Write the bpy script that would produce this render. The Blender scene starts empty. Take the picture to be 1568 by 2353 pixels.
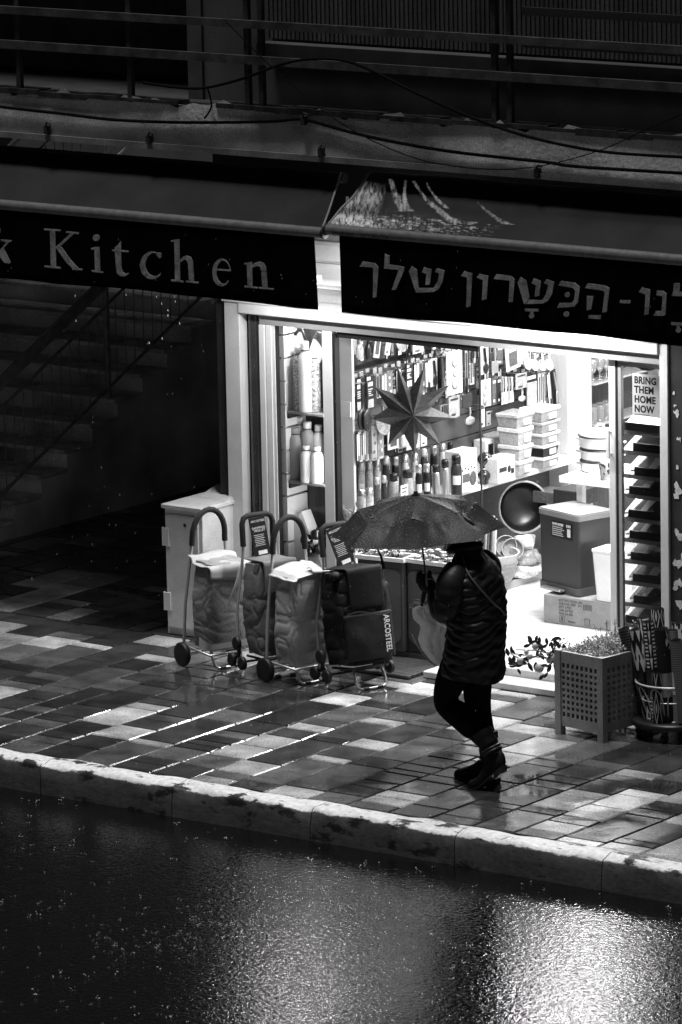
import bpy, bmesh, math, random
import numpy as np
from mathutils import Vector, Matrix, Euler
SC = bpy.context.scene
COL = SC.collection
rnd = random.Random(7)

# ------------------------------------------------------------------ camera
F, TILT, ROLL, YAW = 12038.0, 0.19897, -0.019848, -0.638425   # photo units: picture 1568 x 2353
CAM = Vector((18.44, -26.574, 7.542))
_fw = np.array([math.sin(YAW)*math.cos(TILT), math.cos(YAW)*math.cos(TILT), -math.sin(TILT)])
_rt = np.cross(_fw, [0, 0, 1.0]); _rt /= np.linalg.norm(_rt)
_up = np.cross(_rt, _fw)
_R = _rt*math.cos(ROLL) + _up*math.sin(ROLL)
_U = -_rt*math.sin(ROLL) + _up*math.cos(ROLL)
cam = bpy.data.cameras.new('street_camera')
cam.sensor_fit = 'VERTICAL'; cam.sensor_height = 36.0; cam.lens = 36.0*F/2353.0
cam.clip_start = 0.5; cam.clip_end = 400.0
cam.dof.use_dof = False
camo = bpy.data.objects.new('street_camera', cam); COL.objects.link(camo)
M = Matrix.Identity(4)
for i in range(3):
    M[i][0], M[i][1], M[i][2], M[i][3] = _R[i], _U[i], -_fw[i], CAM[i]
camo.matrix_world = M
SC.camera = camo

# ------------------------------------------------------------------ world, light, exposure
SC.view_settings.view_transform = 'Standard'
SC.view_settings.look = 'None'
SC.view_settings.exposure = 0.0
SC.view_settings.gamma = 1.0
SC.cycles.use_denoising = True
SC.cycles.denoiser = 'OPENIMAGEDENOISE'
SC.cycles.max_bounces = 7
SC.cycles.diffuse_bounces = 3
SC.cycles.glossy_bounces = 4
SC.cycles.transmission_bounces = 6
SC.cycles.transparent_max_bounces = 10
SC.cycles.sample_clamp_indirect = 8.0
SC.cycles.caustics_reflective = True
SC.cycles.caustics_refractive = False
W = bpy.data.worlds.new('World'); SC.world = W; W.use_nodes = True
nt = W.node_tree; bg = nt.nodes['Background']
sky = nt.nodes.new('ShaderNodeTexSky'); sky.sky_type = 'NISHITA'; sky.sun_disc = False
sky.sun_elevation = math.radians(2.0); sky.sun_rotation = math.radians(150.0)
bw = nt.nodes.new('ShaderNodeRGBToBW')
nt.links.new(sky.outputs[0], bw.inputs[0]); nt.links.new(bw.outputs[0], bg.inputs[0])
bg.inputs[1].default_value = 0.013                      # night
sl = bpy.data.lights.new('street_light', 'SUN'); sl.energy = 3.0; sl.angle = math.radians(12)
so = bpy.data.objects.new('street_light', sl); COL.objects.link(so)
so.rotation_euler = Vector((0.04, 0.14, -1.0)).to_track_quat('-Z', 'Y').to_euler()   # lamp high over the street
so.location = (2, -6, 12)

# ------------------------------------------------------------------ picture point -> point in the place
def ray(x, y):
    d = _fw + _R*(x-784)/F - _U*(y-1176.5)/F
    return Vector(d)
def at_z(x, y, z=0.0):
    d = ray(x, y); return CAM + d*((z-CAM.z)/d.z)
def at_y(x, y, Y=0.0):
    d = ray(x, y); return CAM + d*((Y-CAM.y)/d.y)
def at_x(x, y, X=0.0):
    d = ray(x, y); return CAM + d*((X-CAM.x)/d.x)

# ------------------------------------------------------------------ helpers
ORI = {}
def V(*a): return Vector(a)
def tag(o, label=None, cat=None, group=None, kind=None):
    if label: o['label'] = label
    if cat: o['category'] = cat
    if group: o['group'] = group
    if kind: o['kind'] = kind
    return o
def thing(name, label, cat, loc=(0, 0, 0), group=None, local=False, rz=0.0):
    o = bpy.data.objects.new(name, None); COL.objects.link(o)
    o.empty_display_size = 0.1
    o.location = loc; o.rotation_euler = (0, 0, rz)
    ORI[o.name] = Vector((0, 0, 0)) if local else Vector(loc)
    return tag(o, label, cat, group)
def copy_tree(o, parent=None):
    c = o.copy(); COL.objects.link(c)
    if parent is not None: c.parent = parent
    for ch in list(o.children): copy_tree(ch, c)
    return c

class MB:
    def __init__(s): s.v = []; s.f = []; s.col = None; s.uv = None; s.smooth = []
    def add(s, vs, fs, sm=False):
        n = len(s.v); s.v += [Vector(p) for p in vs]
        s.f += [tuple(i+n for i in f) for f in fs]; s.smooth += [sm]*len(fs); return n
    def hexa(s, p):      # 8 points: bottom ring 0-3, top ring 4-7
        s.add(p, [(3, 2, 1, 0), (4, 5, 6, 7), (0, 1, 5, 4), (1, 2, 6, 5), (2, 3, 7, 6), (3, 0, 4, 7)])
    def box(s, x0, x1, y0, y1, z0, z1, T=None, bev=0.0):
        if bev > 0:
            b = bev
            ring = lambda z, i: [V(x0+b+i*-0, y0+i, z), V(x1-b, y0+i, z), V(x1-i, y0+b, z), V(x1-i, y1-b, z), V(x1-b, y1-i, z), V(x0+b, y1-i, z), V(x0+i, y1-b, z), V(x0+i, y0+b, z)]
            rs = [ring(z0, b), ring(z0+b, 0), ring(z1-b, 0), ring(z1, b)]
            # inset caps follow the bevel
            pts = [p for r in rs for p in r]; fs = []
            for k in range(3):
                for j in range(8):
                    a = k*8+j; c = k*8+(j+1) % 8; fs.append((a, c, c+8, a+8))
            fs.append(tuple(range(7, -1, -1))); fs.append(tuple(range(24, 32)))
        else:
            pts = [V(x0, y0, z0), V(x1, y0, z0), V(x1, y1, z0), V(x0, y1, z0), V(x0, y0, z1), V(x1, y0, z1), V(x1, y1, z1), V(x0, y1, z1)]
            fs = [(3, 2, 1, 0), (4, 5, 6, 7), (0, 1, 5, 4), (1, 2, 6, 5), (2, 3, 7, 6), (3, 0, 4, 7)]
        if T is not None: pts = [T @ p for p in pts]
        s.add(pts, fs); return s
    def tube(s, pts, r, n=8, cap=True, closed=False, sm=True):
        pts = [Vector(p) for p in pts]; m = len(pts)
        rs = r if isinstance(r, (list, tuple)) else [r]*m
        vs = []; prev = None
        for i in range(m):
            if closed: t = pts[(i+1) % m]-pts[i-1]
            else: t = pts[min(i+1, m-1)]-pts[max(i-1, 0)]
            if t.length < 1e-9: t = V(0, 0, 1)
            t.normalize()
            if prev is None:
                a = V(0, 0, 1) if abs(t.z) < .9 else V(1, 0, 0)
                u = t.cross(a).normalized()
            else:
                u = prev - t*prev.dot(t)
                if u.length < 1e-6: u = t.cross(V(0, 0, 1))
                u.normalize()
            prev = u; w = t.cross(u)
            for k in range(n):
                a = 2*math.pi*k/n
                vs.append(pts[i] + (u*math.cos(a)+w*math.sin(a))*rs[i])
        fs = []
        mm = m if closed else m-1
        for i in range(mm):
            for k in range(n):
                a = i*n+k; b = i*n+(k+1) % n; j = (i+1) % m
                fs.append((a, b, j*n+(k+1) % n, j*n+k))
        s.add(vs, fs, sm)
        if cap and not closed:
            s.add([vs[k] for k in range(n)], [tuple(range(n-1, -1, -1))])
            s.add([vs[(m-1)*n+k] for k in range(n)], [tuple(range(n))])
        return s
    def lathe(s, prof, c=(0, 0, 0), n=16, T=None, sm=True, a0=0.0, cap=True):   # prof: (r, z)
        c = Vector(c); vs = []; fs = []
        for (r, z) in prof:
            for k in range(n):
                a = a0+2*math.pi*k/n; vs.append(V(r*math.cos(a), r*math.sin(a), z))
        m = len(prof)
        for i in range(m-1):
            for k in range(n):
                a = i*n+k; b = i*n+(k+1) % n; fs.append((a, b, b+n, a+n))
        if cap and prof[0][0] > 1e-5: fs.append(tuple(range(n-1, -1, -1)))
        if cap and prof[-1][0] > 1e-5: fs.append(tuple((m-1)*n+k for k in range(n)))
        if T is not None: vs = [T @ p for p in vs]
        s.add([p+c for p in vs], fs, sm); return s
    def ball(s, c, r, n=10, m=6, sq=(1, 1, 1), T=None):
        prof = [(max(1e-6, r*math.sin(math.pi*i/m)), -r*math.cos(math.pi*i/m)) for i in range(m+1)]
        S = Matrix.Diagonal((*sq, 1)); S = (T @ S) if T is not None else S
        return s.lathe(prof, c, n, S)
    def prism(s, pts, d):         # planar polygon extruded by vector d
        pts = [Vector(p) for p in pts]; d = Vector(d); n = len(pts)
        s.add(pts+[p+d for p in pts], [tuple(range(n-1, -1, -1)), tuple(range(n, 2*n))] + [(i, (i+1) % n, (i+1) % n+n, i+n) for i in range(n)])
        return s
    def quad(s, a, b, c, d): s.add([a, b, c, d], [(0, 1, 2, 3)]); return s
    def grid(s, fn, nu, nv, sm=True, closed_u=False):
        vs = [fn(i/(nu if closed_u else nu-1), j/(nv-1)) for j in range(nv) for i in range(nu)]
        fs = []
        for j in range(nv-1):
            for i in range(nu if closed_u else nu-1):
                a = j*nu+i; b = j*nu+(i+1) % nu; fs.append((a, b, b+nu, a+nu))
        s.add(vs, fs, sm); return s
    def build(s, name, m, parent=None, vcol=None):
        me = bpy.data.meshes.new(name)
        o = Vector((0, 0, 0)) if parent is None else ORI[parent.name]
        me.from_pydata([tuple(p-o) for p in s.v], [], s.f)
        me.polygons.foreach_set('use_smooth', s.smooth)
        if isinstance(m, (list, tuple)):
            for q in m: me.materials.append(q)
        else: me.materials.append(m)
        if vcol is not None:
            at = me.attributes.new('tone', 'FLOAT', 'FACE'); at.data.foreach_set('value', vcol)
        me.update()
        ob = bpy.data.objects.new(name, me); COL.objects.link(ob)
        if parent is not None: ob.parent = parent
        ORI[ob.name] = o
        return ob

# ------------------------------------------------------------------ materials (black and white place)
MATS = {}
def mat(name, c, rough=0.5, metal=0.0, var=0.15, scale=6.0, bump=0.0, bscale=40.0, spec=0.5, coat=0.0, trans=0.0, stretch=None, detail=4.0):
    if name in MATS: return MATS[name]
    m = bpy.data.materials.new(name); m.use_nodes = True; t = m.node_tree; b = t.nodes['Principled BSDF']
    b.inputs['Roughness'].default_value = rough; b.inputs['Metallic'].default_value = metal
    b.inputs['Specular IOR Level'].default_value = spec; b.inputs['Coat Weight'].default_value = coat
    b.inputs['Coat Roughness'].default_value = 0.08
    b.inputs['Transmission Weight'].default_value = trans
    tc = t.nodes.new('ShaderNodeTexCoord'); src = tc.outputs['Object']
    if stretch:
        mp = t.nodes.new('ShaderNodeMapping'); mp.inputs['Scale'].default_value = stretch
        t.links.new(src, mp.inputs[0]); src = mp.outputs[0]
    if var > 0:
        nz = t.nodes.new('ShaderNodeTexNoise'); nz.inputs['Scale'].default_value = scale; nz.inputs['Detail'].default_value = detail
        t.links.new(src, nz.inputs['Vector'])
        mr = t.nodes.new('ShaderNodeMapRange'); mr.inputs[1].default_value = 0.25; mr.inputs[2].default_value = 0.75
        mr.inputs[3].default_value = c*(1-var); mr.inputs[4].default_value = min(0.95, c*(1+var))
        t.links.new(nz.outputs['Fac'], mr.inputs[0])
        fn = t.nodes.new('ShaderNodeTexNoise'); fn.inputs['Scale'].default_value = 150; fn.inputs['Detail'].default_value = 2
        t.links.new(tc.outputs['Object'], fn.inputs['Vector'])
        fr = t.nodes.new('ShaderNodeMapRange'); fr.inputs[1].default_value = .3; fr.inputs[2].default_value = .7
        g_ = min(.42, max(.05, var)); fr.inputs[3].default_value = 1-g_; fr.inputs[4].default_value = 1+g_
        t.links.new(fn.outputs['Fac'], fr.inputs[0])
        ml = t.nodes.new('ShaderNodeMath'); ml.operation = 'MULTIPLY'; t.links.new(mr.outputs[0], ml.inputs[0]); t.links.new(fr.outputs[0], ml.inputs[1])
        t.links.new(ml.outputs[0], b.inputs['Base Color'])
    else:
        b.inputs['Base Color'].default_value = (c, c, c, 1)
    if bump > 0:
        n2 = t.nodes.new('ShaderNodeTexNoise'); n2.inputs['Scale'].default_value = bscale; n2.inputs['Detail'].default_value = 3
        t.links.new(src, n2.inputs['Vector'])
        bp = t.nodes.new('ShaderNodeBump'); bp.inputs['Strength'].default_value = bump; bp.inputs['Distance'].default_value = 0.01
        t.links.new(n2.outputs['Fac'], bp.inputs['Height']); t.links.new(bp.outputs[0], b.inputs['Normal'])
    MATS[name] = m; return m
def emit(name, s):
    if name in MATS: return MATS[name]
    m = bpy.data.materials.new(name); m.use_nodes = True; b = m.node_tree.nodes['Principled BSDF']
    b.inputs['Base Color'].default_value = (.8, .8, .8, 1); b.inputs['Emission Color'].default_value = (1, 1, 1, 1)
    b.inputs['Emission Strength'].default_value = s
    MATS[name] = m; return m
def glassmat(name, refl=0.06, dirt=0.02, tint=1.0):
    m = bpy.data.materials.new(name); m.use_nodes = True; t = m.node_tree
    for n in list(t.nodes): t.nodes.remove(n)
    o = t.nodes.new('ShaderNodeOutputMaterial'); tr = t.nodes.new('ShaderNodeBsdfTransparent'); gl = t.nodes.new('ShaderNodeBsdfGlossy')
    tr.inputs[0].default_value = (tint, tint, tint, 1); gl.inputs['Roughness'].default_value = 0.02
    fr = t.nodes.new('ShaderNodeFresnel'); fr.inputs[0].default_value = 1.45
    mx = t.nodes.new('ShaderNodeMixShader')
    t.links.new(fr.outputs[0], mx.inputs[0]); t.links.new(tr.outputs[0], mx.inputs[1]); t.links.new(gl.outputs[0], mx.inputs[2])
    t.links.new(mx.outputs[0], o.inputs[0]); MATS[name] = m; return m

def film(name, c, tl, rough=.35, bump=.3, bscale=18, var=.25):
    m = mat(name, c, rough, var=var, scale=8, bump=bump, bscale=bscale); t = m.node_tree
    if t.nodes.get('thin'): return m
    o = t.nodes['Material Output']; b = t.nodes['Principled BSDF']
    tr = t.nodes.new('ShaderNodeBsdfTranslucent'); tr.inputs[0].default_value = (tl, tl, tl, 1); mx = t.nodes.new('ShaderNodeMixShader'); mx.name = 'thin'; mx.inputs[0].default_value = .5
    t.links.new(b.outputs[0], mx.inputs[1]); t.links.new(tr.outputs[0], mx.inputs[2]); t.links.new(mx.outputs[0], o.inputs[0])
    return m
GLASS = glassmat('window_glass')
ALU = mat('white_aluminium', 0.72, 0.35, var=0.06, scale=9, bump=0.02)
ALUG = mat('grey_aluminium', 0.30, 0.4, var=0.12)
GASKET = mat('black_rubber', 0.012, 0.5, var=0)
WHITE = mat('white_paint', 0.8, 0.45, var=0.05)
CHROME = mat('chrome_tube', 0.55, 0.38, 1.0, var=0.05)
BLACKP = mat('black_plastic', 0.014, 0.38, var=0.2)
DARKFAB = mat('black_fabric', 0.012, 0.75, var=0.3, bump=0.15, bscale=120)
DKMETAL = mat('dark_painted_metal', 0.03, 0.6, var=0.3, spec=.2)
CONC = mat('weathered_plaster', 0.30, 0.9, var=0.35, scale=3.0, bump=0.3, bscale=25, detail=8)
DKWALL = mat('dark_painted_wall', 0.04, 0.8, spec=.15, var=0.4, scale=4, bump=0.1, detail=8)

def area_lamp(name, parent, loc, sx, sy, power, direction):
    L = bpy.data.lights.new(name, 'AREA'); L.shape = 'RECTANGLE'; L.size = sx; L.size_y = sy; L.energy = power
    o = bpy.data.objects.new(name, L); COL.objects.link(o); o.parent = parent
    o.location = Vector(loc)-ORI[parent.name]; o.rotation_euler = Vector(direction).to_track_quat('-Z', 'Y').to_euler()
    return o
def text_mesh(txt, size, name, m, T, parent=None, depth=0.0008, align='LEFT', bold=0.0, space=1.0, xs=1.0):
    cu = bpy.data.curves.new(name, 'FONT'); cu.body = txt; cu.size = size; cu.extrude = depth
    cu.align_x = align; cu.offset = bold; cu.space_character = space; cu.resolution_u = 3
    ob = bpy.data.objects.new(name, cu); COL.objects.link(ob)
    bpy.context.view_layer.update()
    dg = bpy.context.evaluated_depsgraph_get()
    me = bpy.data.meshes.new_from_object(ob.evaluated_get(dg))
    bpy.data.objects.remove(ob); bpy.data.curves.remove(cu)
    o = Vector((0, 0, 0)) if parent is None else ORI[parent.name]
    S = Matrix.Diagonal((xs, 1, 1, 1))
    me.transform(Matrix.Translation(-o) @ T @ S)
    me.materials.clear(); me.materials.append(m)
    r = bpy.data.objects.new(name, me); COL.objects.link(r)
    if parent is not None: r.parent = parent
    ORI[r.name] = o
    return r
def frame(o, x, y):          # matrix with origin o, local x and y along given directions
    x = Vector(x).normalized(); y = Vector(y); z = x.cross(y).normalized(); y = z.cross(x)
    Mx = Matrix.Identity(4)
    for i in range(3): Mx[i][0], Mx[i][1], Mx[i][2], Mx[i][3] = x[i], y[i], z[i], o[i]
    return Mx
# ================================================================== ground
FL = 0.10                     # shop floor level
ROADZ = -0.185
def pave_mat():
    m = bpy.data.materials.new('wet_paving'); m.use_nodes = True; t = m.node_tree; b = t.nodes['Principled BSDF']
    a = t.nodes.new('ShaderNodeAttribute'); a.attribute_name = 'tone'; a.attribute_type = 'GEOMETRY'
    g = t.nodes.new('ShaderNodeNewGeometry')
    n1 = t.nodes.new('ShaderNodeTexNoise'); n1.inputs['Scale'].default_value = 120; n1.inputs['Detail'].default_value = 3
    n2 = t.nodes.new('ShaderNodeTexNoise'); n2.inputs['Scale'].default_value = 5.0; n2.inputs['Detail'].default_value = 6
    n3 = t.nodes.new('ShaderNodeTexNoise'); n3.inputs['Scale'].default_value = 2.6; n3.inputs['Detail'].default_value = 3
    for n in (n1, n2, n3): t.links.new(g.outputs['Position'], n.inputs['Vector'])
    m1 = t.nodes.new('ShaderNodeMapRange'); m1.inputs[1].default_value = .3; m1.inputs[2].default_value = .7; m1.inputs[3].default_value = .35; m1.inputs[4].default_value = 1.65
    t.links.new(n1.outputs[0], m1.inputs[0])
    m2 = t.nodes.new('ShaderNodeMapRange'); m2.inputs[1].default_value = .3; m2.inputs[2].default_value = .7; m2.inputs[3].default_value = .5; m2.inputs[4].default_value = 1.3
    t.links.new(n2.outputs[0], m2.inputs[0])
    p1 = t.nodes.new('ShaderNodeMath'); p1.operation = 'MULTIPLY'; t.links.new(m1.outputs[0], p1.inputs[0]); t.links.new(m2.outputs[0], p1.inputs[1])
    p2 = t.nodes.new('ShaderNodeMath'); p2.operation = 'MULTIPLY'; t.links.new(p1.outputs[0], p2.inputs[0]); t.links.new(a.outputs['Fac'], p2.inputs[1])
    t.links.new(p2.outputs[0], b.inputs['Base Color'])
    # puddled film: low roughness in patches
    m3 = t.nodes.new('ShaderNodeMapRange'); m3.inputs[1].default_value = .42; m3.inputs[2].default_value = .62; m3.inputs[3].default_value = .03; m3.inputs[4].default_value = .27
    t.links.new(n3.outputs[0], m3.inputs[0]); t.links.new(m3.outputs[0], b.inputs['Roughness'])
    m4 = t.nodes.new('ShaderNodeMapRange'); m4.inputs[1].default_value = .40; m4.inputs[2].default_value = .60; m4.inputs[3].default_value = .05; m4.inputs[4].default_value = .45
    t.links.new(n3.outputs[0], m4.inputs[0])
    n4 = t.nodes.new('ShaderNodeTexNoise'); n4.inputs['Scale'].default_value = 60; n4.inputs['Detail'].default_value = 4
    t.links.new(g.outputs['Position'], n4.inputs['Vector'])
    bp = t.nodes.new('ShaderNodeBump'); bp.inputs['Distance'].default_value = 0.004
    t.links.new(m4.outputs[0], bp.inputs['Strength']); t.links.new(n4.outputs[0], bp.inputs['Height']); t.links.new(bp.outputs[0], b.inputs['Normal'])
    b.inputs['Specular IOR Level'].default_value = 0.7
    return m
def pavers(x0, x1, y0, y1, seed, ztop=0.0):
    r = random.Random(seed); mb = MB(); tones = []
    x = x0
    g = 0.004
    while x < x1-0.05:
        w = r.choice([.28, .28, .28, .3, .2, .3]); w = min(w, x1-x)
        y = y0 + r.choice([0, -.14, -.28, -.35])
        while y < y1:
            L = r.choice([.10, .14, .14, .14, .2, .28, .28, .42, .6])
            a0, a1 = max(y, y0), min(y+L, y1)
            if a1-a0 > 0.02:
                q = r.random()
                c = r.uniform(.022, .05) if q < .46 else (r.uniform(.06, .12) if q < .76 else r.uniform(.28, .48))
                X0, X1, Y0, Y1 = x+g, x+w-g, a0+g, a1-g
                tl = [r.uniform(-.0016, .0016) for _ in range(4)]
                h = r.uniform(-.0012, .0012)
                z = ztop+h; e = .008; d = .0075
                top = [V(X0+e, Y0+e, z+tl[0]), V(X1-e, Y0+e, z+tl[1]), V(X1-e, Y1-e, z+tl[2]), V(X0+e, Y1-e, z+tl[3])]
                bot = [V(X0, Y0, z-d), V(X1, Y0, z-d), V(X1, Y1, z-d), V(X0, Y1, z-d)]
                mb.add(bot+top, [(4, 5, 6, 7), (0, 1, 5, 4), (1, 2, 6, 5), (2, 3, 7, 6), (3, 0, 4, 7)])
                tones += [c]+[c*.9]*4
            y += L
        x += w
    return mb, tones
PAVE = pave_mat()
mb, tn = pavers(-9.0, 7.0, -3.335, -0.42, 21)
tag(mb.build('pavement', PAVE, vcol=tn), kind='structure')
mb, tn = pavers(-9.0, -2.62, -.395, 3.6, 33)
tag(mb.build('alley_paving', PAVE, vcol=[c*.5 for c in tn]), kind='structure')  # same pavers with lowered tones, the alley's dimness is put into the colour
JOINT = mat('wet_joint_sand', 0.03, 0.35, var=0.3, scale=20, bump=0.3, bscale=120)
mb = MB(); mb.box(-40, 40, -3.34, 12, -0.5, -0.0105); tag(mb.build('pavement_bed', JOINT), kind='structure')
# alley floor, dark screed with cracks
AL = mat('wet_dark_screed', 0.03, 0.5, var=0.5, scale=2.0, bump=0.35, bscale=14, detail=10)
mb = MB(); mb.box(-40, -2.55, -0.405, 11.9, -0.45, -0.012); mb.box(-2.55, 7.0, -0.405, 0.3, -0.45, -0.004)
tag(mb.build('alley_floor', AL), kind='structure')
# kerb with chipped white paint
def kerb_mat():
    m = bpy.data.materials.new('chipped_kerb_paint'); m.use_nodes = True; t = m.node_tree; b = t.nodes['Principled BSDF']
    g = t.nodes.new('ShaderNodeNewGeometry')
    n1 = t.nodes.new('ShaderNodeTexNoise'); n1.inputs['Scale'].default_value = 4.5; n1.inputs['Detail'].default_value = 12; n1.inputs['Roughness'].default_value = .68
    mp = t.nodes.new('ShaderNodeMapping'); mp.inputs['Scale'].default_value = (1, 1.6, 2.2)
    t.links.new(g.outputs['Position'], mp.inputs[0]); t.links.new(mp.outputs[0], n1.inputs['Vector'])
    cr = t.nodes.new('ShaderNodeValToRGB'); cr.color_ramp.elements[0].position = .41; cr.color_ramp.elements[0].color = (.035, .035, .035, 1)
    cr.color_ramp.elements[1].position = .45; cr.color_ramp.elements[1].color = (.8, .8, .8, 1)
    t.links.new(n1.outputs[0], cr.inputs[0])
    n2 = t.nodes.new('ShaderNodeTexNoise'); n2.inputs['Scale'].default_value = 30; n2.inputs['Detail'].default_value = 6
    t.links.new(g.outputs['Position'], n2.inputs['Vector'])
    mr = t.nodes.new('ShaderNodeMapRange'); mr.inputs[1].default_value = .3; mr.inputs[2].default_value = .7; mr.inputs[3].default_value = .72; mr.inputs[4].default_value = 1.1
    t.links.new(n2.outputs[0], mr.inputs[0])
    mx = t.nodes.new('ShaderNodeMix'); mx.data_type = 'RGBA'; mx.blend_type = 'MULTIPLY'; mx.inputs[0].default_value = 1
    sx = t.nodes.new('ShaderNodeSeparateXYZ'); t.links.new(g.outputs['Position'], sx.inputs[0])
    ad = t.nodes.new('ShaderNodeMath'); ad.operation = 'MULTIPLY_ADD'; ad.inputs[1].default_value = .09; t.links.new(n1.outputs[0], ad.inputs[0]); t.links.new(sx.outputs[2], ad.inputs[2])
    pz = t.nodes.new('ShaderNodeMapRange'); pz.inputs[1].default_value = .024; pz.inputs[2].default_value = .032; t.links.new(ad.outputs[0], pz.inputs[0])
    fm = t.nodes.new('ShaderNodeMix'); fm.data_type = 'RGBA'; c2 = t.nodes.new('ShaderNodeValToRGB'); c2.color_ramp.elements[0].position = .40; c2.color_ramp.elements[0].color = (.012, .012, .012, 1); c2.color_ramp.elements[1].position = .46; c2.color_ramp.elements[1].color = (.075, .075, .075, 1); t.links.new(n1.outputs[0], c2.inputs[0]); t.links.new(c2.outputs[0], fm.inputs[6]); t.links.new(pz.outputs[0], fm.inputs[0]); t.links.new(cr.outputs[0], fm.inputs[7])
    t.links.new(fm.outputs[2], mx.inputs[6]); t.links.new(mr.outputs[0], mx.inputs[7])
    t.links.new(mx.outputs[2], b.inputs['Base Color']); b.inputs['Roughness'].default_value = .5
    bp = t.nodes.new('ShaderNodeBump'); bp.inputs['Strength'].default_value = .6; bp.inputs['Distance'].default_value = .01
    t.links.new(n1.outputs[0], bp.inputs['Height']); t.links.new(bp.outputs[0], b.inputs['Normal'])
    return m
mb = MB(); kr = random.Random(5)
KM = kerb_mat()
xk = -14.0
while xk < 9:
    L = 1.0 + kr.uniform(-.02, .02); n = 26
    def kf(u, v, xk=xk, L=L):
        prof = [(-3.515, -.24), (-3.512, -.10), (-3.508, -.03), (-3.497, -.006), (-3.475, .002), (-3.42, .004), (-3.36, .003), (-3.338, -.002), (-3.338, -.1)]
        k = min(int(round(v*8)), 8); y, z = prof[k]
        x = xk+.0025+u*(L-.005)
        wob = 0.004*math.sin(x*7.1+k)+0.004*math.sin(x*17.3+k*2.1)
        if k in (2, 3, 4): wob -= 0.012*max(0, math.sin(x*3.1+1.3)*math.sin(x*11.7))**2 + 0.008*max(0, math.sin(x*23.1+k))**3
        return V(x, y - wob*.6*(k < 5), z + (wob if 1 < k < 8 else 0))
    mb.grid(kf, n, 9); xk += L
tag(mb.build('kerb', KM), kind='structure')
# wet road
def road_mat():
    m = bpy.data.materials.new('wet_asphalt'); m.use_nodes = True; t = m.node_tree; b = t.nodes['Principled BSDF']
    g = t.nodes.new('ShaderNodeNewGeometry')
    n1 = t.nodes.new('ShaderNodeTexNoise'); n1.inputs['Scale'].default_value = 70; n1.inputs['Detail'].default_value = 5
    t.links.new(g.outputs['Position'], n1.inputs['Vector'])
    mr = t.nodes.new('ShaderNodeMapRange'); mr.inputs[1].default_value = .3; mr.inputs[2].default_value = .75; mr.inputs[3].default_value = .0015; mr.inputs[4].default_value = .006
    t.links.new(n1.outputs[0], mr.inputs[0]); t.links.new(mr.outputs[0], b.inputs['Base Color'])
    n2 = t.nodes.new('ShaderNodeTexNoise'); n2.inputs['Scale'].default_value = 1.1; n2.inputs['Detail'].default_value = 5
    t.links.new(g.outputs['Position'], n2.inputs['Vector'])
    m2 = t.nodes.new('ShaderNodeMapRange'); m2.inputs[1].default_value = .35; m2.inputs[2].default_value = .65; m2.inputs[3].default_value = .025; m2.inputs[4].default_value = .08
    t.links.new(n2.outputs[0], m2.inputs[0]); t.links.new(m2.outputs[0], b.inputs['Roughness'])
    b.inputs['Specular IOR Level'].default_value = 0.5; b.inputs['Coat Weight'].default_value = 0.15; b.inputs['Coat Roughness'].default_value = .02
    # rain ripples + asphalt grain
    n3 = t.nodes.new('ShaderNodeTexNoise'); n3.inputs['Scale'].default_value = 34; n3.inputs['Detail'].default_value = 2.5; n3.inputs['Distortion'].default_value = .6
    n4 = t.nodes.new('ShaderNodeTexVoronoi'); n4.inputs['Scale'].default_value = 95
    for n in (n3, n4): t.links.new(g.outputs['Position'], n.inputs['Vector'])
    b1 = t.nodes.new('ShaderNodeBump'); b1.inputs['Strength'].default_value = .5; b1.inputs['Distance'].default_value = .006
    b2 = t.nodes.new('ShaderNodeBump'); b2.inputs['Strength'].default_value = .12; b2.inputs['Distance'].default_value = .003
    t.links.new(n3.outputs[0], b1.inputs['Height']); t.links.new(n4.outputs['Distance'], b2.inputs['Height'])
    t.links.new(b1.outputs[0], b2.inputs['Normal']); t.links.new(b2.outputs[0], b.inputs['Normal']); t.links.new(b1.outputs[0], b.inputs['Coat Normal'])
    return m
mb = MB(); mb.add([V(-150, -150, ROADZ), V(150, -150, ROADZ), V(150, -3.50, ROADZ), V(-150, -3.50, ROADZ)], [(0, 1, 2, 3)])
tag(mb.build('road', road_mat()), kind='structure')

# ================================================================== building above the shops
SLABY = -0.40
bl = thing('apartment_building', 'dark weathered apartment building rising above both awnings', 'building', (0, 0.5, 3.2))
zb = at_y(784, 373.5, SLABY).z         # underside of the balcony slab
zt = at_y(784, 262, SLABY).z           # balcony floor edge
mb = MB()
def fasc(u, v):
    x = -12+u*20
    z = zb + v*(zt-zb)
    rag = 0.02*math.sin(x*9.3)+0.015*math.sin(x*23.7+1)+0.012*math.sin(x*51)
    return V(x, SLABY - .006*math.sin(x*2.3)*v, z + (rag if v > .99 else 0))
mb.grid(fasc, 320, 6, sm=False)
mb.box(-12, 8, SLABY+.002, 2.2, zb+.004, zt-.035)
mb2 = MB(); mb2.box(-12, 8, SLABY+.13, 2.2, zt-.034, zt-.012); mb2.build('balcony_floor', mat('balcony_floor_shade', .02, .9, var=.5), bl)  # dark sheet over the slab, the shade is put into its colour
FAS = mat('stained_fascia_paint', 0.52, 0.95, spec=.05, var=0.6, scale=2.2, bump=0.35, bscale=30, detail=9)
mb.build('balcony_slab', FAS, bl)
r = random.Random(3)   # broken lip of the tiled edge
x = -6.5
TILE = mat('dirty_edge_tile', .035, .9, spec=.05, var=.6, scale=14)
while x < 4.5:
    L = r.uniform(.08, .35); h = r.uniform(.006, .03)
    if r.random() < .9: MB().box(x, x+L, SLABY-.012-r.random()*.008, SLABY+.12, zt-h, zt+.008+r.random()*.012).build('edge_tile', TILE, bl)
    x += L
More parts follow.
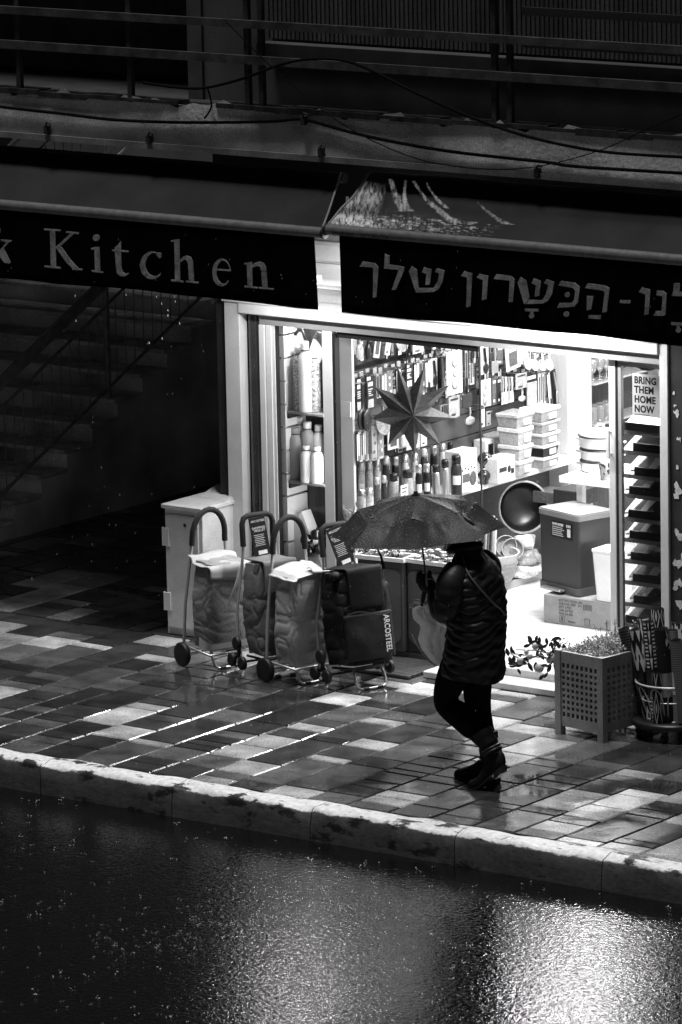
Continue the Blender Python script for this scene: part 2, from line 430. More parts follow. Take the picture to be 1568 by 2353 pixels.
# drip moulding under the fascia
mb = MB(); mb.box(-12, 8, SLABY-.025, SLABY-.003, zb-.004, zb+.035); mb.build('drip_moulding', mat('drip_moulding_paint', .16, .8, var=.4), bl)
# rear wall of balcony
BY = -0.12
xl = at_y(470, 150, BY).x
mb = MB(); mb.box(-14, 9, BY-.03, 3, zt+2.6, zt+14); mb.build('upper_wall', mat('upper_wall_dark', .03, .9, var=.4, scale=2), bl)  # unseen upper floors, added and kept dark so the road reflects little
mb = MB(); mb.box(xl, 8, BY, BY+.2, zt-.03, zt+2.595); mb.build('wall', mat('balcony_wall_paint', .07, .9, spec=.15, var=.35, scale=3, detail=8), bl)
mb = MB(); mb.box(-12, xl-.002, BY+.9, BY+1.1, zt-.03, zt+2.59); mb.box(xl-.12, xl-.004, BY-.02, BY+.895, zt-.03, zt+2.59)
mb.build('recess_wall', mat('recess_wall_paint', .05, .9, var=.5), bl)
# corrugated shutter on the wall
mb = MB()
xs0 = at_y(615, 60, BY-.05).x; zs0 = at_y(1100, 118, BY-.05).z; zs1 = zs0+.9
mb.box(xs0, 7, BY-.05, BY-.003, zs0, zs1)
xx = xs0
while xx < 7:
    mb.box(xx, xx+.018, BY-.062, BY-.0505, zs0+.005, zs1); xx += .034
mb.build('shutter', mat('corrugated_shutter', .065, .85, spec=.15, var=.45, scale=8, stretch=(1, 1, .15), detail=8), bl)
mb = MB(); mb.box(xs0+.02, 5.5, BY-.20, BY-.07, zs0-.10, zs0-.012); mb.build('shutter_shadow_bar', mat('shadow_bar_dark', .03, .8, var=.4), bl)  # dark bar standing in for the shadow band under the shutter
# pillar of the building between alley and shop, right wall with torn bills
x504, x527 = at_y(504, 900, 0).x, at_y(527, 900, 0).x
mb = MB(); mb.box(x504, x527-.003, -0.01, 6, -0.004, zb-.006); mb.build('corner_pillar', DKWALL, bl)
xr0 = at_y(1543, 1000, 0).x
mb = MB(); mb.box(xr0+.003, 8, -0.02, .4, -0.004, zb-.006); mb.build('right_wall', DKWALL, bl)
PAP = mat('torn_paper', .62, .8, var=.2, scale=30)
mb = MB(); r = random.Random(11)
for (px, py, sc) in ((1556, 955, 1), (1561, 1010, .7), (1562, 1130, 1.6), (1560, 1230, 1.2), (1563, 1290, 1.8), (1558, 1345, 1.3), (1564, 1395, 1.7), (1560, 1440, 1), (1553, 930, .5), (1549, 905, .45), (1556, 1075, .6)):
    c = at_y(px, py, -.022)
    mb = MB()
    for k in range(3):
        n = 7; a0 = r.random()*6; q = c+V(r.uniform(-.015, .015)*sc, -.0006*k-.0005, r.uniform(-.02, .02)*sc)
        mb.prism([q+V(math.cos(a0+6.283*i/n)*r.uniform(.005, .022)*sc, 0, math.sin(a0+6.283*i/n)*r.uniform(.006, .026)*sc) for i in range(n)], (0, -.0008, 0))
    mb.build('torn_bill', PAP, bl)
mb = MB(); mb.box(-12, -9.0, 1.2, 6, -0.004, zb-.006)
mb.box(-12, 8, 7.5, 7.7, -.004, zb-.006); mb.build('alley_wall', mat('alley_plaster', .12, .9, var=.5, scale=2, detail=8), bl)

# balcony railing
rl = thing('balcony_railing', 'dim metal balcony railing with flat horizontal rails above the slab', 'railing', (0, SLABY, zt))
RM = mat('worn_rail_paint', 0.045, 0.8, var=0.6, scale=10, detail=8, spec=.15)
zr1 = at_y(784, 141, SLABY-.02).z; zr2 = at_y(784, 59, SLABY-.02).z
mb = MB(); mb.box(-12, 8, SLABY-.035, SLABY-.005, zr1-.055, zr1); mb.build('lower_rail', RM, rl)
mb = MB(); mb.box(-12, 8, SLABY-.035, SLABY-.005, zr2-.05, zr2); mb.build('upper_rail', RM, rl)
for k, px in enumerate((45, 300, 570, 602, 1137, 1172)):
    q = at_y(px, 160, SLABY+.01)
    mb = MB(); mb.box(q.x-.018, q.x+.018, SLABY-.004, SLABY+.03, zt-.02, zr2+.65); mb.build('post', RM, rl)
mb = MB(); q = at_y(784, -30, SLABY); mb.box(-12, 8, SLABY-.035, SLABY-.005, zr2+.28, zr2+.33); mb.build('top_rail', RM, rl)
# dark boards fixed behind the rails at right
bd = thing('rail_boards', 'two black boards tied along the right end of the railing', 'board', (2, SLABY+.04, zr1))
for (pa, pb, nm) in (((905, 88), (1568, 105), 'board'), ((920, 15), (1568, 30), 'board')):
    q0 = at_y(1180+20, (pa[1]+pb[1])/2, SLABY+.05)
    mb = MB(); mb.box(at_y(1205, 90, SLABY+.05).x, 6, SLABY+.035, SLABY+.055, q0.z-.03, q0.z+.02); mb.build(nm, mat('black_board', .012, .6, var=.3), bd)

# cables slung over the fascia
CAB = mat('cable_black', .004, .9, var=0, spec=.05)
def cable(name, label, pts, Y, r, grp=None):
    P = [at_y(x, y, Y) for x, y in pts]
    # smooth
    out = []
    n = len(P)
    for i in range(n-1):
        p0, p1, p2, p3 = P[max(i-1, 0)], P[i], P[i+1], P[min(i+2, n-1)]
        for k in range(8):
            t = k/8; out.append(.5*((2*p1)+(p2-p0)*t+(2*p0-5*p1+4*p2-p3)*t*t+(3*p1-p0-3*p2+p3)*t**3))
    out.append(P[-1])
    mb = MB(); mb.tube(out, r, 6); return tag(mb.build(name, CAB), label, 'cable')
cable('cable', 'thick black cable running along the middle of the balcony fascia', [(-40, 238), (0, 245), (60, 252), (150, 262), (260, 275), (400, 281), (540, 281), (640, 278), (700, 275), (800, 302), (900, 325), (1050, 350), (1250, 372), (1330, 383), (1568, 398), (1620, 402)], SLABY-.02, .011)
cable('cable', 'black cable bowed up over the lower rail then sagging right', [(330, 190), (400, 200), (470, 202), (560, 180), (640, 150), (710, 136), (790, 139), (860, 165), (960, 215), (1080, 268), (1200, 310), (1320, 338), (1420, 352), (1568, 361), (1620, 364)], SLABY-.075, .010)
cable('cable', 'thin grey wire sagging across the right half of the fascia', [(520, 50), (600, 130), (700, 220), (780, 280), (860, 325), (960, 365), (1060, 384), (1160, 389), (1260, 378), (1380, 345), (1480, 300), (1568, 262), (1620, 240)], SLABY-.11, .0035)
cable('cable', 'short loose cable end dangling below the balcony edge', [(478, 205), (484, 225), (486, 245), (478, 262), (470, 272)], SLABY-.03, .006)
def bracket(px, py, lab):
    c = at_y(px, py, SLABY-.02)
    t = thing('cable_clip', lab, 'bracket', tuple(c))
    mb = MB(); mb.box(c.x-.02, c.x+.02, SLABY-.045, SLABY-.007, c.z-.03, c.z+.03, bev=.006); mb.tube([c+V(0, -.02, .03), c+V(.02, -.03, .05), c+V(.05, -.03, .04)], .006, 5); mb.build('clip_body', DKMETAL, t)
bracket(110, 297, 'small dark clip on fascia under the cable, far left')
bracket(345, 319, 'small dark clip on lower fascia above the left awning')
bracket(740, 349, 'small dark clip on lower fascia above the gap between awnings')
bracket(1237, 396, 'small dark clip on lower fascia above the right awning')
bracket(700, 276, 'dark clip gripping the thick cable where it bends')

# ================================================================== shop wall and front frame
HB, HT = 2.112, 2.183
x545 = at_y(545, 900, -.03).x
sf = thing('shop_front', 'lit shop front with white aluminium frame and white header beam', 'shop front', (0, 0, 0))
mb = MB(); mb.box(x527, x545+.035, -.035, .05, -.003, HT-.002, bev=.004); mb.build('left_post', ALU, sf)
xr1 = at_y(1516.5, 1000, -.035).x
mb = MB(); mb.box(xr1, xr0, -.036, .06, -.003, HT-.002+.06, bev=.004); mb.build('right_post', ALU, sf)
mb = MB(); mb.box(x545+.037, xr1-.002, -.05, .02, HB, HT, bev=.006); mb.box(x527, xr1-.002, -.058, .022, HT+.002, HT+.022); mb.build('header_beam', ALU, sf)
x633, x743, x770 = at_y(633, 900, 0).x, at_y(743, 900, 0).x, at_y(770, 900, 0).x
x600 = at_y(600, 900, 0).x
mb = MB(); mb.box(x600, xr1-.002, .0, .06, 2.045, HB-.002); mb.build('lower_beam', ALUG, sf)
# recessed shutter channel left of the display window
mb = MB(); mb.box(x545+.037, x600-.002, .10, .16, FL, HB-.004); mb.build('recess_panel', mat('recess_grey', .10, .5, var=.3), sf)
for k, (a, rr) in enumerate(((.30, .034), (.62, .028))):
    mb = MB()
    xx = x545+.037+(x600-x545-.037)*a; mb.tube([V(xx, .06, -.0), V(xx, .06, HB-.006)], rr, 12)
    mb.build('shutter_guide', mat('guide_metal', .10, .35, .6, var=.3), sf)
mb = MB(); mb.box(x600, x600+.045, -.012, .05, 0, 2.043, bev=.003); mb.box(x600+.05, x633-.022, -.004, .05, 0, 2.043, bev=.003); mb.box(x633-.02, x633, .004, .05, .45, 2.043); mb.build('window_jamb', ALU, sf)
mb = MB(); mb.box(x633+.001, x633+.007, .01, .045, .45, 2.042); mb.build('gasket', GASKET, sf)
mb = MB(); mb.box(x743, x770-.016, -.006, .055, 0, 2.043, bev=.004); mb.build('mullion', ALU, sf)
mb = MB(); mb.box(x770-.0155, x770+.006, .0, .05, 0, 2.03); mb.build('door_gasket', GASKET, sf)
# plinth under display window
mb = MB(); mb.box(x633, x743-.002, .002, .05, 0, .45); mb.build('plinth', mat('plinth_grey', .12, .5, var=.3), sf)
mb = MB(); mb.quad(V(x633+.008, .03, .45), V(x743-.002, .03, .45), V(x743-.002, .03, 2.044), V(x633+.008, .03, 2.044)); mb.build('window_pane', GLASS, sf)
# left fixed door leaf: black top rail and a frameless pane
x1103 = at_y(1103, 900, .03).x
mb = MB(); mb.box(x770+.007, x1103, .022, .045, 2.005, 2.044); mb.build('door_top_rail', GASKET, sf)
mb = MB(); mb.quad(V(x770+.007, .033, .45), V(x1103-.004, .033, .45), V(x1103-.004, .033, 2.004), V(x770+.007, .033, 2.004)); mb.build('door_pane', GLASS, sf)
mb = MB(); mb.box(x1103-.003, x1103+.003, .026, .041, .14, 2.004); mb.build('pane_edge', GASKET, sf)
# right sliding leaf
x1402, x1416, x1427 = at_y(1402, 1100, .07).x, at_y(1417, 1100, .07).x, at_y(1428, 1100, .07).x
sd = thing('sliding_door', 'white framed sliding glass door leaf with long vertical handle', 'door', (x1416, .07, FL))
mb = MB(); mb.box(x1402, x1416, .062, .10, FL+.002, 2.040, bev=.004); mb.build('stile', ALU, sd)
mb = MB(); mb.box(x1416+.001, x1416+.018, .065, .095, FL+.002, 2.040); mb.build('edge_gasket', GASKET, sd)
mb = MB(); mb.box(x1416+.019, x1427+.006, .066, .094, FL+.002, 2.040); mb.build('inner_stile', ALUG, sd)
mb = MB(); mb.box(x1427+.007, xr1+.02, .064, .096, 2.0, 2.041); mb.build('top_rail', ALUG, sd)
mb = MB(); mb.quad(V(x1427+.007, .08, FL), V(xr1+.02, .08, FL), V(xr1+.02, .08, 2.0), V(x1427+.007, .08, 2.0)); mb.build('pane', GLASS, sd)
h0 = at_y(1405, 988, .03); h1 = at_y(1408, 1055, .03)
mb = MB(); mb.box(x1402+.004, x1402+.03, .018, .034, h1.z, h0.z, bev=.004); mb.box(x1402+.01, x1402+.022, .034, .062, h0.z-.03, h0.z-.015); mb.box(x1402+.01, x1402+.022, .034, .062, h1.z+.015, h1.z+.03)
mb.build('handle', ALU, sd)
# shutter housing and old sign over the header (seen through the gap between the awnings)
mb = MB(); mb.box(x527, xr0, -.02, .3, HT+.024, HT+.05); mb.build('housing_trim', ALUG, sf)
zz = HT+.052
mb = MB()
mb.box(x527, xr0, -.03, .3, zz, zz+.085); mb.build('housing_base', ALUG, sf)
mb = MB(); mb.box(x527, xr0, -.045, .3, zz+.09, zz+.105); mb.box(x527, xr0, -.10, .3, zz+.108, zz+.26, bev=.02); mb.box(x527, xr0, -.098, .3, zz+.264, zz+.40, bev=.02); mb.build('shutter_housing', ALU, sf)
mb = MB(); mb.box(x527, xr0, -.05, .3, zz+.405, zz+.45); mb.build('housing_cap', ALUG, sf)
sgz = zz+.455
sg = thing('old_sign_board', 'black sign board with a white letter behind the gap between awnings', 'sign', (-1.1, -.03, sgz))
mb = MB(); mb.box(x527, xr0, -.04, .2, sgz, zb-.008); mb.build('board', mat('sign_black', .01, .5, var=.2), sg)
c0 = at_y(788, 492, -.041)
mb = MB()
mb.box(c0.x+.03, c0.x+.05, -.046, -.0405, c0.z+.02, c0.z+.115); mb.box(c0.x+.012, c0.x+.03, -.046, -.0405, c0.z, c0.z+.018); mb.box(c0.x+.031, c0.x+.044, -.046, -.0405, c0.z+.006, c0.z+.019)
mb.build('letter', mat('letter_white', .8, .5, var=0), sg)
# threshold steps
MARB = mat('wet_marble_step', .55, .25, var=.25, scale=9, detail=8)
mb = MB()
mb.box(-.30, xr1-.002, -.34, -.02, .0, FL-.004, bev=.006)
mb.box(-.28, xr1-.002, -.52, -.342, .0, .045, bev=.006)
tag(mb.build('threshold_steps', MARB), kind='structure')
# wet ribbed mat board in front of the fixed leaf
WD = mat('dark_wet_wood', .06, .3, var=.5, scale=3, stretch=(1, 14, 1), bump=.25, bscale=30)
mt = thing('wooden_deck_mat', 'dark ribbed wooden deck mat on the paving below the window', 'mat', (-.6, -.35, 0))
mb = MB()
for k in range(9):
    y0 = -.62+k*.048; mb.box(-.86, -.32, y0, y0+.044, .006, .026, bev=.003)
mb.build('slats', WD, mt)
mb = MB(); mb.box(-.95, -.31, -.165, -.05, .004, .055, bev=.004); mb.build('riser', mat('riser_grey', .2, .4, var=.3), mt)
# ================================================================== awnings
TOPY, BARY = -0.27, -0.66
def fabric_mat(name, worn):
    m = bpy.data.materials.new(name); m.use_nodes = True; t = m.node_tree; b = t.nodes['Principled BSDF']
    o = t.nodes['Material Output']
    g = t.nodes.new('ShaderNodeNewGeometry')
    n1 = t.nodes.new('ShaderNodeTexNoise'); n1.inputs['Scale'].default_value = 3; n1.inputs['Detail'].default_value = 9
    t.links.new(g.outputs['Position'], n1.inputs['Vector'])
    mr = t.nodes.new('ShaderNodeMapRange'); mr.inputs[1].default_value = .3; mr.inputs[2].default_value = .7; mr.inputs[3].default_value = .010; mr.inputs[4].default_value = .020
    t.links.new(n1.outputs[0], mr.inputs[0]); t.links.new(mr.outputs[0], b.inputs['Base Color'])
    b.inputs['Roughness'].default_value = .7; b.inputs['Specular IOR Level'].default_value = .12
    if worn:
        # thin, stretched streaks of worn cloth fanning out from the corner, lamp below shines through
        a = t.nodes.new('ShaderNodeAttribute'); a.attribute_name = 'worn'
        tr = t.nodes.new('ShaderNodeBsdfTranslucent'); tr.inputs[0].default_value = (.6, .6, .6, 1)
        mx = t.nodes.new('ShaderNodeMixShader')
        t.links.new(a.outputs['Fac'], mx.inputs[0]); t.links.new(b.outputs[0], mx.inputs[1]); t.links.new(tr.outputs[0], mx.inputs[2])
        t.links.new(mx.outputs[0], o.inputs[0])
    return m
def value_noise(seed):
    r = random.Random(seed); G = [[r.random() for _ in range(64)] for _ in range(64)]
    def f(x, y):
        xi, yi = math.floor(x), math.floor(y); fx, fy = x-xi, y-yi
        fx = fx*fx*(3-2*fx); fy = fy*fy*(3-2*fy); g = lambda i, j: G[i % 64][j % 64]
        return (g(xi, yi)*(1-fx)+g(xi+1, yi)*fx)*(1-fy)+(g(xi, yi+1)*(1-fx)+g(xi+1, yi+1)*fx)*fy
    return f
BARM = mat('awning_bar_paint', .11, .45, .2, var=.25, scale=20)
VAL = mat('black_valance_cloth', .0035, 1.0, var=.4, bump=.1, bscale=60, spec=0)
SIGN = mat('sign_lettering', .24, 1.0, var=.5, scale=14, spec=0, detail=8)
def make_awning(name, label, xa_top, xb_top, xa_bar, xb_bar, ztop, zbar_c, val_a, val_b, zval, worn, glyphs, seed, starts):
    t = thing(name, label, 'awning', ((xa_bar+xb_bar)/2, BARY, zbar_c))
    nz = value_noise(seed); rb = .036
    nu, nv = (520, 90) if worn else (120, 24)
    mb = MB()
    def ff(u, v):
        if worn: u = u**3
        x = (xa_top+(xb_top-xa_top)*u)*(1-v)+(xa_bar+(xb_bar-xa_bar)*u)*v
        y = TOPY+(BARY-TOPY)*v; z = ztop+(zbar_c+rb-.004-ztop)*v - .012*math.sin(math.pi*v)
        z += .006*(nz(x*4, v*3)-.5)
        if worn:
            d = x-xa_bar
            if d < 1.2: z += .010*math.sin(d*34-v*7)*math.exp(-d*2.2)*math.sin(math.pi*v)
        return V(x, y, z)
    mb.grid(ff, nu, nv)
    ob = mb.build('fabric', fabric_mat(name+'_cloth', worn), t)
    if worn:
        at = ob.data.attributes.new('worn', 'FLOAT', 'POINT'); vals = []
        # streak map in picture-independent awning coordinates: d = metres from the corner edge, v = 0 top .. 1 bar
        nz2 = value_noise(5)
        streaks = [((.18, .10), (.47, .62), .022, .070), ((.30, .10), (.44, .54), .010, .034), ((.36, .10), (.90, .76), .014, .068), ((.46, .10), (.74, .50), .008, .024), ((.92, .34), (1.26, .70), .010, .050)]
        for j in range(nv):
            for i in range(nu):
                v = j/(nv-1); d = (i/(nu-1))**3*(xb_bar-xa_bar)
                w = 0.0
                # fan by the edge: wide at the bar, closing to the top
                lim = .10+.22*v
                e = 1-max(0, d-lim*1.0)/.05
                if d < lim+.05 and v > .16: w = max(w, min(1, e)*(.35+.75*nz2(d*55-v*6, v*9))*min(1, (v-.16)*5))
                for (p0, p1, w0, w1) in streaks:
                    tt = (v-p0[1])/(p1[1]-p0[1])
                    if 0 <= tt <= 1:
                        c = p0[0]+(p1[0]-p0[0])*(tt*.75+.25*tt*tt); hw = w0+(w1-w0)*tt*tt
                        hw *= .7+.7*nz2(d*40, v*22)
                        k = 1-abs(d-c)/hw
                        if k > 0: w = max(w, min(1, k*2.2)*(.45+.5*tt))
                # lower area: gloss of wet weave, painted into the mask as broken patches
                if v > .60 and d < 1.15:
                    k = (v-.6)*2.2*max(0, 1-d/1.1)
                    w = max(w, k*(.2+.9*nz2(d*38+3, v*34))*1.0)
                if v > .70 and d < 1.25 and nz2(d*30+9, v*60) > .66: w = max(w, .8*(1-max(0, d-1.0)*4))
                fib = nz2(d*95-v*30, v*13+d*8)*.6+nz2(d*210+4, v*70)*.4
                w = w*max(0.0, min(1.3, (fib-.22)*2.3))
                vals.append(max(0.0, min(.95, w)))
        at.data.foreach_set('value', vals)
    # edge hem
    for u in (0.0, 1.0):
        mb = MB(); mb.tube([ff(u, k/10)+V(0, 0, .004) for k in range(11)], .007, 6); mb.build('edge_hem', mat('awning_hem', .14, .5, var=.2), t)
    mb = MB(); mb.tube([V(xa_top-.02, TOPY+.015, ztop-.03), V(xb_top+.02, TOPY+.015, ztop-.03)], .035, 12); mb.build('roller', DKMETAL, t)
    mb = MB(); xs = [xa_bar+(xb_bar-xa_bar)*k/40 for k in range(41)]
    mb.tube([V(x, BARY, zbar_c) for x in xs], rb, 16); ob = mb.build('front_bar', BARM, t)
    for xx in (xa_bar-.012, xb_bar+.012):
        mb = MB(); mb.tube([V(xx-.011, BARY, zbar_c), V(xx+.011, BARY, zbar_c)], rb*1.02, 14); mb.build('bar_cap', GASKET, t)
    vy = BARY-.020
    mb = MB()
    def vf(u, v):
        x = val_a[0]+(val_b[0]-val_a[0])*u; x2 = val_a[1]+(val_b[1]-val_a[1])*u
        X = x+(x2-x)*v; sag = .006*math.sin(X*2.1)+.003*math.sin(X*7)
        return V(X, vy+.006*math.sin(X*5.2+v)*v+.004*math.sin(X*13)*v, zbar_c-.028+(zval+sag-(zbar_c-.028))*v)
    mb.grid(vf, 90, 10)
    vo = mb.build('valance', VAL, t)
    so_ = vo.modifiers.new('thickness', 'SOLIDIFY'); so_.thickness = .003; so_.offset = 0
    gy = vy-.0145; lets = {}
    for k, pl in enumerate(glyphs):
        gi = max(i for i, s in enumerate(starts) if s <= k); mb = lets.setdefault(gi, MB())
        pts = [at_y(px, py, gy) for px, py in pl]
        a = sum(pts[i].x*pts[(i+1) % len(pts)].z-pts[(i+1) % len(pts)].x*pts[i].z for i in range(len(pts)))
        if a < 0: pts = pts[::-1]
        d = .0012+.0002*(k % 9)
        mb.prism([p+V(0, -d, 0) for p in pts], (0, .004, 0))
    for mb in lets.values(): mb.build('letter', SIGN, vo)
    # folding arms below the cloth
    for u in (.08, .92):
        mb = MB()
        x = xa_bar+(xb_bar-xa_bar)*u
        mb.tube([V(x, -.12, ztop-.09), V(x+.12, -.40, (ztop+zbar_c)/2-.1), V(x, BARY+.03, zbar_c)], .016, 8)
        mb.build('folding_arm', DKMETAL, t)
    return t
def A3(p): return [(.4844*x, 502.25+.4844*y) for x, y in p]
def A4(p): return [(784+.5*x, 575.75+.5*y) for x, y in p]
def circ(x, y, r, n=14, ry=None): return [(x+r*math.cos(6.2832*i/n), y+(ry or r)*math.sin(6.2832*i/n)) for i in range(n)]
def arc(cx, cy, rx, ry, ix, iy, irx, iry, a0, a1, n=18):     # ring section as quads
    out = []
    for i in range(n):
        t0 = math.radians(a0+(a1-a0)*i/n); t1 = math.radians(a0+(a1-a0)*(i+1)/n)
        out.append([(cx+rx*math.cos(t0), cy-ry*math.sin(t0)), (cx+rx*math.cos(t1), cy-ry*math.sin(t1)), (ix+irx*math.cos(t1), iy-iry*math.sin(t1)), (ix+irx*math.cos(t0), iy-iry*math.sin(t0))])
    return out
KIT = [
 [(5, 99), (57, 104), (54, 110), (44, 112), (18, 140), (50, 205), (49, 213), (22, 210), (-6, 172), (-6, 158), (30, 113), (8, 106)], [(-10, 44), (2, 48), (2, 68), (-10, 70)],
 [(238, 52), (263, 54), (268, 228), (242, 228)], [(210, 47), (290, 53), (289, 60), (211, 55)], [(213, 222), (288, 230), (289, 238), (212, 231)],
 [(338, 68), (354, 70), (276, 142), (264, 136)], [(315, 60), (376, 66), (375, 74), (314, 67)], [(266, 136), (290, 130), (336, 196), (374, 236), (350, 240), (316, 208)], [(345, 234), (392, 238), (391, 245), (344, 243)],
 circ(457, 91, 16), [(448, 135), (473, 135), (478, 250), (452, 248)], [(433, 139), (473, 134), (473, 145), (434, 147)], [(437, 245), (491, 252), (491, 259), (437, 252)],
 [(545, 138), (560, 124), (575, 106), (578, 236), (584, 254), (598, 261), (612, 256), (612, 263), (592, 274), (570, 272), (556, 258), (552, 236)], [(533, 147), (611, 152), (611, 160), (533, 154)],
 *arc(722, 222, 56, 66, 733, 218, 42, 55, 48, 318), [(752, 160), (766, 164), (767, 184), (757, 188), (742, 172)],
 [(828, 100), (853, 98), (857, 297), (832, 295)], [(812, 104), (853, 97), (853, 107), (813, 110)], [(813, 288), (872, 296), (872, 304), (813, 297)],
 [(855, 196), (870, 180), (888, 175), (905, 182), (914, 198), (917, 216), (893, 216), (888, 200), (876, 193), (857, 208)], [(893, 214), (917, 214), (922, 300), (898, 299)], [(884, 294), (944, 301), (944, 308), (884, 302)],
 *arc(1052, 256, 44, 66, 1060, 254, 32, 55, 12, 318), [(1020, 237), (1096, 243), (1096, 250), (1020, 245)],
 [(1172, 212), (1197, 206), (1200, 327), (1176, 325)], [(1160, 211), (1197, 205), (1197, 214), (1161, 218)], [(1161, 318), (1225, 325), (1225, 332), (1161, 326)],
 [(1198, 218), (1215, 207), (1233, 204), (1252, 211), (1262, 228), (1265, 246), (1240, 246), (1235, 228), (1222, 224), (1199, 232)], [(1240, 243), (1265, 245), (1271, 331), (1246, 329)], [(1230, 325), (1300, 332), (1299, 338), (1230, 332)]]
HEB = [
 [(100, 50), (155, 58), (172, 76), (163, 214), (147, 217), (148, 82), (143, 77), (86, 74)],
 [(202, 15), (224, 24), (223, 64), (293, 75), (290, 90), (252, 180), (233, 181), (264, 92), (258, 88), (198, 83)],
 [(325, 72), (349, 88), (357, 172), (345, 194), (312, 95)], [(345, 194), (352, 172), (425, 172), (445, 140), (452, 104), (432, 98), (440, 80), (476, 92), (466, 145), (448, 178), (425, 190)], [(382, 76), (417, 88), (408, 156), (388, 158), (393, 108), (372, 100)],
 [(568, 94), (604, 106), (596, 255), (576, 262), (580, 124), (552, 116)], [(636, 107), (677, 116), (670, 222), (648, 228), (653, 136), (624, 124)],
 [(715, 108), (782, 117), (799, 132), (790, 236), (771, 236), (776, 142), (770, 137), (702, 130)],
 [(826, 122), (852, 138), (866, 215), (858, 232), (842, 246), (812, 146)], [(842, 246), (858, 226), (925, 228), (942, 200), (952, 158), (932, 150), (944, 132), (980, 144), (970, 200), (950, 232), (928, 243)], [(886, 128), (919, 140), (911, 208), (890, 212), (896, 160), (876, 150)],
 [(846, 267), (908, 268), (907, 280), (846, 279)], circ(876, 300, 12), [(869, 278), (885, 278), (884, 297), (869, 297)],
 [(1013, 140), (1075, 148), (1098, 168), (1090, 235), (1072, 258), (993, 263), (1005, 241), (1062, 240), (1072, 225), (1077, 185), (1068, 172), (998, 160)], circ(1040, 203, 12), circ(1036, 292, 13),
 [(1136, 150), (1210, 160), (1235, 172), (1222, 282), (1202, 284), (1212, 190), (1205, 184), (1122, 172)], [(1130, 208), (1160, 210), (1150, 270), (1130, 275)], [(1138, 297), (1195, 298), (1192, 315), (1138, 312)],
 [(1283, 228), (1331, 228), (1329, 243), (1281, 241)], [(1384, 169), (1422, 180), (1414, 293), (1394, 296), (1400, 202), (1368, 190)],
 [(1452, 184), (1480, 185), (1497, 198), (1492, 292), (1484, 300), (1436, 299), (1448, 278), (1474, 278), (1478, 210), (1450, 205)],
 [(1530, 150), (1556, 150), (1558, 160), (1556, 190), (1620, 196), (1620, 212), (1520, 208), (1528, 185)], [(1518, 329), (1580, 333), (1580, 345), (1518, 342)], circ(1551, 366, 12), [(1544, 342), (1558, 342), (1558, 363), (1544, 363)]]
nc, ne = 18, 18
KST = [0, 2, 9, 13, 15, 15+nc+1, 15+nc+7, 15+nc+8+ne]
zbl = at_y(370, 503, BARY).z; zbr = at_y(1160, 563, BARY).z
zt_l = at_y(784, 400, TOPY).z+.005; zt_r = at_y(854, 397, TOPY).z+.005
AWL = make_awning('awning', 'left awning of dark cloth with black valance lettered Kitchen', -9.0, at_y(784, 400, TOPY).x, -9.0, at_y(742, 535, BARY).x, zt_l, zbl,
            (-9.0, -9.0), (at_y(727, 552, BARY).x, at_y(735, 706, BARY).x), at_y(400, 676, BARY).z, False, [A3(p) for p in KIT], 3, KST)
AWR = make_awning('awning', 'right awning of dark cloth with bright worn corner and Hebrew lettered valance', at_y(854, 397, TOPY).x, 7.5, at_y(755, 535, BARY).x, 7.5, zt_r, zbr,
            (at_y(785, 562, BARY).x, at_y(790, 706, BARY).x), (7.5, 7.5), at_y(1160, 752, BARY).z, True, [A4(p) for p in HEB], 8, [0, 1, 2, 5, 6, 7, 8, 11, 14, 15, 16, 17, 19, 20, 21, 22, 23, 24])
# maker's small print on the right bar
bx0 = at_y(770, 537, BARY-.034)
cc = text_mesh('םיככוס-ילא', .045, 'maker_print', mat('print_black', .01, .6, var=0), frame(at_y(830, 546, BARY-.0375), (1, 0, 0), (0, 0, 1)), [c for c in AWR.children if c.name.startswith('front_bar')][0], align='LEFT')
cc = text_mesh('054-8818882', .036, 'maker_print', MATS['print_black'], frame(at_y(764, 541, BARY-.0375), (1, 0, 0), (0, 0, 1)), [c for c in AWR.children if c.name.startswith('front_bar')][0], align='LEFT', xs=.9)
# fluorescent battens fixed under the awnings, they light the front
LAMP = emit('awning_tube_glow', 6.0)
def batten(label, x0, x1, y, z, pw=30.0):
    t = thing('batten_lamp', label, 'lamp', ((x0+x1)/2, y, z))
    mb = MB(); mb.box(x0, x1, y-.03, y+.03, z, z+.04, bev=.006); mb.build('housing', WHITE, t)
    mb = MB(); mb.tube([V(x0+.03, y, z-.018), V(x1-.03, y, z-.018)], .014, 10); mb.build('fluorescent_tube', LAMP, t)
    area_lamp('tube_light', t, ((x0+x1)/2, y, z-.036), x1-x0-.06, .03, pw*(x1-x0), (0, .0, -1))
batten('short lit fluorescent batten fixed over the display window', -1.75, -1.1, -.42, 2.44, 18.0)
batten('lit fluorescent batten under the worn corner of the right awning', -.85, -.25, -.48, 2.84, 34.0)
batten('lit fluorescent batten under the right awning above the door', .0, 1.0, -.42, 2.44, 36.0)

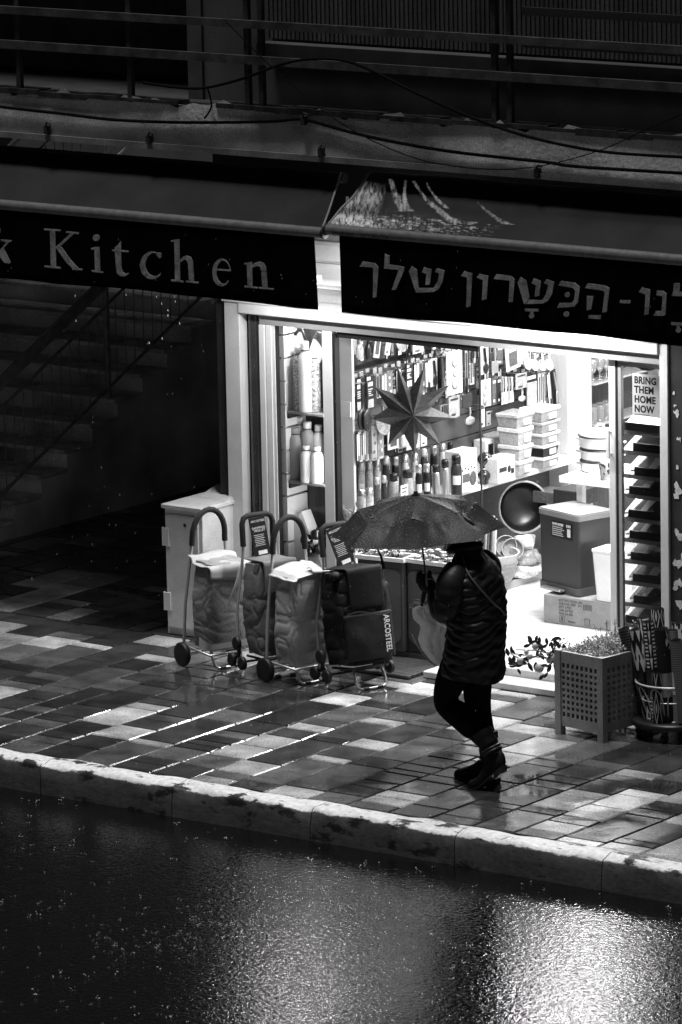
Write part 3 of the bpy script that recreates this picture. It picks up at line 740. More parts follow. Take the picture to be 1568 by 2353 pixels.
# ================================================================== staircase in the alley
ST = mat('worn_stair_concrete', .075, .9, var=.5, scale=3, bump=.3, detail=9)
STW = mat('peeling_stair_wall', .6, .9, var=.85, scale=1.7, bump=.4, bscale=9, detail=10)
TREAD = mat('worn_tread', .5, .7, var=.5, scale=7, detail=8)
SX = -5.3; RUN, RISE = .298, .139; Y0S, Z0S = 1.79, .397
stc = thing('staircase', 'dark concrete staircase climbing away from the street in the alley', 'staircase', (SX-1.3, Y0S, 0))
def stp(k): return Y0S+RUN*k, Z0S+RISE*k
mb = MB()
prof = [(stp(-2)[0]+.02, -.003)]
for k in range(-2, 13):
    y, z = stp(k); prof += [(y+.02, z-.02), (stp(k+1)[0]+.02, z-.02)]
prof += [(prof[-1][0], -.003)]
mb.prism([V(SX-2.9, y, z) for y, z in prof], (2.9, 0, 0)); mb.build('flight', STW, stc)
for k in range(-2, 13):
    y, z = stp(k)
    mb = MB(); mb.box(SX-2.9, SX+.012, y-.02, y+RUN+.015, z-.018, z+.012, bev=.005); mb.build('tread', TREAD, stc)
RAILM = mat('stair_rail_paint', .22, .55, var=.4, scale=12)
def stair_rail(label, X, w, bal_step, broad):
    k0, k1 = -4, 14
    def line(k, h): y, z = stp(k); return V(X, y, z+h)
    t = thing('stair_railing', label, 'railing', tuple(line(0, 0)))
    mb = MB(); a, b = line(k0, .93), line(k1, .93)
    if broad: mb.hexa([a+V(-.012, 0, -.10), a+V(.012, 0, -.10), b+V(.012, 0, -.10), b+V(-.012, 0, -.10), a+V(-.012, 0, 0), a+V(.012, 0, 0), b+V(.012, 0, 0), b+V(-.012, 0, 0)])
    else: mb.tube([a, b], .022, 8)
    mb.build('handrail', RAILM, t)
    mb = MB(); mb.tube([line(k0, .70), line(k1, .70)], .012, 6); mb.build('middle_rail', RAILM, t)
    mb = MB(); mb.tube([line(k0, .09), line(k1, .09)], .012, 6); mb.build('bottom_rail', RAILM, t)
    kk = k0+.5; j = 0
    while kk < k1-.2:
        p = line(kk, .10); post = j % 12 == 6
        mb = MB(); r_ = .022 if post else .0042
        mb.tube([p+V(0, 0, -.1 if post else 0), line(kk, .92 if post else .70)], r_, 6)
        mb.build('newel' if post else 'baluster', RAILM, t); kk += bal_step; j += 1
stair_rail('near stair railing with broad pale handrail slanting across the dark alley', SX-.06, .1, .36, True)
stair_rail('farther stair railing at the left edge of the picture under the awning', SX-2.1, .05, .36, False)
# ================================================================== utility cabinet by the pillar
CB = mat('cabinet_cream_paint', .74, .55, var=.14, scale=7, bump=.06, detail=9)
cx0 = at_y(386, 1450, -.36).x; cx1 = at_y(468, 1300, -.36).x; cy0 = -.36; ch = at_y(388, 1164, -.36).z
cb = thing('utility_cabinet', 'pale metal utility cabinet with two hinges beside the shop pillar', 'cabinet', ((cx0+cx1)/2, -.1, 0))
mb = MB(); mb.box(cx0, cx1, cy0, .12, 0, ch-.012, bev=.004); mb.build('body', CB, cb)
mb = MB(); mb.box(cx0+.012, cx1-.03, cy0-.012, cy0-.001, .05, ch-.045, bev=.003); dr = mb.build('door', CB, cb)
mb = MB()
mb.lathe([(0, -.006), (.012, -.006), (.012, 0), (0, .002)], at_y(460/1.0-2, 1212, cy0-.016)-V(.12, 0, 0), 10, Matrix.Rotation(math.radians(90), 4, 'X')); mb.build('lock', DKMETAL, dr)
for z in (ch-.20, .22):
    mb = MB(); mb.box(cx0-.012, cx0+.045, cy0-.020, cy0-.0125, z-.06, z+.06, bev=.002); mb.tube([V(cx0-.008, cy0-.014, z-.062), V(cx0-.008, cy0-.014, z+.062)], .007, 8); mb.build('hinge', CB, cb)
mb = MB(); mb.box(cx0-.012, cx1+.012, cy0-.025, .13, ch-.010, ch+.018, bev=.004); mb.hexa([V(cx0+.06, -.08, ch+.019), V(cx1, -.12, ch+.019), V(cx1, .12, ch+.019), V(cx0+.06, .12, ch+.019), V(cx0+.06, -.06, ch+.024), V(cx1, -.10, ch+.024), V(cx1, .12, ch+.07), V(cx0+.06, .12, ch+.07)]); mb.build('lid', CB, cb)
# ================================================================== shop room
def pxm(p):
    v = np.array(p)-np.array(CAM); return F/float(v @ _fw)
WOODL = mat('pale_wood_panel', .5, .5, var=.16, scale=3, stretch=(8, 8, .6), detail=6)
WOODD = mat('dark_wood_grain', .05, .5, var=.45, scale=4, stretch=(10, 10, .5), detail=6)
SLAT = mat('grey_slat_board', .075, .6, var=.15)
SLATW = mat('white_slat_board', .72, .5, var=.05)
SHW = mat('shelf_white', .78, .4, var=.05)
FLOORM = mat('pale_shop_floor', .62, .28, var=.22, scale=3, stretch=(.6, 6, 1), detail=8)
mb = MB(); mb.box(-1.9, xr1, .0, 4.8, -.2, FL); mb.box(xr1-.001, xr1+.3, .07, 4.8, -.2, FL); tag(mb.build('shop_floor', FLOORM), kind='structure')
WALLM = mat('shop_wall_paint', .55, .6, var=.06)
def wall(name, lab, x0, x1, y0, y1, z0, z1, m):
    mb = MB(); mb.box(x0, x1, y0, y1, z0, z1); return tag(mb.build(name, m), lab, 'wall')
wall('shop_wall', 'white end wall at the back of the lit shop room', -2.2, 1.6, 4.6, 4.7, FL, 2.9, WALLM)
wall('shop_wall', 'pale right hand wall inside the lit shop behind the tray rack', xr0+.10, xr0+.2, .41, 4.59, FL, 2.9, WALLM)
wall('shop_wall', 'white left hand wall of the shop carrying the hanging goods', -1.60, -1.46, .36, 4.59, FL, 2.9, WALLM)
tag(MB().box(-2.2, 1.6, .31, 4.59, 2.60, 2.66).build('shop_ceiling', WALLM), kind='structure')
CL = emit('ceiling_panel_glow', 6.0)
def panel(label, x, y, sx, sy, pw=105.0):
    t = thing('ceiling_lamp', label, 'lamp', (x, y, 2.59))
    mb = MB(); mb.box(x-sx-.02, x+sx+.02, y-sy-.02, y+sy+.02, 2.575, 2.599, bev=.004); mb.build('frame', WHITE, t)
    mb = MB(); mb.box(x-sx, x+sx, y-sy, y+sy, 2.566, 2.574); mb.build('diffuser', CL, t)
    area_lamp('panel_light', t, (x, y, 2.562), sx*2, sy*2, pw, (0, 0, -1))
panel('bright square ceiling panel just inside the shop door', .2, .95, .30, .30, 130.0)
panel('bright square ceiling panel in the middle of the shop', -.70, 2.25, .42, .42, 30.0)
panel('bright square ceiling panel at the back of the shop', .1, 3.5, .30, .30, 40.0)
t = thing('spot_lamp', 'small bright lamp in the top of the display window', 'lamp', (-1.58, .12, 2.2))
mb = MB(); mb.lathe([(.05, 0), (.05, .05), (.02, .06)], (-1.58, .12, 2.2), 12); mb.build('lamp_shade', WHITE, t)
mb = MB(); mb.lathe([(.001, -.004), (.042, -.004), (.042, -.001)], (-1.58, .12, 2.2), 12); mb.build('bulb', emit('window_bulb_glow', 6.0), t)
area_lamp('bulb_light', t, (-1.58, .12, 2.19), .08, .08, 3.5, (0, .1, -1))

t = thing('fill_strip', 'added vertical fill light strip hidden behind the window mullion', 'lamp', (-1.40, .075, 1.2))  # added unseen strip that brightens the lower part of the window
mb = MB(); mb.box(-1.41, -1.385, .062, .09, .55, 2.0); mb.build('housing', WHITE, t)
mb = MB(); mb.box(-1.415, -1.411, .066, .086, .57, 1.98); mb.build('diffuser', emit('fill_strip_glow', 4.0), t)
area_lamp('fill_strip_light', t, (-1.4165, .076, 1.28), .02, 1.4, 3.6, (-1, .25, 0))

# slat wall with hooks
sw = thing('slat_wall', 'grey grooved slat wall along the left side of the shop', 'wall panel', (-1.44, 1.3, FL))
mb = MB()
z = FL+.85
while z < 2.5: mb.box(-1.455, -1.42, .14, 2.45, z, z+.142); z += .15
mb.box(-1.4585, -1.4555, .14, 2.45, FL, 2.5); mb.build('panel', SLAT, sw)
mb = MB(); mb.box(-1.46, -1.2445, .10, .125, FL, 2.58, bev=.003); mb.build('end_panel', SLATW, sw)
mb = MB(); pa = at_y(790, 925, .098); mb.box(pa.x-.11, pa.x+.06, .088, .0985, pa.z-.09, pa.z+.01); mb.build('price_strip', WHITE, sw)
mb = MB(); mb.box(-1.46, -1.20, 2.50, 2.75, FL, 2.58); tag(mb.build('wood_column', WOODL), 'pale wooden column at the far end of the hanging goods', 'column')

# shelf under the hanging goods
ZS = .84
sh = thing('wall_shelf', 'long white shelf along the left wall holding jars and food boxes', 'shelf', (-1.25, 1.3, ZS))
mb = MB(); mb.box(-1.418, -1.10, .13, 2.49, ZS-.035, ZS, bev=.004); mb.build('shelf_board', SHW, sh)
mb = MB(); mb.box(-1.418, -1.35, .13, 2.49, .16, ZS-.037); mb.build('back_panel', mat('under_shelf_grey', .07, .6, var=.3), sh)
mb = MB(); mb.box(-1.418, -1.04, .30, 2.49, FL, FL+.05, bev=.003); mb.build('base_board', mat('base_grey', .42, .5, var=.1), sh)

# ---- hanging goods
TONES = {'w': mat('card_white', .64, .35, var=.12, scale=50), 'l': mat('card_light', .30, .4, var=.3, scale=45), 'm': mat('card_mid', .08, .4, var=.4, scale=40), 'd': mat('card_dark', .022, .4, var=.4, scale=40), 'k': mat('card_black', .006, .35, var=.3, scale=40),
         'c': mat('clear_plastic', .40, .12, var=.25, scale=60, coat=.5), 's': mat('brushed_steel', .6, .28, .9, var=.15), 'g': mat('grey_print', .16, .4, var=.3, scale=60)}
def card(px, py0, py1, wpx, tone, label, cat='package', X=-1.27, style='plain', grp='packages hanging on the slat wall', lean=0.0, name='hanging_package'):
    top = at_x(px, py0, X); bot = at_x(px, py1, X); top = V(X, bot.y, top.z)
    s = pxm(top); w = wpx/(s*.60); h = top.z-bot.z
    y0, y1 = bot.y-w/2, bot.y+w/2
    t = thing(name, label, cat, (X, bot.y, bot.z), grp)
    T = Matrix.Translation(V(X, bot.y, top.z)) @ Matrix.Rotation(lean, 4, 'X') @ Matrix.Translation(-V(X, bot.y, top.z))
    mb = MB(); mb.tube([V(-1.42, bot.y, top.z-.004), V(X+.02, bot.y, top.z-.004), V(X+.028, bot.y, top.z+.006)], .0025, 5); mb.build('hook', TONES['s'], t)
    mb = MB(); mb.box(X-.008, X, y0, y1, bot.z, top.z, T, bev=.002); mb.build('card', TONES[tone], t)
    r = random.Random(int(px*7+py0))
    inv = {'k': 'w', 'd': 'w', 'm': 'w', 'l': 'd', 'w': 'm', 'c': 'm', 'g': 'w', 's': 'd'}[tone]
    mb = MB()
    def pt(u, v, e=.0015): return T @ V(X+e, y0+(y1-y0)*u, bot.z+h*v)
    def patch(u0, u1, v0, v1, e=.0012): mb.hexa([T @ V(X+.0004, y0+w*u0, bot.z+h*v0), T @ V(X+e, y0+w*u0, bot.z+h*v0), T @ V(X+e, y0+w*u1, bot.z+h*v0), T @ V(X+.0004, y0+w*u1, bot.z+h*v0), T @ V(X+.0004, y0+w*u0, bot.z+h*v1), T @ V(X+e, y0+w*u0, bot.z+h*v1), T @ V(X+e, y0+w*u1, bot.z+h*v1), T @ V(X+.0004, y0+w*u1, bot.z+h*v1)])
    if style == 'label':
        patch(.12, .55, .84, .94); patch(.12, .8, .66, .78)
        for k in range(4): patch(.12, .12+r.uniform(.3, .7), .56-.06*k, .59-.06*k)
        patch(.1, .85, .04, .28); mb.build('print', TONES[inv], t)
    elif style == 'picture':
        for k in range(3):
            c = pt(.5+r.uniform(-.12, .12), .75-.25*k); rad = min(w, h)*.2*r.uniform(.8, 1.2)
            mb.lathe([(.0001, .003), (rad*.7, .003), (rad, 0)], c, 14, Matrix.Rotation(math.radians(90), 4, 'Y'))
        patch(.2, .8, .02, .08); mb.build('print', TONES['l' if tone == 'w' else 'w'], t)
    elif style == 'tool':
        a = [pt(.35, .95, .012), pt(.45, .5, .014), pt(.5, .42, .012)]
        mb.tube(a, [w*.07+.002, w*.09+.002, w*.05+.002], 8); mb.ball(pt(.52, .22, .012), .5, 10, 6, (.012, w*.55, h*.42)); mb.build('utensil', TONES['k' if tone in 'wlc' else 's'], t)
    elif style == 'strip':
        patch(.1, .45, .05, .9); patch(.6, .9, .2, .95); mb.build('print', TONES[inv], t)
    elif style == 'blister':
        mb.box(X+.0005, X+.022, y0+w*.12, y1-w*.12, bot.z+h*.08, bot.z+h*.68, T, bev=.006); mb.build('blister', TONES['c'], t)
        mb = MB(); patch(.15, .85, .76, .92); mb.build('print', TONES[inv], t)
    elif style == 'frame':
        patch(.2, .8, .15, .72); mb.build('print', TONES['m'], t)
    else:
        patch(.15, .85, .8, .9); patch(.2, .6, .1, .2); mb.build('print', TONES[inv], t)
    return t
def spoon(px, py0, py1, wpx, tone, label, X=-1.25, kind='ladle'):
    top = at_x(px, py0, X); bot = at_x(px, py1, X); top = V(X, bot.y, top.z); s = pxm(top); w = wpx/(s*.62); h = top.z-bot.z
    t = thing('hanging_utensil', label, 'utensil', (X, bot.y, bot.z), 'utensils hanging on the slat wall')
    mb = MB(); mb.tube([V(-1.42, bot.y, top.z-.004), V(X+.02, bot.y, top.z-.004)], .0025, 5); mb.build('hook', TONES['s'], t)
    mb = MB(); mb.tube([V(X, bot.y, top.z), V(X+.004, bot.y, top.z-h*.3), V(X, bot.y, bot.z+h*.42)], [.008, .009, .005], 8); mb.build('handle', TONES[tone], t)
    mb = MB()
    if kind == 'ladle': mb.ball(V(X, bot.y, bot.z+h*.22), 1, 14, 8, (.018, w/2, h*.24))
    elif kind == 'turner': mb.box(X-.003, X+.003, bot.y-w/2, bot.y+w/2, bot.z, bot.z+h*.45, bev=.002)
    elif kind == 'sieve': mb.lathe([(w/2, 0), (w/2*1.02, .006), (w*.42, -.012), (w*.25, -.03), (.001, -.038)], V(X, bot.y, bot.z+h*.25), 16, Matrix.Rotation(math.radians(75), 4, 'Y'), cap=False)
    mb.build('head', TONES[tone], t)
# top row
spoon(827, 745, 826, 18, 'c', 'clear plastic ladle hanging first in the top row by the white end panel')
spoon(846, 745, 826, 11, 'k', 'black spoon hanging in the top row right of the clear ladle')
card(872, 770, 822, 14, 'w', 'white grater with grey inset hanging in the top row', style='frame', lean=-.22)
card(897, 768, 816, 12, 'w', 'blank white board hanging right of the inset grater, top row', lean=-.25)
spoon(923, 740, 803, 27, 'l', 'round grey sieve hanging in the top row', kind='sieve')
card(962, 770, 812, 26, 'c', 'crinkled clear bag hanging in the top row above the paper star', 'bag', style='plain')
card(1000, 765, 806, 18, 'd', 'dark packet hanging at the middle of the top row')
card(1022, 770, 808, 16, 'l', 'light packet hanging at the middle of the top row')
card(1085, 778, 836, 18, 'c', 'clear long packet hanging left of the thin door edge, top row', style='strip')
card(1114, 795, 860, 20, 'w', 'white card holding a black knife, top row right of the door edge', style='tool')
spoon(1138, 795, 858, 16, 's', 'steel tongs hanging in the top row right of the white knife card', kind='turner')
card(1150, 795, 838, 14, 'm', 'mottled grey packet hanging behind the steel tongs')
card(1178, 792, 850, 34, 'w', 'white framed card with grey square, hanging tilted in the top row', style='frame', lean=.10)
card(1205, 797, 836, 15, 'w', 'white card right of the grey square card, top row')
card(1219, 799, 833, 13, 'w', 'narrow white card near the right end of the top row', style='strip')
for k, (x, y) in enumerate(((1213, 838), (1229, 841), (1246, 842), (1262, 840))):
    spoon(x, 812, y+6, 17, 'w', ['small white cup hanging leftmost under the top row', 'second small white cup hanging under the top row', 'third small white cup hanging under the top row', 'small white cup hanging rightmost by the wooden column'][k], kind='sieve')
card(1252, 790, 818, 20, 'd', 'dark packet hanging last in the top row by the wooden column')
# second row
card(829, 866, 945, 18, 'k', 'black card printed white, first in the second row by the end panel', style='label')
card(852, 860, 940, 20, 'k', 'black card printed white, second from the end panel in the second row', style='label')
spoon(833, 880, 987, 22, 'd', 'dark ladle hanging low in the second row by the end panel', X=-1.22)
spoon(845, 878, 990, 20, 'd', 'dark spoon overlapping the low dark ladle', X=-1.19)
card(872, 858, 915, 12, 'l', 'light long packet right of the two black cards', style='strip')
card(884, 856, 918, 12, 'm', 'mid grey long packet right of the two black cards', style='strip')
card(897, 852, 916, 14, 'g', 'grey picture packet left of the upper star tip', style='picture')
spoon(880, 930, 990, 32, 'l', 'round striped strainer hanging behind the left star tip', kind='sieve')
card(917, 846, 905, 12, 'k', 'black strip card behind the upper left star tip', style='strip')
card(941, 835, 890, 16, 'k', 'black card printed white hanging behind the star string', style='label')
card(958, 832, 890, 12, 'd', 'dark strip card right of the star string', style='strip')
card(971, 828, 888, 12, 'l', 'light strip card above the upper right star tip', style='strip')
card(984, 826, 892, 13, 'd', 'dark strip card fourth right of the star string', style='strip')
card(998, 824, 888, 17, 'w', 'white card with black handled tool right of the star top', style='tool')
card(1016, 818, 900, 15, 'k', 'black handled tool card left of the ring picture card', style='tool')
card(1046, 806, 906, 37, 'w', 'tall white card with pictures of grey rings', style='picture', X=-1.18)
card(1045, 910, 960, 26, 'l', 'light card hanging below the ring picture card', X=-1.2)
card(1075, 802, 886, 9, 'l', 'slim light packet right of the ring picture card', style='strip')
card(1086, 798, 884, 10, 'c', 'slim clear packet just left of the thin door edge', style='strip')
spoon(1074, 868, 935, 24, 'd', 'dark mesh glove hanging below the slim packets', kind='turner')
spoon(1080, 935, 975, 24, 's', 'steel mesh ball whisk hanging low by the door edge')
card(1020, 930, 965, 12, 'w', 'white tag card behind the right star tips', style='strip')
card(1117, 872, 935, 26, 'w', 'white card with two oval holes right of the door edge', style='picture')
card(1110, 930, 982, 10, 'w', 'narrow white strip hanging below the two oval card')
card(1124, 945, 978, 10, 'l', 'short light strip hanging below the two oval card')
card(1137, 868, 930, 10, 'm', 'mid grey packet left of the row of forks')
card(1148, 866, 928, 9, 'd', 'dark packet among the row of forks')
for k, x in enumerate((1156, 1163, 1170, 1177)):
    spoon(x, 866, 930-2*k, 8, 'lwlw'[k], ['light fork leftmost in the row of forks', 'white fork second in the row of forks', 'light fork third in the row of forks', 'white fork rightmost in the row of forks'][k], kind='turner')
card(1199, 858, 893, 27, 'l', 'square light card hanging over the black backing cards', style='plain', X=-1.2)
spoon(1200, 893, 922, 17, 'w', 'round white measuring spoon below the square light card')
card(1222, 855, 936, 30, 'k', 'black backing card carrying the strainer plug', style='plain')
card(1224, 878, 930, 24, 'l', 'light sink strainer with dark round drain on black card', style='picture', X=-1.2)
card(1243, 858, 935, 9, 'w', 'slim white tool hanging right of the sink strainer', style='strip')
card(1251, 856, 938, 9, 'w', 'slim white spatula hanging second right of the sink strainer', style='strip')
card(1260, 852, 935, 8, 'k', 'slim black knife card hanging leaning by the wooden column', style='strip', lean=.12)
card(1272, 850, 932, 12, 'k', 'black knife sharpener card leaning by the wooden column', style='tool', lean=.16)
# third row
for k, x in enumerate((824, 831, 838, 845, 852)):
    card(x, 990-2*k, 1062-1*k, 7, 'kwdwl'[k], ['black slim knife pack first in the lower row', 'white slim knife pack second in the lower row', 'dark slim knife pack third in the lower row', 'white slim knife pack fourth in the lower row', 'light slim knife pack fifth in the lower row'][k], style='strip', X=-1.22)
card(862, 978, 1058, 12, 'w', 'white card with round pictures in the lower row', style='picture')
card(876, 975, 1055, 15, 'l', 'light card with round pictures in the lower row', style='picture')
card(905, 990, 1032, 26, 'w', 'white picture box card behind the lower left star point', style='frame')
card(925, 985, 1030, 18, 'w', 'white card half hidden by the lowest star point', style='blister')
card(950, 968, 1032, 32, 'c', 'clear bag of white goods behind the lower right star point', style='frame')
card(975, 980, 1025, 14, 'w', 'white slim card right of the clear bag, lower row')
# thin packets crowded behind the front ones
rb2 = random.Random(44)
for (py0, py1, lbl) in ((775, 835, 'thin packet crowded behind the front goods of the top hook row'), (858, 935, 'thin packet crowded behind the front goods of the second hook row'), (985, 1050, 'thin packet crowded behind the front goods of the lower hook row')):
    for k in range(26 if py0 < 980 else 12):
        px = 818+k*(17.5 if py0 < 980 else 13)+rb2.uniform(-4, 4); f_ = (px-818)*.20 if py0 > 800 else (px-818)*.02
        f2 = (px-818)*(.04 if py0 > 800 else .02)
        tt = card(px, py0-f2+rb2.uniform(-4, 4), py1-f2-rb2.uniform(0, 22), rb2.uniform(5, 13), rb2.choice('kkddmlw'), lbl, X=-1.36+rb2.uniform(0, .05), style=rb2.choice(['strip', 'label', 'plain']), grp=lbl.replace('thin packet', 'thin packets'))
# price rails of the hooks
rl_ = thing('hook_rail', 'dark rail of price tags above the second row of hanging goods', 'rail', (-1.30, 1.2, 1.72))
mb = MB(); mb.box(-1.418, -1.40, .16, 2.4, 1.735, 1.76); mb.build('rail', TONES['k'], rl_)
mb = MB(); r = random.Random(4); y = .2
while y < 2.35: mb.box(-1.31, -1.306, y, y+.04, 1.70+r.uniform(-.02, .03), 1.735+r.uniform(0, .02)); y += r.uniform(.05, .09)
mb.build('price_tags', TONES['l'], rl_)

# ---- paper star
sc_ = at_y(940.8, 948.7, .42)
stt = thing('paper_star', 'nine pointed dark patterned paper star hanging inside the shop door', 'star', tuple(sc_))
STM = mat('star_paper', .032, .35, var=.95, scale=60, bump=.25, bscale=70, detail=5)
nrm = (CAM-sc_); nrm.z = 0; nrm.normalize(); nrm = (nrm*.97+V(.25, 0, .05)).normalized()
ax = V(0, 0, 1).cross(nrm).normalized(); ay = nrm.cross(ax)
mb = MB(); angs = [103, 70, 32, -9, -48, -84, -125, -174, -219]; rads = [585, 563, 588, 587, 566, 503, 452, 458, 526]
k_ = .1953/pxm(sc_)
def sp(a, r, h): return sc_+(ax*math.cos(math.radians(a))+ay*math.sin(math.radians(a)))*r*k_+nrm*h
ctr = sc_+nrm*.14; bk = sc_-nrm*.05
for i in range(9):
    a = angs[i]; al = (angs[i]+(angs[i-1] if i else angs[8]+360))/2; ar = (angs[i]+(angs[i+1] if i < 8 else angs[0]-360))/2
    tip, L, Rr = sp(a, rads[i], 0), sp(al, 265, 0), sp(ar, 265, 0)
    mb.add([ctr, L, tip, Rr, bk], [(0, 2, 1), (0, 3, 2), (4, 1, 2), (4, 2, 3)])
mb.build('star_body', STM, stt)
mb = MB(); q = sp(95, 300, .02); mb.tube([q, V(q.x, q.y, 2.6)], .003, 5); mb.build('string', GASKET, stt)

# ---- jars on the shelf
def jar(px, py, wpx, hpx, tone, label, kind='jar', lab=True, z=ZS, name='jar', grp='jars and flasks on the long white shelf', X=None):
    b = at_z(px, py, z)
    if X is not None: b = at_x(px, py+30, X); b.z = z
    s = pxm(b); r_ = wpx/s/2; h = hpx/(s*.98)
    t = thing(name, label, name.replace('_', ' '), tuple(b), grp)
    mb = MB(); mb.lathe([(r_*.9, .001), (r_, .008), (r_, h*.68), (r_*.85, h*.76), (r_*.8, h*.8)], b, 16); mb.build('body', TONES[tone], t)
    mb = MB()
    if kind == 'clip':
        mb.lathe([(r_*.9, h*.80), (r_*.92, h*.86), (r_*.8, h*.88), (r_*.82, h*.96), (r_*.4, h), (.001, h)], b, 14); mb.tube([b+V(r_*.9, 0, h*.7), b+V(r_*1.15, 0, h*.85), b+V(r_*.7, 0, h*.95)], .003, 5)
        mb.build('lid', TONES['c' if tone != 'c' else 's'], t)
    else:
        mb.lathe([(r_*.86, h*.8), (r_*.86, h*.97), (r_*.7, h), (.001, h)], b, 14); mb.build('lid', TONES['k' if tone != 'k' else 's'], t)
    if lab:
        mb = MB()
        n = 6; vs = []
        for k in range(n+1):
            a = math.radians(-95+85*k/n); vs += [b+V(r_*1.02*math.cos(a), r_*1.02*math.sin(a), h*.30), b+V(r_*1.02*math.cos(a), r_*1.02*math.sin(a), h*.52)]
        mb.add(vs, [(2*k, 2*k+2, 2*k+3, 2*k+1) for k in range(n)]); mb.build('label_sticker', TONES['w'], t)
    return t
back = [(832, 1118, 17, 52, 'c', 'clip'), (850, 1112, 17, 50, 'c', 'clip'), (868, 1106, 17, 50, 'c', 'clip'), (889, 1100, 18, 50, 'd', 'clip'), (910, 1092, 18, 46, 'k', 'jar'), (932, 1088, 20, 46, 'c', 'clip'), (955, 1080, 18, 44, 'c', 'clip'), (976, 1076, 18, 46, 'd', 'clip'), (998, 1068, 18, 46, 'k', 'jar'), (1018, 1062, 18, 46, 'c', 'clip'), (1036, 1056, 16, 44, 'd', 'jar')]
for k, (x, y, w, h, tn_, kd) in enumerate(back):
    jar(x, y, w, h*2.05, tn_, 'clip top jar in the back row, %s from the end panel' % ['first', 'second', 'third', 'fourth', 'fifth', 'sixth', 'seventh', 'eighth', 'ninth', 'tenth', 'eleventh'][k] if kd == 'clip' else ['', '', '', '', 'squat black lidded jar in the back row left of the star point', '', '', '', 'black lidded jar in the back row under the lowest star point', '', 'dark lidded jar at the right end of the back row'][k], kd, k % 2 == 0, X=-1.34)
front = [(832, 1195, 20, 72, 'c', 'clip', 'clear clip top jar front left on the shelf by the orchid'), (850, 1190, 20, 70, 'c', 'clip', 'clear clip top jar with white label in the front row, second from left'), (868, 1184, 17, 88, 'm', 'clip', 'tall grey jar in the front row third from left'), (884, 1178, 15, 86, 'd', 'clip', 'tall dark jar in the front row fourth from left'), (906, 1172, 23, 84, 'l', 'jar', 'plain light grey flask left of the price card'), (938, 1164, 27, 84, 'l', 'jar', 'wide light grey flask right of the price card'),
         (964, 1158, 17, 90, 'k', 'jar', 'black jar with white label in the middle of the front row'), (982, 1154, 18, 88, 'k', 'jar', 'black jar with picture label left of the tall steel flask'), (1003, 1150, 19, 82, 's', 'jar', 'tall steel flask in the front row'), (1024, 1146, 20, 90, 's', 'jar', 'taller shaded steel flask with white collar in the front row'), (1050, 1140, 26, 94, 'd', 'jar', 'tall dark flask with light band at the end of the front row')]
for k, (x, y, w, h, tn_, kd, lb) in enumerate(front): jar(x, y, w, h, tn_, lb, kd, k in (1, 6, 7, 10))
c_ = at_z(921, 1172, ZS); t = thing('price_card', 'small white price card standing between two light grey flasks', 'card', tuple(c_))
mb = MB(); mb.box(c_.x+.03, c_.x+.034, c_.y-.04, c_.y+.04, ZS+.06, ZS+.17); mb.build('card', TONES['w'], t)
mb = MB()
for k in range(3): mb.box(c_.x+.0345, c_.x+.0355, c_.y-.028, c_.y+.028-.01*k, ZS+.145-.025*k, ZS+.152-.025*k)
mb.build('print', TONES['k'], t)
def pkg_box(px, py, wpx, hpx, dm, tone, label, z=ZS, name='cardboard_box', decor=None, grp=None, yaw=0.0, wy=None):
    b = at_z(px, py, z); s = pxm(b); h = hpx/(s*.98); w = wpx/(s*.60) if wy is None else wy
    t = thing(name, label, name.split('_')[-1], tuple(b), grp)
    T = Matrix.Translation(b) @ Matrix.Rotation(yaw, 4, 'Z')
    mb = MB(); mb.box(-dm, 0, -w/2, w/2, 0.001, h, T, bev=.003); mb.build('body', TONES[tone], t)
    if decor: decor(t, T, dm, w, h)
    return t
def dec_machine(t, T, d, w, h):
    mb = MB(); mb.box(.0005, .002, -w*.35, w*.05, h*.25, h*.45, T); mb.ball(T @ V(0, w*.25, h*.3), 1, 12, 6, (.004, w*.2, h*.18)); mb.build('picture', TONES['m'], t)
    mb = MB()
    for k in range(5): mb.ball(T @ V(.002, -w*.35+w*.17*k, h*.55+(k % 2)*.01), .006, 8, 5)
    mb.build('picture', TONES['d'], t)
pkg_box(1078, 1130, 42, 95, .12, 'w', 'white appliance box with pictures at the end of the jars', decor=dec_machine)
# pepper mills
for k, (x, y, s_, lb) in enumerate(((1113, 1112, 34, 'black round pepper mill front left on the shelf'), (1130, 1105, 36, 'black round pepper mill front right on the shelf'), (1125, 1080, 40, 'black round pepper mill resting on top of the other two'))):
    b = at_z(x, y, ZS if k < 2 else ZS+.0); s = pxm(b); r_ = .5*s_/s
    if k == 2: b = at_z(1113, 1112, ZS)*.5+at_z(1130, 1105, ZS)*.5+V(-.02, 0, .088)
    t = thing('pepper_mill', lb, 'mill', tuple(b), 'black pepper mills on the shelf')
    mb = MB(); mb.lathe([(r_*.55, .001), (r_*.62, .006), (r_*.6, r_*.5), (r_*.9, r_*1.0), (r_*.88, r_*1.4), (r_*.5, r_*1.85), (.001, r_*1.95)], b, 18); mb.build('body', mat('glossy_black', .012, .12, var=0, coat=.6), t)
    mb = MB(); mb.lathe([(r_*.18, r_*1.94), (r_*.2, r_*2.08), (.001, r_*2.15)], b, 10); mb.build('knob', TONES['s'], t)
def dec_pict(t, T, d, w, h):
    mb = MB(); mb.box(.0005, .002, -w*.42, w*.0, h*.45, h*.62, T); mb.ball(T @ V(.0, w*.15, h*.5), 1, 12, 6, (.003, w*.1, h*.15)); mb.box(.0005, .002, w*.25, w*.42, h*.3, h*.5, T); mb.build('picture', TONES['d'], t)
pkg_box(1165, 1108, 42, 58, .12, 'w', 'white product box with small pictures right of the pepper mills', decor=dec_pict)
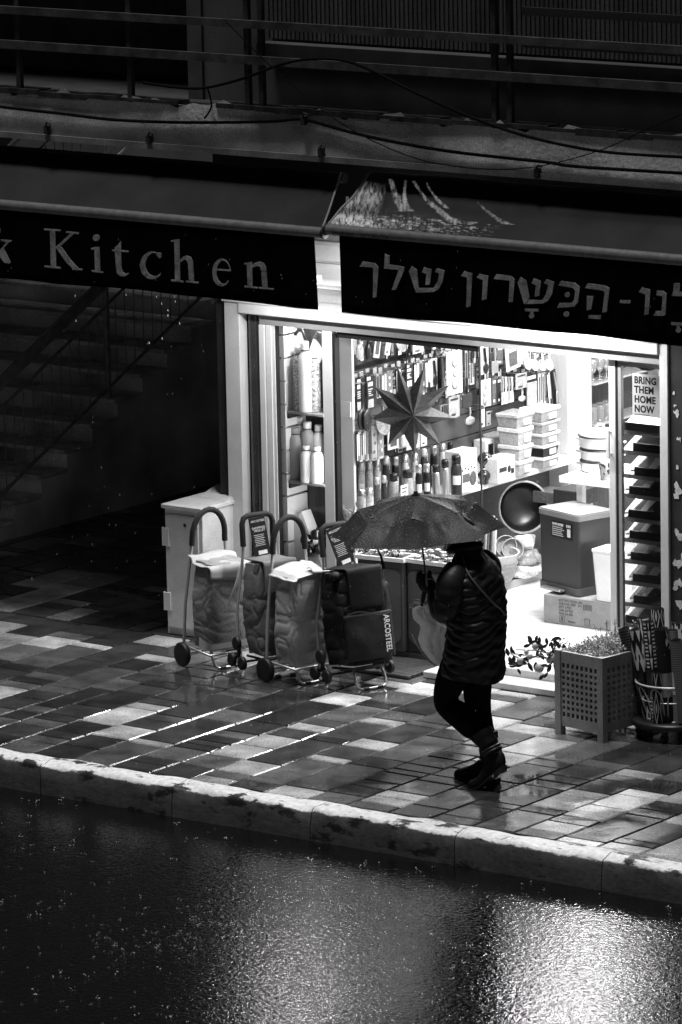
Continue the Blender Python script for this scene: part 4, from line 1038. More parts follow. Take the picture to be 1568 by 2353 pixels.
# dispenser like a small white radio
def dec_radio(t, T, d, w, h):
    mb = MB(); mb.box(.0005, .003, -w*.25, w*.28, h*.16, h*.88, T, bev=.001); mb.build('front_panel', TONES['k'], t)
    mb = MB(); mb.box(.0032, .006, -w*.28, w*.30, h*.40, h*.52, T); mb.ball(T @ V(.004, 0, h*.2), .010, 10, 6); mb.build('trim', TONES['w'], t)
pkg_box(1128, 1085, 22, 74, .10, 'w', 'white dispenser with black front panel behind the pepper mills', z=ZS, name='soap_dispenser', decor=dec_radio)
# food containers
def tub(px, py, wpx, hpx, dm, tone, label, z, lidt='w', rnd_=False):
    b = at_z(px, py, z); s = pxm(b); h = hpx/(s*.98); w = wpx/(s*.60)
    t = thing('food_container', label, 'container', tuple(b), 'food containers on the long white shelf')
    if rnd_:
        r_ = wpx/s/2
        mb = MB(); mb.lathe([(r_*.86, .001), (r_, h*.72)], b+V(-r_, 0, 0), 22); mb.build('tub', TONES[tone], t)
        mb = MB(); mb.lathe([(r_*1.02, h*.74), (r_*1.04, h*.9), (r_*.95, h), (.001, h*.99)], b+V(-r_, 0, 0), 22); mb.build('lid', TONES[lidt], t)
    else:
        mb = MB(); e = .012
        mb.hexa([b+V(-dm+e, -w/2+e, .001), b+V(-e, -w/2+e, .001), b+V(-e, w/2-e, .001), b+V(-dm+e, w/2-e, .001), b+V(-dm+.004, -w/2+.004, h*.72), b+V(-.004, -w/2+.004, h*.72), b+V(-.004, w/2-.004, h*.72), b+V(-dm+.004, w/2-.004, h*.72)]); mb.build('tub', TONES[tone], t)
        mb = MB(); mb.box(b.x-dm-.004, b.x+.004, b.y-w/2-.004, b.y+w/2+.004, b.z+h*.725, b.z+h*.99, bev=.005); mb.build('lid', TONES[lidt], t)
        mb = MB(); mb.box(b.x-.006, b.x+.0015, b.y-w*.1, b.y+w*.3, b.z+h*.15, b.z+h*.6); mb.build('label_sticker', TONES['w' if tone != 'w' else 'l'], t)
    return b, h, t
def stack(items, px, py, dm):
    z = ZS; b0 = at_z(px, py, ZS)
    for (wpx, hpx, tone, lid, lb, rnd_) in items:
        # find picture point whose z-plane point lies over the base
        d = b0-CAM; s = pxm(b0)
        t0 = len(bpy.data.objects)
        h = hpx/(s*.98)
        # direct build at (b0.x, b0.y, z)
        q = V(b0.x, b0.y, z); pxx = _px(q)
        tub(pxx[0], pxx[1], wpx, hpx, dm, tone, lb, z, lid, rnd_); z += h+.001
def _px(P):
    v = np.array(P)-np.array(CAM); dd = v @ _fw
    return 784+F*(v @ _R)/dd, 1176.5-F*(v @ _U)/dd
stack([(38, 24, 'c', 'w', 'bottom round white tub under the wide round lid', True), (40, 24, 'c', 'w', 'middle round tub under the wide round lid', True), (64, 30, 'w', 'w', 'wide round white tub with broad lid on top of its stack', True)], 1168, 1078, .16)
stack([(34, 34, 'c', 'w', 'bottom square clip tub in the stack of three', False), (34, 34, 'c', 'w', 'middle square clip tub in the stack of three', False), (36, 40, 'c', 'w', 'upper square clip tub in the stack of three', False), (42, 32, 'l', 'c', 'clear lidded tub on top of the square clip tubs', False)], 1210, 1090, .17)
stack([(40, 26, 'l', 'w', 'lowest flat lunch box in the tall stack by the wooden column', False), (38, 28, 'k', 'w', 'flat lunch box with black tub and white handle in the tall stack', False), (42, 26, 'l', 'w', 'third flat lunch box up in the tall stack by the column', False), (44, 26, 'l', 'c', 'fourth flat lunch box up in the tall stack by the column', False), (46, 30, 'l', 'w', 'topmost flat lunch box in the tall stack by the column', False)], 1268, 1074, .18)
# things below the shelf
ZB = FL+.05
bk_ = at_z(1105, 1215, .35)
for k in range(9):
    x0 = -1.30; y0 = 1.20+.028*k; h = .34+.02*math.sin(k*2.2)
    t = thing('cutting_board', ['dark', 'light', 'grey', 'dark', 'pale', 'grey', 'dark', 'light', 'white'][k]+' edged board standing under the shelf, '+['first', 'second', 'third', 'fourth', 'fifth', 'sixth', 'seventh', 'eighth', 'last'][k]+' in the row left of the big pan', 'board', (x0, y0, ZB), 'boards standing under the shelf')
    T = Matrix.Translation(V(x0, y0, ZB)) @ Matrix.Rotation(math.radians(-6), 4, 'X')
    mb = MB(); mb.box(-.03, .22, -.008, .008, 0.002, h+.12, T, bev=.003); mb.build('board', TONES['dmgdlmdlw'[k]], t)
    mb = MB(); mb.box(.19, .2203, -.0083, .0083, h+.05, h+.1, T); mb.build('label_sticker', TONES['w'], t)
def basin(c, n, r_, dpt, tone, inner, label, name, cat):
    q = n.to_track_quat('Z', 'Y').to_matrix().to_4x4()
    t = thing(name, label, cat, tuple(c))
    mb = MB(); mb.lathe([(.001, -dpt), (r_*.7, -dpt), (r_*.9, -dpt*.6), (r_, 0), (r_*1.06, .006), (r_*1.06, .012), (r_*.98, .008)], c, 32, q, cap=False); mb.build('bowl', TONES[tone], t)
    mb = MB(); mb.lathe([(r_*.97, .004), (r_*.85, -dpt*.55), (r_*.66, -dpt*.92), (.001, -dpt*.95)], c, 32, q, cap=False); mb.build('inside', TONES[inner], t)
    return t
pc = at_x(1203, 1165, -1.12)
bt = basin(pc, V(.82, -.62, .12), .17, .10, 's', 'k', 'big dark lined pan propped on edge under the shelf', 'large_pan', 'pan')
mb = MB(); mb.box(pc.x-.02, pc.x+.03, pc.y+.12, pc.y+.16, pc.z+.12, pc.z+.16, bev=.008); mb.build('handle', BLACKP, bt)
pkg_box(1232, 1140, 60, 40, .12, 'm', 'grey carton with white sticker on the floor shelf behind the big pan', z=.55, decor=dec_pict)
for k, (x, y, r_, tn_, inn, lb) in enumerate(((1150, 1330, .125, 'l', 'm', 'grey mixing bowl lowest in the stack behind the person'), (1150, 1300, .135, 'w', 'l', 'white mixing bowl on top of the stack behind the person'))):
    c = at_z(1146, 1338, ZB); c = V(c.x, c.y, ZB+.13+.07*k)
    basin(c, V(0.05, -.05, 1), r_, .12, tn_, inn, lb, 'mixing_bowl', 'bowl')
for k, (x, y, r_, lb) in enumerate(((1163, 1255, .07, 'clear plate propped on edge right of the umbrella tip'), (1178, 1262, .07, 'second clear plate propped behind the bowls'))):
    c = at_x(x, y, -1.10+.04*k); basin(c, V(.7, -.7, .25), r_, .03, 'c', 'l', lb, 'glass_plate', 'plate')
def wrap_bag(px, py, X, w, h, d, tone, label, seed):
    b = at_x(px, py, X); nz = value_noise(seed)
    mb = MB()
    def f(u, v):
        a = 2*math.pi*u; ph = math.pi*(v-.5)
        k = math.cos(ph)**.5 if math.cos(ph) > 0 else 0
        q = 1+.5*(nz(u*9+seed, v*7)-.5)
        return b+V(d*k*q*math.cos(a), w*k*q*math.sin(a), h*(math.sin(ph)+1)/2*(1+.15*(nz(u*5, v*5+3)-.5)))
    mb.grid(f, 22, 12, closed_u=True)
    return tag(mb.build('wrapped_bundle', mat('bag_'+tone, {'w': .7, 'l': .45, 'm': .25}[tone], .18, var=.6, scale=18, coat=.4), None), label, 'bag')
wrap_bag(1205, 1265, -1.12, .10, .12, .07, 'w', 'white wrapped bundle with dark dot just below the big pan', 3)
wrap_bag(1212, 1298, -1.08, .12, .10, .08, 'm', 'striped shiny bundle in the middle of the wrapped pile', 5)
wrap_bag(1205, 1328, -1.08, .15, .10, .10, 'w', 'white plastic wrapped bundle on the base board', 9)
wrap_bag(1228, 1318, -1.06, .08, .07, .05, 'l', 'small pale bundle at the right of the wrapped pile', 12)

# ---- glassware cabinet at the far end
gc = thing('glass_cabinet', 'tall wood backed cabinet with glass shelves beyond the wooden column', 'cabinet', (-1.3, 3.1, FL))
mb = MB(); mb.box(-1.455, -1.43, 2.76, 3.9, FL, 2.5); mb.build('back_panel', WOODD, gc)
mb = MB(); mb.box(-1.42, -1.30, 2.752, 2.79, FL, 2.5); mb.build('side_panel', WOODL, gc)
mb = MB(); mb.box(-1.30, -1.27, 2.752, 2.84, FL, 2.5); mb.build('dark_post', TONES['d'], gc)
mb = MB(); mb.box(-1.30, -1.27, 2.842, 2.90, FL, 2.5); mb.build('light_post', WOODL, gc)
for z in (1.265, .975, 1.56):
    mb = MB(); mb.box(-1.428, -1.25, 2.91, 3.88, z-.014, z); mb.build('glass_shelf', TONES['c'], gc)
GW = mat('glassware', .8, .04, var=0, trans=.75, coat=.3)
k = 0
for z, hh, nm in ((1.265, .16, 'upper'), (.975, .20, 'lower')):
    for row in range(2):
        for j in range(4):
            b = V(-1.30-.07*row, 2.96+.085*j+.02*row, z+.001)
            t_ = MB()
            if nm == 'upper': t_.lathe([(.026, 0), (.026, .004), (.004, .008), (.004, .05), (.022, .075), (.03, .11), (.027, hh)], b, 12)
            else: t_.lathe([(.024, 0), (.026, .006), (.03, .10), (.031, hh*.55), (.028, hh*.56)], b, 12)
            o = t_.build('drinking_glass', GW)
            tag(o, ('stemmed' if nm == 'upper' else 'straight')+' drinking glass, %s row, %s cabinet shelf, %s from wooden column' % (['front', 'rear'][row], nm, ['nearest', 'second', 'third', 'farthest'][j]), 'glass', 'glasses on the cabinet shelves')

# ---- white table with pots
TZ = 1.0
ta = at_z(1285, 1093, TZ); tb_ = at_z(1402, 1108, TZ)
tbl = thing('display_table', 'white topped display table with thin legs behind the door stile', 'table', (.1, 1.4, FL))
mb = MB(); mb.box(ta.x, .75, ta.y-.005, 1.75, TZ-.045, TZ, bev=.004); mb.build('table_top', SHW, tbl)
for (x, y) in ((ta.x+.09, 1.30), (ta.x+.09, 1.68), (.70, 1.22), (.70, 1.68)):
    mb = MB(); mb.box(x-.022, x+.022, y-.022, y+.022, FL, TZ-.047); mb.build('leg', SHW, tbl)
ENM = mat('white_enamel', .8, .15, var=.03, coat=.6)
pcx = at_z(1358, 1088, TZ); pcx = V(pcx.x, pcx.y+.12, TZ)
z = TZ+.001
for k, (r_, h, lb) in enumerate(((.132, .075, 'white enamel pot with black rim at the bottom of the stack'), (.132, .075, 'white enamel pot with black rim in the middle of the stack'), (.142, .085, 'wide white enamel pot with domed lid on top of the stack'))):
    b = V(pcx.x, pcx.y, z); t = thing('enamel_pot', lb, 'pot', tuple(b), 'enamel pots stacked on the white table')
    mb = MB(); mb.lathe([(r_*.92, .001), (r_, .012), (r_, h*.85), (r_*1.03, h*.9)], b, 28); mb.build('body', ENM, t)
    mb = MB(); mb.tube([b+V(r_*1.03*math.cos(a), r_*1.03*math.sin(a), h*.92) for a in [6.2832*i/28 for i in range(28)]], .005, 6, closed=True); mb.build('rim', BLACKP, t)
    mb = MB()
    for s_ in (-1, 1): mb.tube([b+V(s_*r_*.98, -.03, h*.5), b+V(s_*(r_+.04), -.02, h*.55), b+V(s_*(r_+.04), .02, h*.55), b+V(s_*r_*.98, .03, h*.5)], .008, 6)
    mb.build('handle', ENM, t)
    if k == 2:
        mb = MB(); mb.lathe([(r_*1.02, h*.95), (r_*.95, h*1.15), (r_*.5, h*1.4), (.001, h*1.48)], b, 28); ld = mb.build('lid', ENM, t)
        mb = MB(); mb.tube([b+V(-.03, 0, h*1.44), b+V(-.02, 0, h*1.75), b+V(.02, 0, h*1.75), b+V(.03, 0, h*1.44)], .007, 6); mb.build('knob', ENM, ld)
    z += h+.004
mg = at_z(1391, 1103, TZ); t = thing('patterned_mug', 'tall light mug with flower pattern standing beside the enamel pots', 'mug', tuple(mg))
mb = MB(); mb.lathe([(.033, .001), (.035, .006), (.036, .14), (.033, .142)], mg, 18); mb.build('body', TONES['l'], t)
mb = MB(); r = random.Random(6)
for k in range(14):
    a = math.radians(r.uniform(-150, 20)); zz_ = r.uniform(.02, .13)
    mb.ball(mg+V(.036*math.cos(a), .036*math.sin(a), zz_), 1, 7, 5, (.006, .006, .009))
mb.build('flower_pattern', TONES['k'], t)
pkg_box(1352, 1160, 50, 36, .2, 'd', 'dark box with light print under the white table', z=.62, decor=dec_pict)
pkg_box(1300, 1155, 40, 26, .2, 'm', 'grey carton under the left end of the white table', z=.62)

# ---- carton, pedal bin and white bin near the door
bx0_, bx1_ = at_z(1246, 1431, FL).x, at_z(1400, 1449, FL).x
ct = thing('shipping_carton', 'large printed shipping carton on the shop floor under the pedal bin', 'carton', ((bx0_+bx1_)/2, 1.0, FL))
CARD = mat('carton_board', .27, .7, var=.12, scale=20)
mb = MB(); mb.box(bx0_, bx1_+.03, .83, 1.30, FL+.001, .288, bev=.004); mb.build('carton_body', CARD, ct)
PRN = mat('carton_print', .10, .7, var=0)
fr_ = lambda dx, dz: frame(V(bx0_+dx, .8285, FL+dz), (1, 0, 0), (0, 0, 1))
for k, s_ in enumerate(('KITCHEN PEDAL BIN', 'COLOUR GREY  30 L', 'QTY 1 PCS', 'G.W. 5.4 KG', 'N.W. 4.6 KG')): text_mesh(s_, .021, 'carton_print', PRN, fr_(.12, .155-.022*k), ct, xs=.95)
text_mesh('FRAGILE', .016, 'carton_print', PRN, fr_(.19, .022), ct)
for gset in (((.125, .165, .018, .020), (.125, .165, .058, .060), (.125, .127, .018, .060), (.163, .165, .018, .060)), ((.138, .152, .035, .052), (.143, .147, .022, .036)), ((.32, .36, .018, .020), (.32, .36, .058, .060), (.32, .322, .018, .06), (.358, .36, .018, .06)), tuple((.31+.007*k, .31+.007*k+(.002 if k % 3 else .004), .115, .155) for k in range(10))):
    mb = MB()
    for (a, b, c, d) in gset: mb.box(bx0_+a, bx0_+b, .8275, .8287, FL+c, FL+d)
    mb.build('carton_mark', PRN, ct)
pa_, pb_ = at_z(1240, 1350, .29), at_z(1330, 1373, .29)
ang = math.atan2(pb_.y-pa_.y, pb_.x-pa_.x); wb = (pb_-pa_).length
T = Matrix.Translation(V(pa_.x, pa_.y, .29)) @ Matrix.Rotation(ang, 4, 'Z')
bn = thing('pedal_bin', 'grey square pedal bin with pale lid standing on the carton', 'bin', (pa_.x+.2, pa_.y, .29))
BINM = mat('bin_grey_metal', .05, .4, .3, var=.1); DEP = .30; HB_ = .53
def rrect(x0, x1, y0, y1, r_, n=5):
    out = []
    for (cx, cy, a0) in ((x1-r_, y1-r_, 0), (x0+r_, y1-r_, 90), (x0+r_, y0+r_, 180), (x1-r_, y0+r_, 270)):
        for k in range(n+1): a = math.radians(a0+90*k/n); out.append((cx+r_*math.cos(a), cy+r_*math.sin(a)))
    return out
def rprism(mb, x0, x1, y0, y1, z0, z1, r_, T, taper=0.0):
    a = rrect(x0+taper, x1-taper, y0+taper, y1-taper, r_); b = rrect(x0, x1, y0, y1, r_); n = len(a)
    vs = [T @ V(x, y, z0) for x, y in a]+[T @ V(x, y, z1) for x, y in b]
    mb.add(vs, [(i, (i+1) % n, (i+1) % n+n, i+n) for i in range(n)], True); mb.add([vs[i] for i in range(n)], [tuple(range(n-1, -1, -1))]); mb.add(vs[n:], [tuple(range(n))])
mb = MB(); rprism(mb, 0, wb, 0, DEP, .055, HB_-.035, .025, T, .004); mb.build('body', BINM, bn)
mb = MB(); rprism(mb, -.004, wb+.004, -.004, DEP+.004, .001, .053, .025, T); mb.build('base_skirt', mat('bin_base', .07, .5, var=.1), bn)
mb = MB(); rprism(mb, -.006, wb+.006, -.006, DEP+.006, HB_-.033, HB_, .028, T); rprism(mb, .0, wb, .0, DEP, HB_, HB_+.008, .026, T); mb.build('lid', mat('bin_lid', .24, .35, .2, var=.08), bn)
mb = MB(); mb.box(wb*.18, wb*.68, -.055, -.006, .018, .032, T, bev=.004); mb.build('pedal', mat('pedal_metal', .4, .3, .7, var=.1), bn)
mb = MB(); mb.box(wb*.33, wb*.86, -.0035, -.0005, HB_-.165, HB_-.055, T); lbq = mb.build('label_sticker', TONES['k'], bn)
fl_ = lambda u, zz_: frame(T @ V(wb*u, -.0040, zz_), T.to_3x3() @ V(1, 0, 0), (0, 0, 1))
text_mesh('MAPIM SERIES', .021, 'print', TONES['w'], fl_(.36, HB_-.085), lbq, bold=.0008, xs=.9)
mb = MB()
for k, L in enumerate((.26, .30, .24, .26, .28)): mb.box(wb*.36, wb*(.36+L), -.0046, -.0036, HB_-.100-.013*k, HB_-.0955-.013*k, T)
mb.box(wb*.74, wb*.82, -.0046, -.0036, HB_-.148, HB_-.095, T); mb.box(wb*.72, wb*.745, -.0046, -.0036, HB_-.085, HB_-.068, T); mb.box(wb*.76, wb*.785, -.0046, -.0036, HB_-.085, HB_-.068, T); mb.box(wb*.80, wb*.825, -.0046, -.0036, HB_-.085, HB_-.068, T)
mb.build('print', TONES['w'], lbq)
wbp = at_z(1392, 1384, .29); t = thing('white_bin', 'tall narrow white plastic bin on the carton beside the pedal bin', 'bin', tuple(wbp))
Tw = Matrix.Translation(V(wbp.x-.11, wbp.y, .29))
mb = MB(); rprism(mb, 0, .22, 0, .20, .001, .315, .03, Tw, .018); mb.build('body', WHITE, t)
mb = MB(); rprism(mb, -.004, .224, -.004, .204, .318, .335, .03, Tw); mb.build('lid', WHITE, t)

# ---- rack of sloping trays behind the right pane
rk = thing('display_rack', 'rack of sloping shelves behind the right hand glass pane', 'rack', (1.0, .3, FL))
RKX0, RKX1 = at_y(1433, 1200, .13).x, xr0+.08
RK = mat('rack_grey', .20, .5, var=.2)
mb = MB(); mb.box(RKX0, RKX1, .34, .36, FL, 1.60); mb.build('rack_back', RK, rk)
mb = MB(); mb.box(RKX1+.002, RKX1+.015, .12, .36, FL, 1.60); mb.build('rack_side', RK, rk)
ly = [984, 1030, 1085, 1130, 1184, 1232, 1281, 1330, 1380, 1428]
lx = [1436, 1457, 1460, 1448, 1446, 1449, 1452, 1456, 1458, 1440]
TRT = [mat('tray_top_%d' % k, c, .3, var=.35, scale=12) for k, c in enumerate((.06, .12, .20, .09))]
for k, (yy, xx_) in enumerate(zip(ly, lx)):
    c = at_y(1490, yy, .12); z0 = c.z; xa = at_y(xx_, yy, .12).x
    dz = .095
    mb = MB(); mb.hexa([V(RKX0, .125, z0-.055), V(RKX1, .125, z0-.055), V(RKX1, .335, z0-.055+dz), V(RKX0, .335, z0-.055+dz), V(RKX0, .125, z0-.028), V(RKX1, .125, z0-.028), V(RKX1, .335, z0-.028+dz), V(RKX0, .335, z0-.028+dz)]); mb.build('shelf', RK, rk)
    lb = ['topmost black tray on the sloping rack below the poster', 'second black fronted tray from the top of the sloping rack', 'third black fronted tray down, mottled top', 'fourth tray down with a bright white left half', 'fifth tray down with white cloth at its left', 'sixth tray down with a chain patterned edge', 'seventh tray down with pale cloth at its left', 'eighth tray down with patterned white cloth', 'ninth tray down with a plain light top', 'lowest tray of the sloping rack above the rolled mats'][k]
    t = thing('display_tray', lb, 'tray', (xa, .12, z0), 'trays on the sloping rack')
    mb = MB(); mb.box(xa, RKX1-.004, .108, .123, z0-.026, z0+.026, bev=.002); mb.build('front_lip', TONES['k'], t)
    mb = MB(); mb.hexa([V(xa, .1235, z0-.0265), V(RKX1-.004, .1235, z0-.0265), V(RKX1-.004, .325, z0-.0265+.0875), V(xa, .325, z0-.0265+.0875), V(xa, .1235, z0+.012), V(RKX1-.004, .1235, z0+.012), V(RKX1-.004, .325, z0+.10), V(xa, .325, z0+.10)]); mb.build('tray_body', TRT[k % 4], t)
    if k > 1:
        wv = [.05, .1, .14, .13, .12, .1, .12, .16, .08, .08][k]
        mb = MB(); mb.hexa([V(xa-.035, .1240, z0-.010), V(xa+wv, .1240, z0+.0125), V(xa+wv, .322, z0+.1005), V(xa-.035, .322, z0+.082), V(xa-.035, .1240, z0+.004), V(xa+wv, .1240, z0+.016), V(xa+wv, .322, z0+.104), V(xa-.035, .322, z0+.10)]); mb.build('folded_cloth', TONES['w' if k % 3 else 'l'], t)
# poster
p0, p1 = at_y(1453, 862, .105), at_y(1453, 953, .105)
t = thing('poster', 'white stencil lettered poster behind the right hand glass pane', 'poster', (p0.x, .11, p1.z))
px1 = xr0+.03
mb = MB(); mb.box(p0.x-.003, px1, .110, .112, p1.z-.004, p0.z+.012); mb.build('sheet', film('poster_paper', .7, .8, .6, 0, 18, .05), t)
INK = mat('stencil_ink', .03, .6, var=0)
hh = (p0.z-p1.z)/4.15
for k, w_ in enumerate(('BRING', 'THEM', 'HOME', 'NOW')):
    text_mesh(w_, hh*1.02, 'stencil_word', INK, frame(V(p0.x+.012, .1090, p0.z-hh*(k+.80)), (1, 0, 0), (0, 0, 1)), t, bold=.0022, xs=.88, space=1.05)
mb = MB(); mb.box(p0.x+.012, p0.x+.125, .1085, .1095, p1.z+.004, p1.z+.008); mb.build('underline', INK, t)
wrap_bag(1498, 850, .98, .12, .10, .06, 'm', 'shiny bundle of wrapped goods above the poster', 21)
mb = MB(); mb.box(RKX0-.02, RKX0+.06, .45, .6, FL, 2.5); tag(mb.build('wood_post', WOODL), 'knotty pale wooden post behind the right hand glass pane', 'post')

# ---- display window contents
wl = thing('window_display', 'white slatted display niche in the narrow shop window', 'display', (-1.6, .15, .45))
mb = MB(); z = .46
while z < 2.04: mb.box(-1.80, -1.762, .065, .284, z, min(z+.138, 2.05)); z += .152
mb.build('slat_side', SLATW, wl)
mb = MB(); mb.box(-1.82, -1.8005, .065, .29, .45, 2.3); mb.box(-1.800, -1.765, .285, .29, .45, 2.05); mb.build('slat_backing', TONES['d'], wl)
mb = MB(); mb.box(-1.761, -1.462, .29, .31, .45, 2.58); mb.build('back_panel', WOODD, wl)
mb = MB(); mb.box(-1.83, -1.2445, .06, .31, .40, .449); mb.build('floor_board', SHW, wl)
s1, s2 = at_y(700, 947, .10).z, at_y(700, 1107, .10).z
for z in (s1, s2):
    mb = MB(); mb.box(-1.760, -1.463, .075, .285, z-.014, z-.001); mb.build('window_shelf', mat('window_shelf_grey', .3, .3, var=.1), wl)
    mb = MB(); mb.box(-1.759, -1.745, .08, .27, z-.05, z-.015); mb.build('shelf_bracket', DKMETAL, wl)
BT = {'w': mat('white_bottle', .72, .35, var=.05), 's': mat('steel_bottle', .5, .3, .6, var=.08), 'g': mat('grey_bottle', .33, .4, var=.08), 'p': mat('speckled_bottle', .36, .4, var=.95, scale=70, detail=2)}
def bottle(px, z, y, r_, h, tone, cap, label, handle=False):
    c = at_y(px, 1000, y); b = V(c.x, y, z)
    t = thing('drink_bottle', label, 'bottle', tuple(b), 'bottles on the window shelves')
    mb = MB(); mb.lathe([(r_*.95, .001), (r_, .006), (r_, h*.72), (r_*.9, h*.80), (r_*.55, h*.86), (r_*.5, h*.88)], b, 20); mb.build('body', BT[tone], t)
    mb = MB(); mb.lathe([(r_*.58, h*.885), (r_*.6, h*.99), (r_*.5, h), (.001, h)], b, 16); mb.build('cap', BT[cap], t)
    mb = MB(); mb.lathe([(r_*.62, h*.872), (r_*.62, h*.884)], b, 16); mb.build('neck_ring', DKMETAL, t)
    if handle:
        mb = MB(); mb.tube([b+V(r_*.9, -.02, h*.78), b+V(r_*1.5, -.03, h*.7), b+V(r_*1.5, -.03, h*.55), b+V(r_*.98, -.02, h*.5)], .004, 6); mb.build('carry_loop', BT['w'], t)
    if tone == 'p' and False: pass
for a in ((657, s1, .11, .042, .36, 's', 'w', 'white flask with side handle leftmost on the upper window shelf'), (673, s1, .15, .030, .40, 'g', 'w', 'slim grey bottle with white cap on the upper window shelf'), (688, s1, .13, .032, .42, 'p', 's', 'speckled bottle with steel cap on the upper window shelf'), (705, s1, .12, .046, .46, 'w', 'w', 'large white bottle on the upper window shelf'), (726, s1, .16, .040, .40, 'p', 'w', 'speckled bottle half hidden by the mullion, upper window shelf')): bottle(*a)
for a in ((654, s2, .11, .040, .36, 's', 'w', 'tall pale bottle leftmost on the lower window shelf'), (678, s2, .15, .050, .34, 'g', 'g', 'wide grey bottle behind the front bottles, lower window shelf'), (690, s2, .21, .040, .40, 'w', 'w', 'white bottle at the back of the lower window shelf'), (707, s2, .19, .046, .38, 'g', 'w', 'grey bottle with white cap at the back right, lower window shelf'), (703, s2, .10, .042, .24, 'w', 'w', 'short white bottle at the front of the lower window shelf'), (728, s2, .11, .042, .24, 'w', 'w', 'short white bottle with hanging tag, lower window shelf'), (732, s2, .22, .040, .36, 'w', 'w', 'pale bottle at the back beside the mullion, lower window shelf')): bottle(*a)
for k, (px, py, lb) in enumerate(((683, 800, 'white handled scoop hanging left in the window top'), (727, 808, 'white handled scoop hanging right in the window top'))):
    c = at_y(px, py, .16); t = thing('hanging_scoop', lb, 'scoop', tuple(c), 'scoops hanging in the window')
    mb = MB(); mb.prism([c+V(-.07, 0, -.02), c+V(-.015, 0, -.12), c+V(.065, 0, -.01), c+V(-.02, 0, .085)], (0, .02, 0)); mb.build('blade', WHITE, t)
    mb = MB(); mb.tube([c+V(-.02, .01, .085), c+V(.01, .01, .125), c+V(.04, .01, .12), c+V(.07, .01, .04), c+V(.062, .01, -.005)], [.010, .012, .012, .010, .008], 8); mb.build('handle', BLACKP if k == 0 else TONES['m'], t)
    mb = MB(); mb.tube([c+V(-.16, .12, .12), c+V(.03, .01, .125)], .003, 5); mb.build('hook', DKMETAL, t)
wg = thing('sloping_display', 'pale sloping wedge stand at the foot of the display window', 'stand', (-1.55, .15, .45))
w0, w1, w2, w3 = at_y(663, 1205, .14), at_y(695, 1175, .14), at_y(746, 1230, .14), at_y(746, 1345, .14)
mb = MB(); mb.prism([V(w0.x, .13, .452), V(w3.x-.01, .13, .452), V(w3.x-.01, .13, at_y(746, 1300, .14).z), V(w1.x, .13, w1.z), V(w0.x, .13, w0.z)], (0, .10, 0)); mb.build('wedge', SLATW, wg)
for k, (px, py) in enumerate(((705, 1240), (728, 1228), (733, 1262), (712, 1268))):
    c = at_y(px, py, .095); t = thing('black_pot', ['round black pot upper left on the window wedge', 'round black pot upper right on the window wedge', 'round black pot lower right on the window wedge', 'round black pot lower left on the window wedge'][k], 'pot', tuple(c), 'black pots in the display window')
    mb = MB(); mb.lathe([(.030, -.03), (.042, -.015), (.042, .015), (.036, .022)], c, 16); mb.build('body', MATS['glossy_black'], t)
    mb = MB(); mb.lathe([(.038, .0225), (.02, .034), (.006, .036), (.006, .046), (.001, .047)], c, 14); mb.build('lid', MATS['glossy_black'], t)
# orchid behind the fixed leaf
oc = at_y(805, 1290, .07)
oc.z = .5
t = thing('orchid', 'white flowering orchid just inside the fixed door pane', 'plant', tuple(oc))
PET = mat('white_petal', .75, .5, var=.1); LEAF = mat('dark_leaf', .035, .4, var=.4); STEM = mat('plant_stem', .06, .5, var=.3)
r = random.Random(31); mbs, mbf = MB(), MB()
for k in range(7):
    px = 800+r.uniform(-16, 30); py = 1150+r.uniform(0, 100)
    q = at_y(px, py, .07); mbs.tube([oc, (oc+q)/2+V(r.uniform(-.03, .03), 0, .05), q], .003, 5)
for k in range(26):
    px = 785+r.uniform(0, 38); py = 1165+r.uniform(-10, 110)
    q = at_y(px, py, .075)
    for i in range(5):
        a = 6.283*i/5+r.random(); mbf.ball(q+V(math.cos(a)*.012, r.uniform(-.006, .006), math.sin(a)*.012), 1, 6, 4, (.012, .004, .012))
mbs.build('stem', STEM, t); mbf.build('blossoms', PET, t)
mb = MB(); mb.lathe([(.05, -.02), (.07, .03), (.072, .06), (.06, .06)], oc-V(0, 0, .06), 16); mb.build('flower_pot', TONES['l'], t)
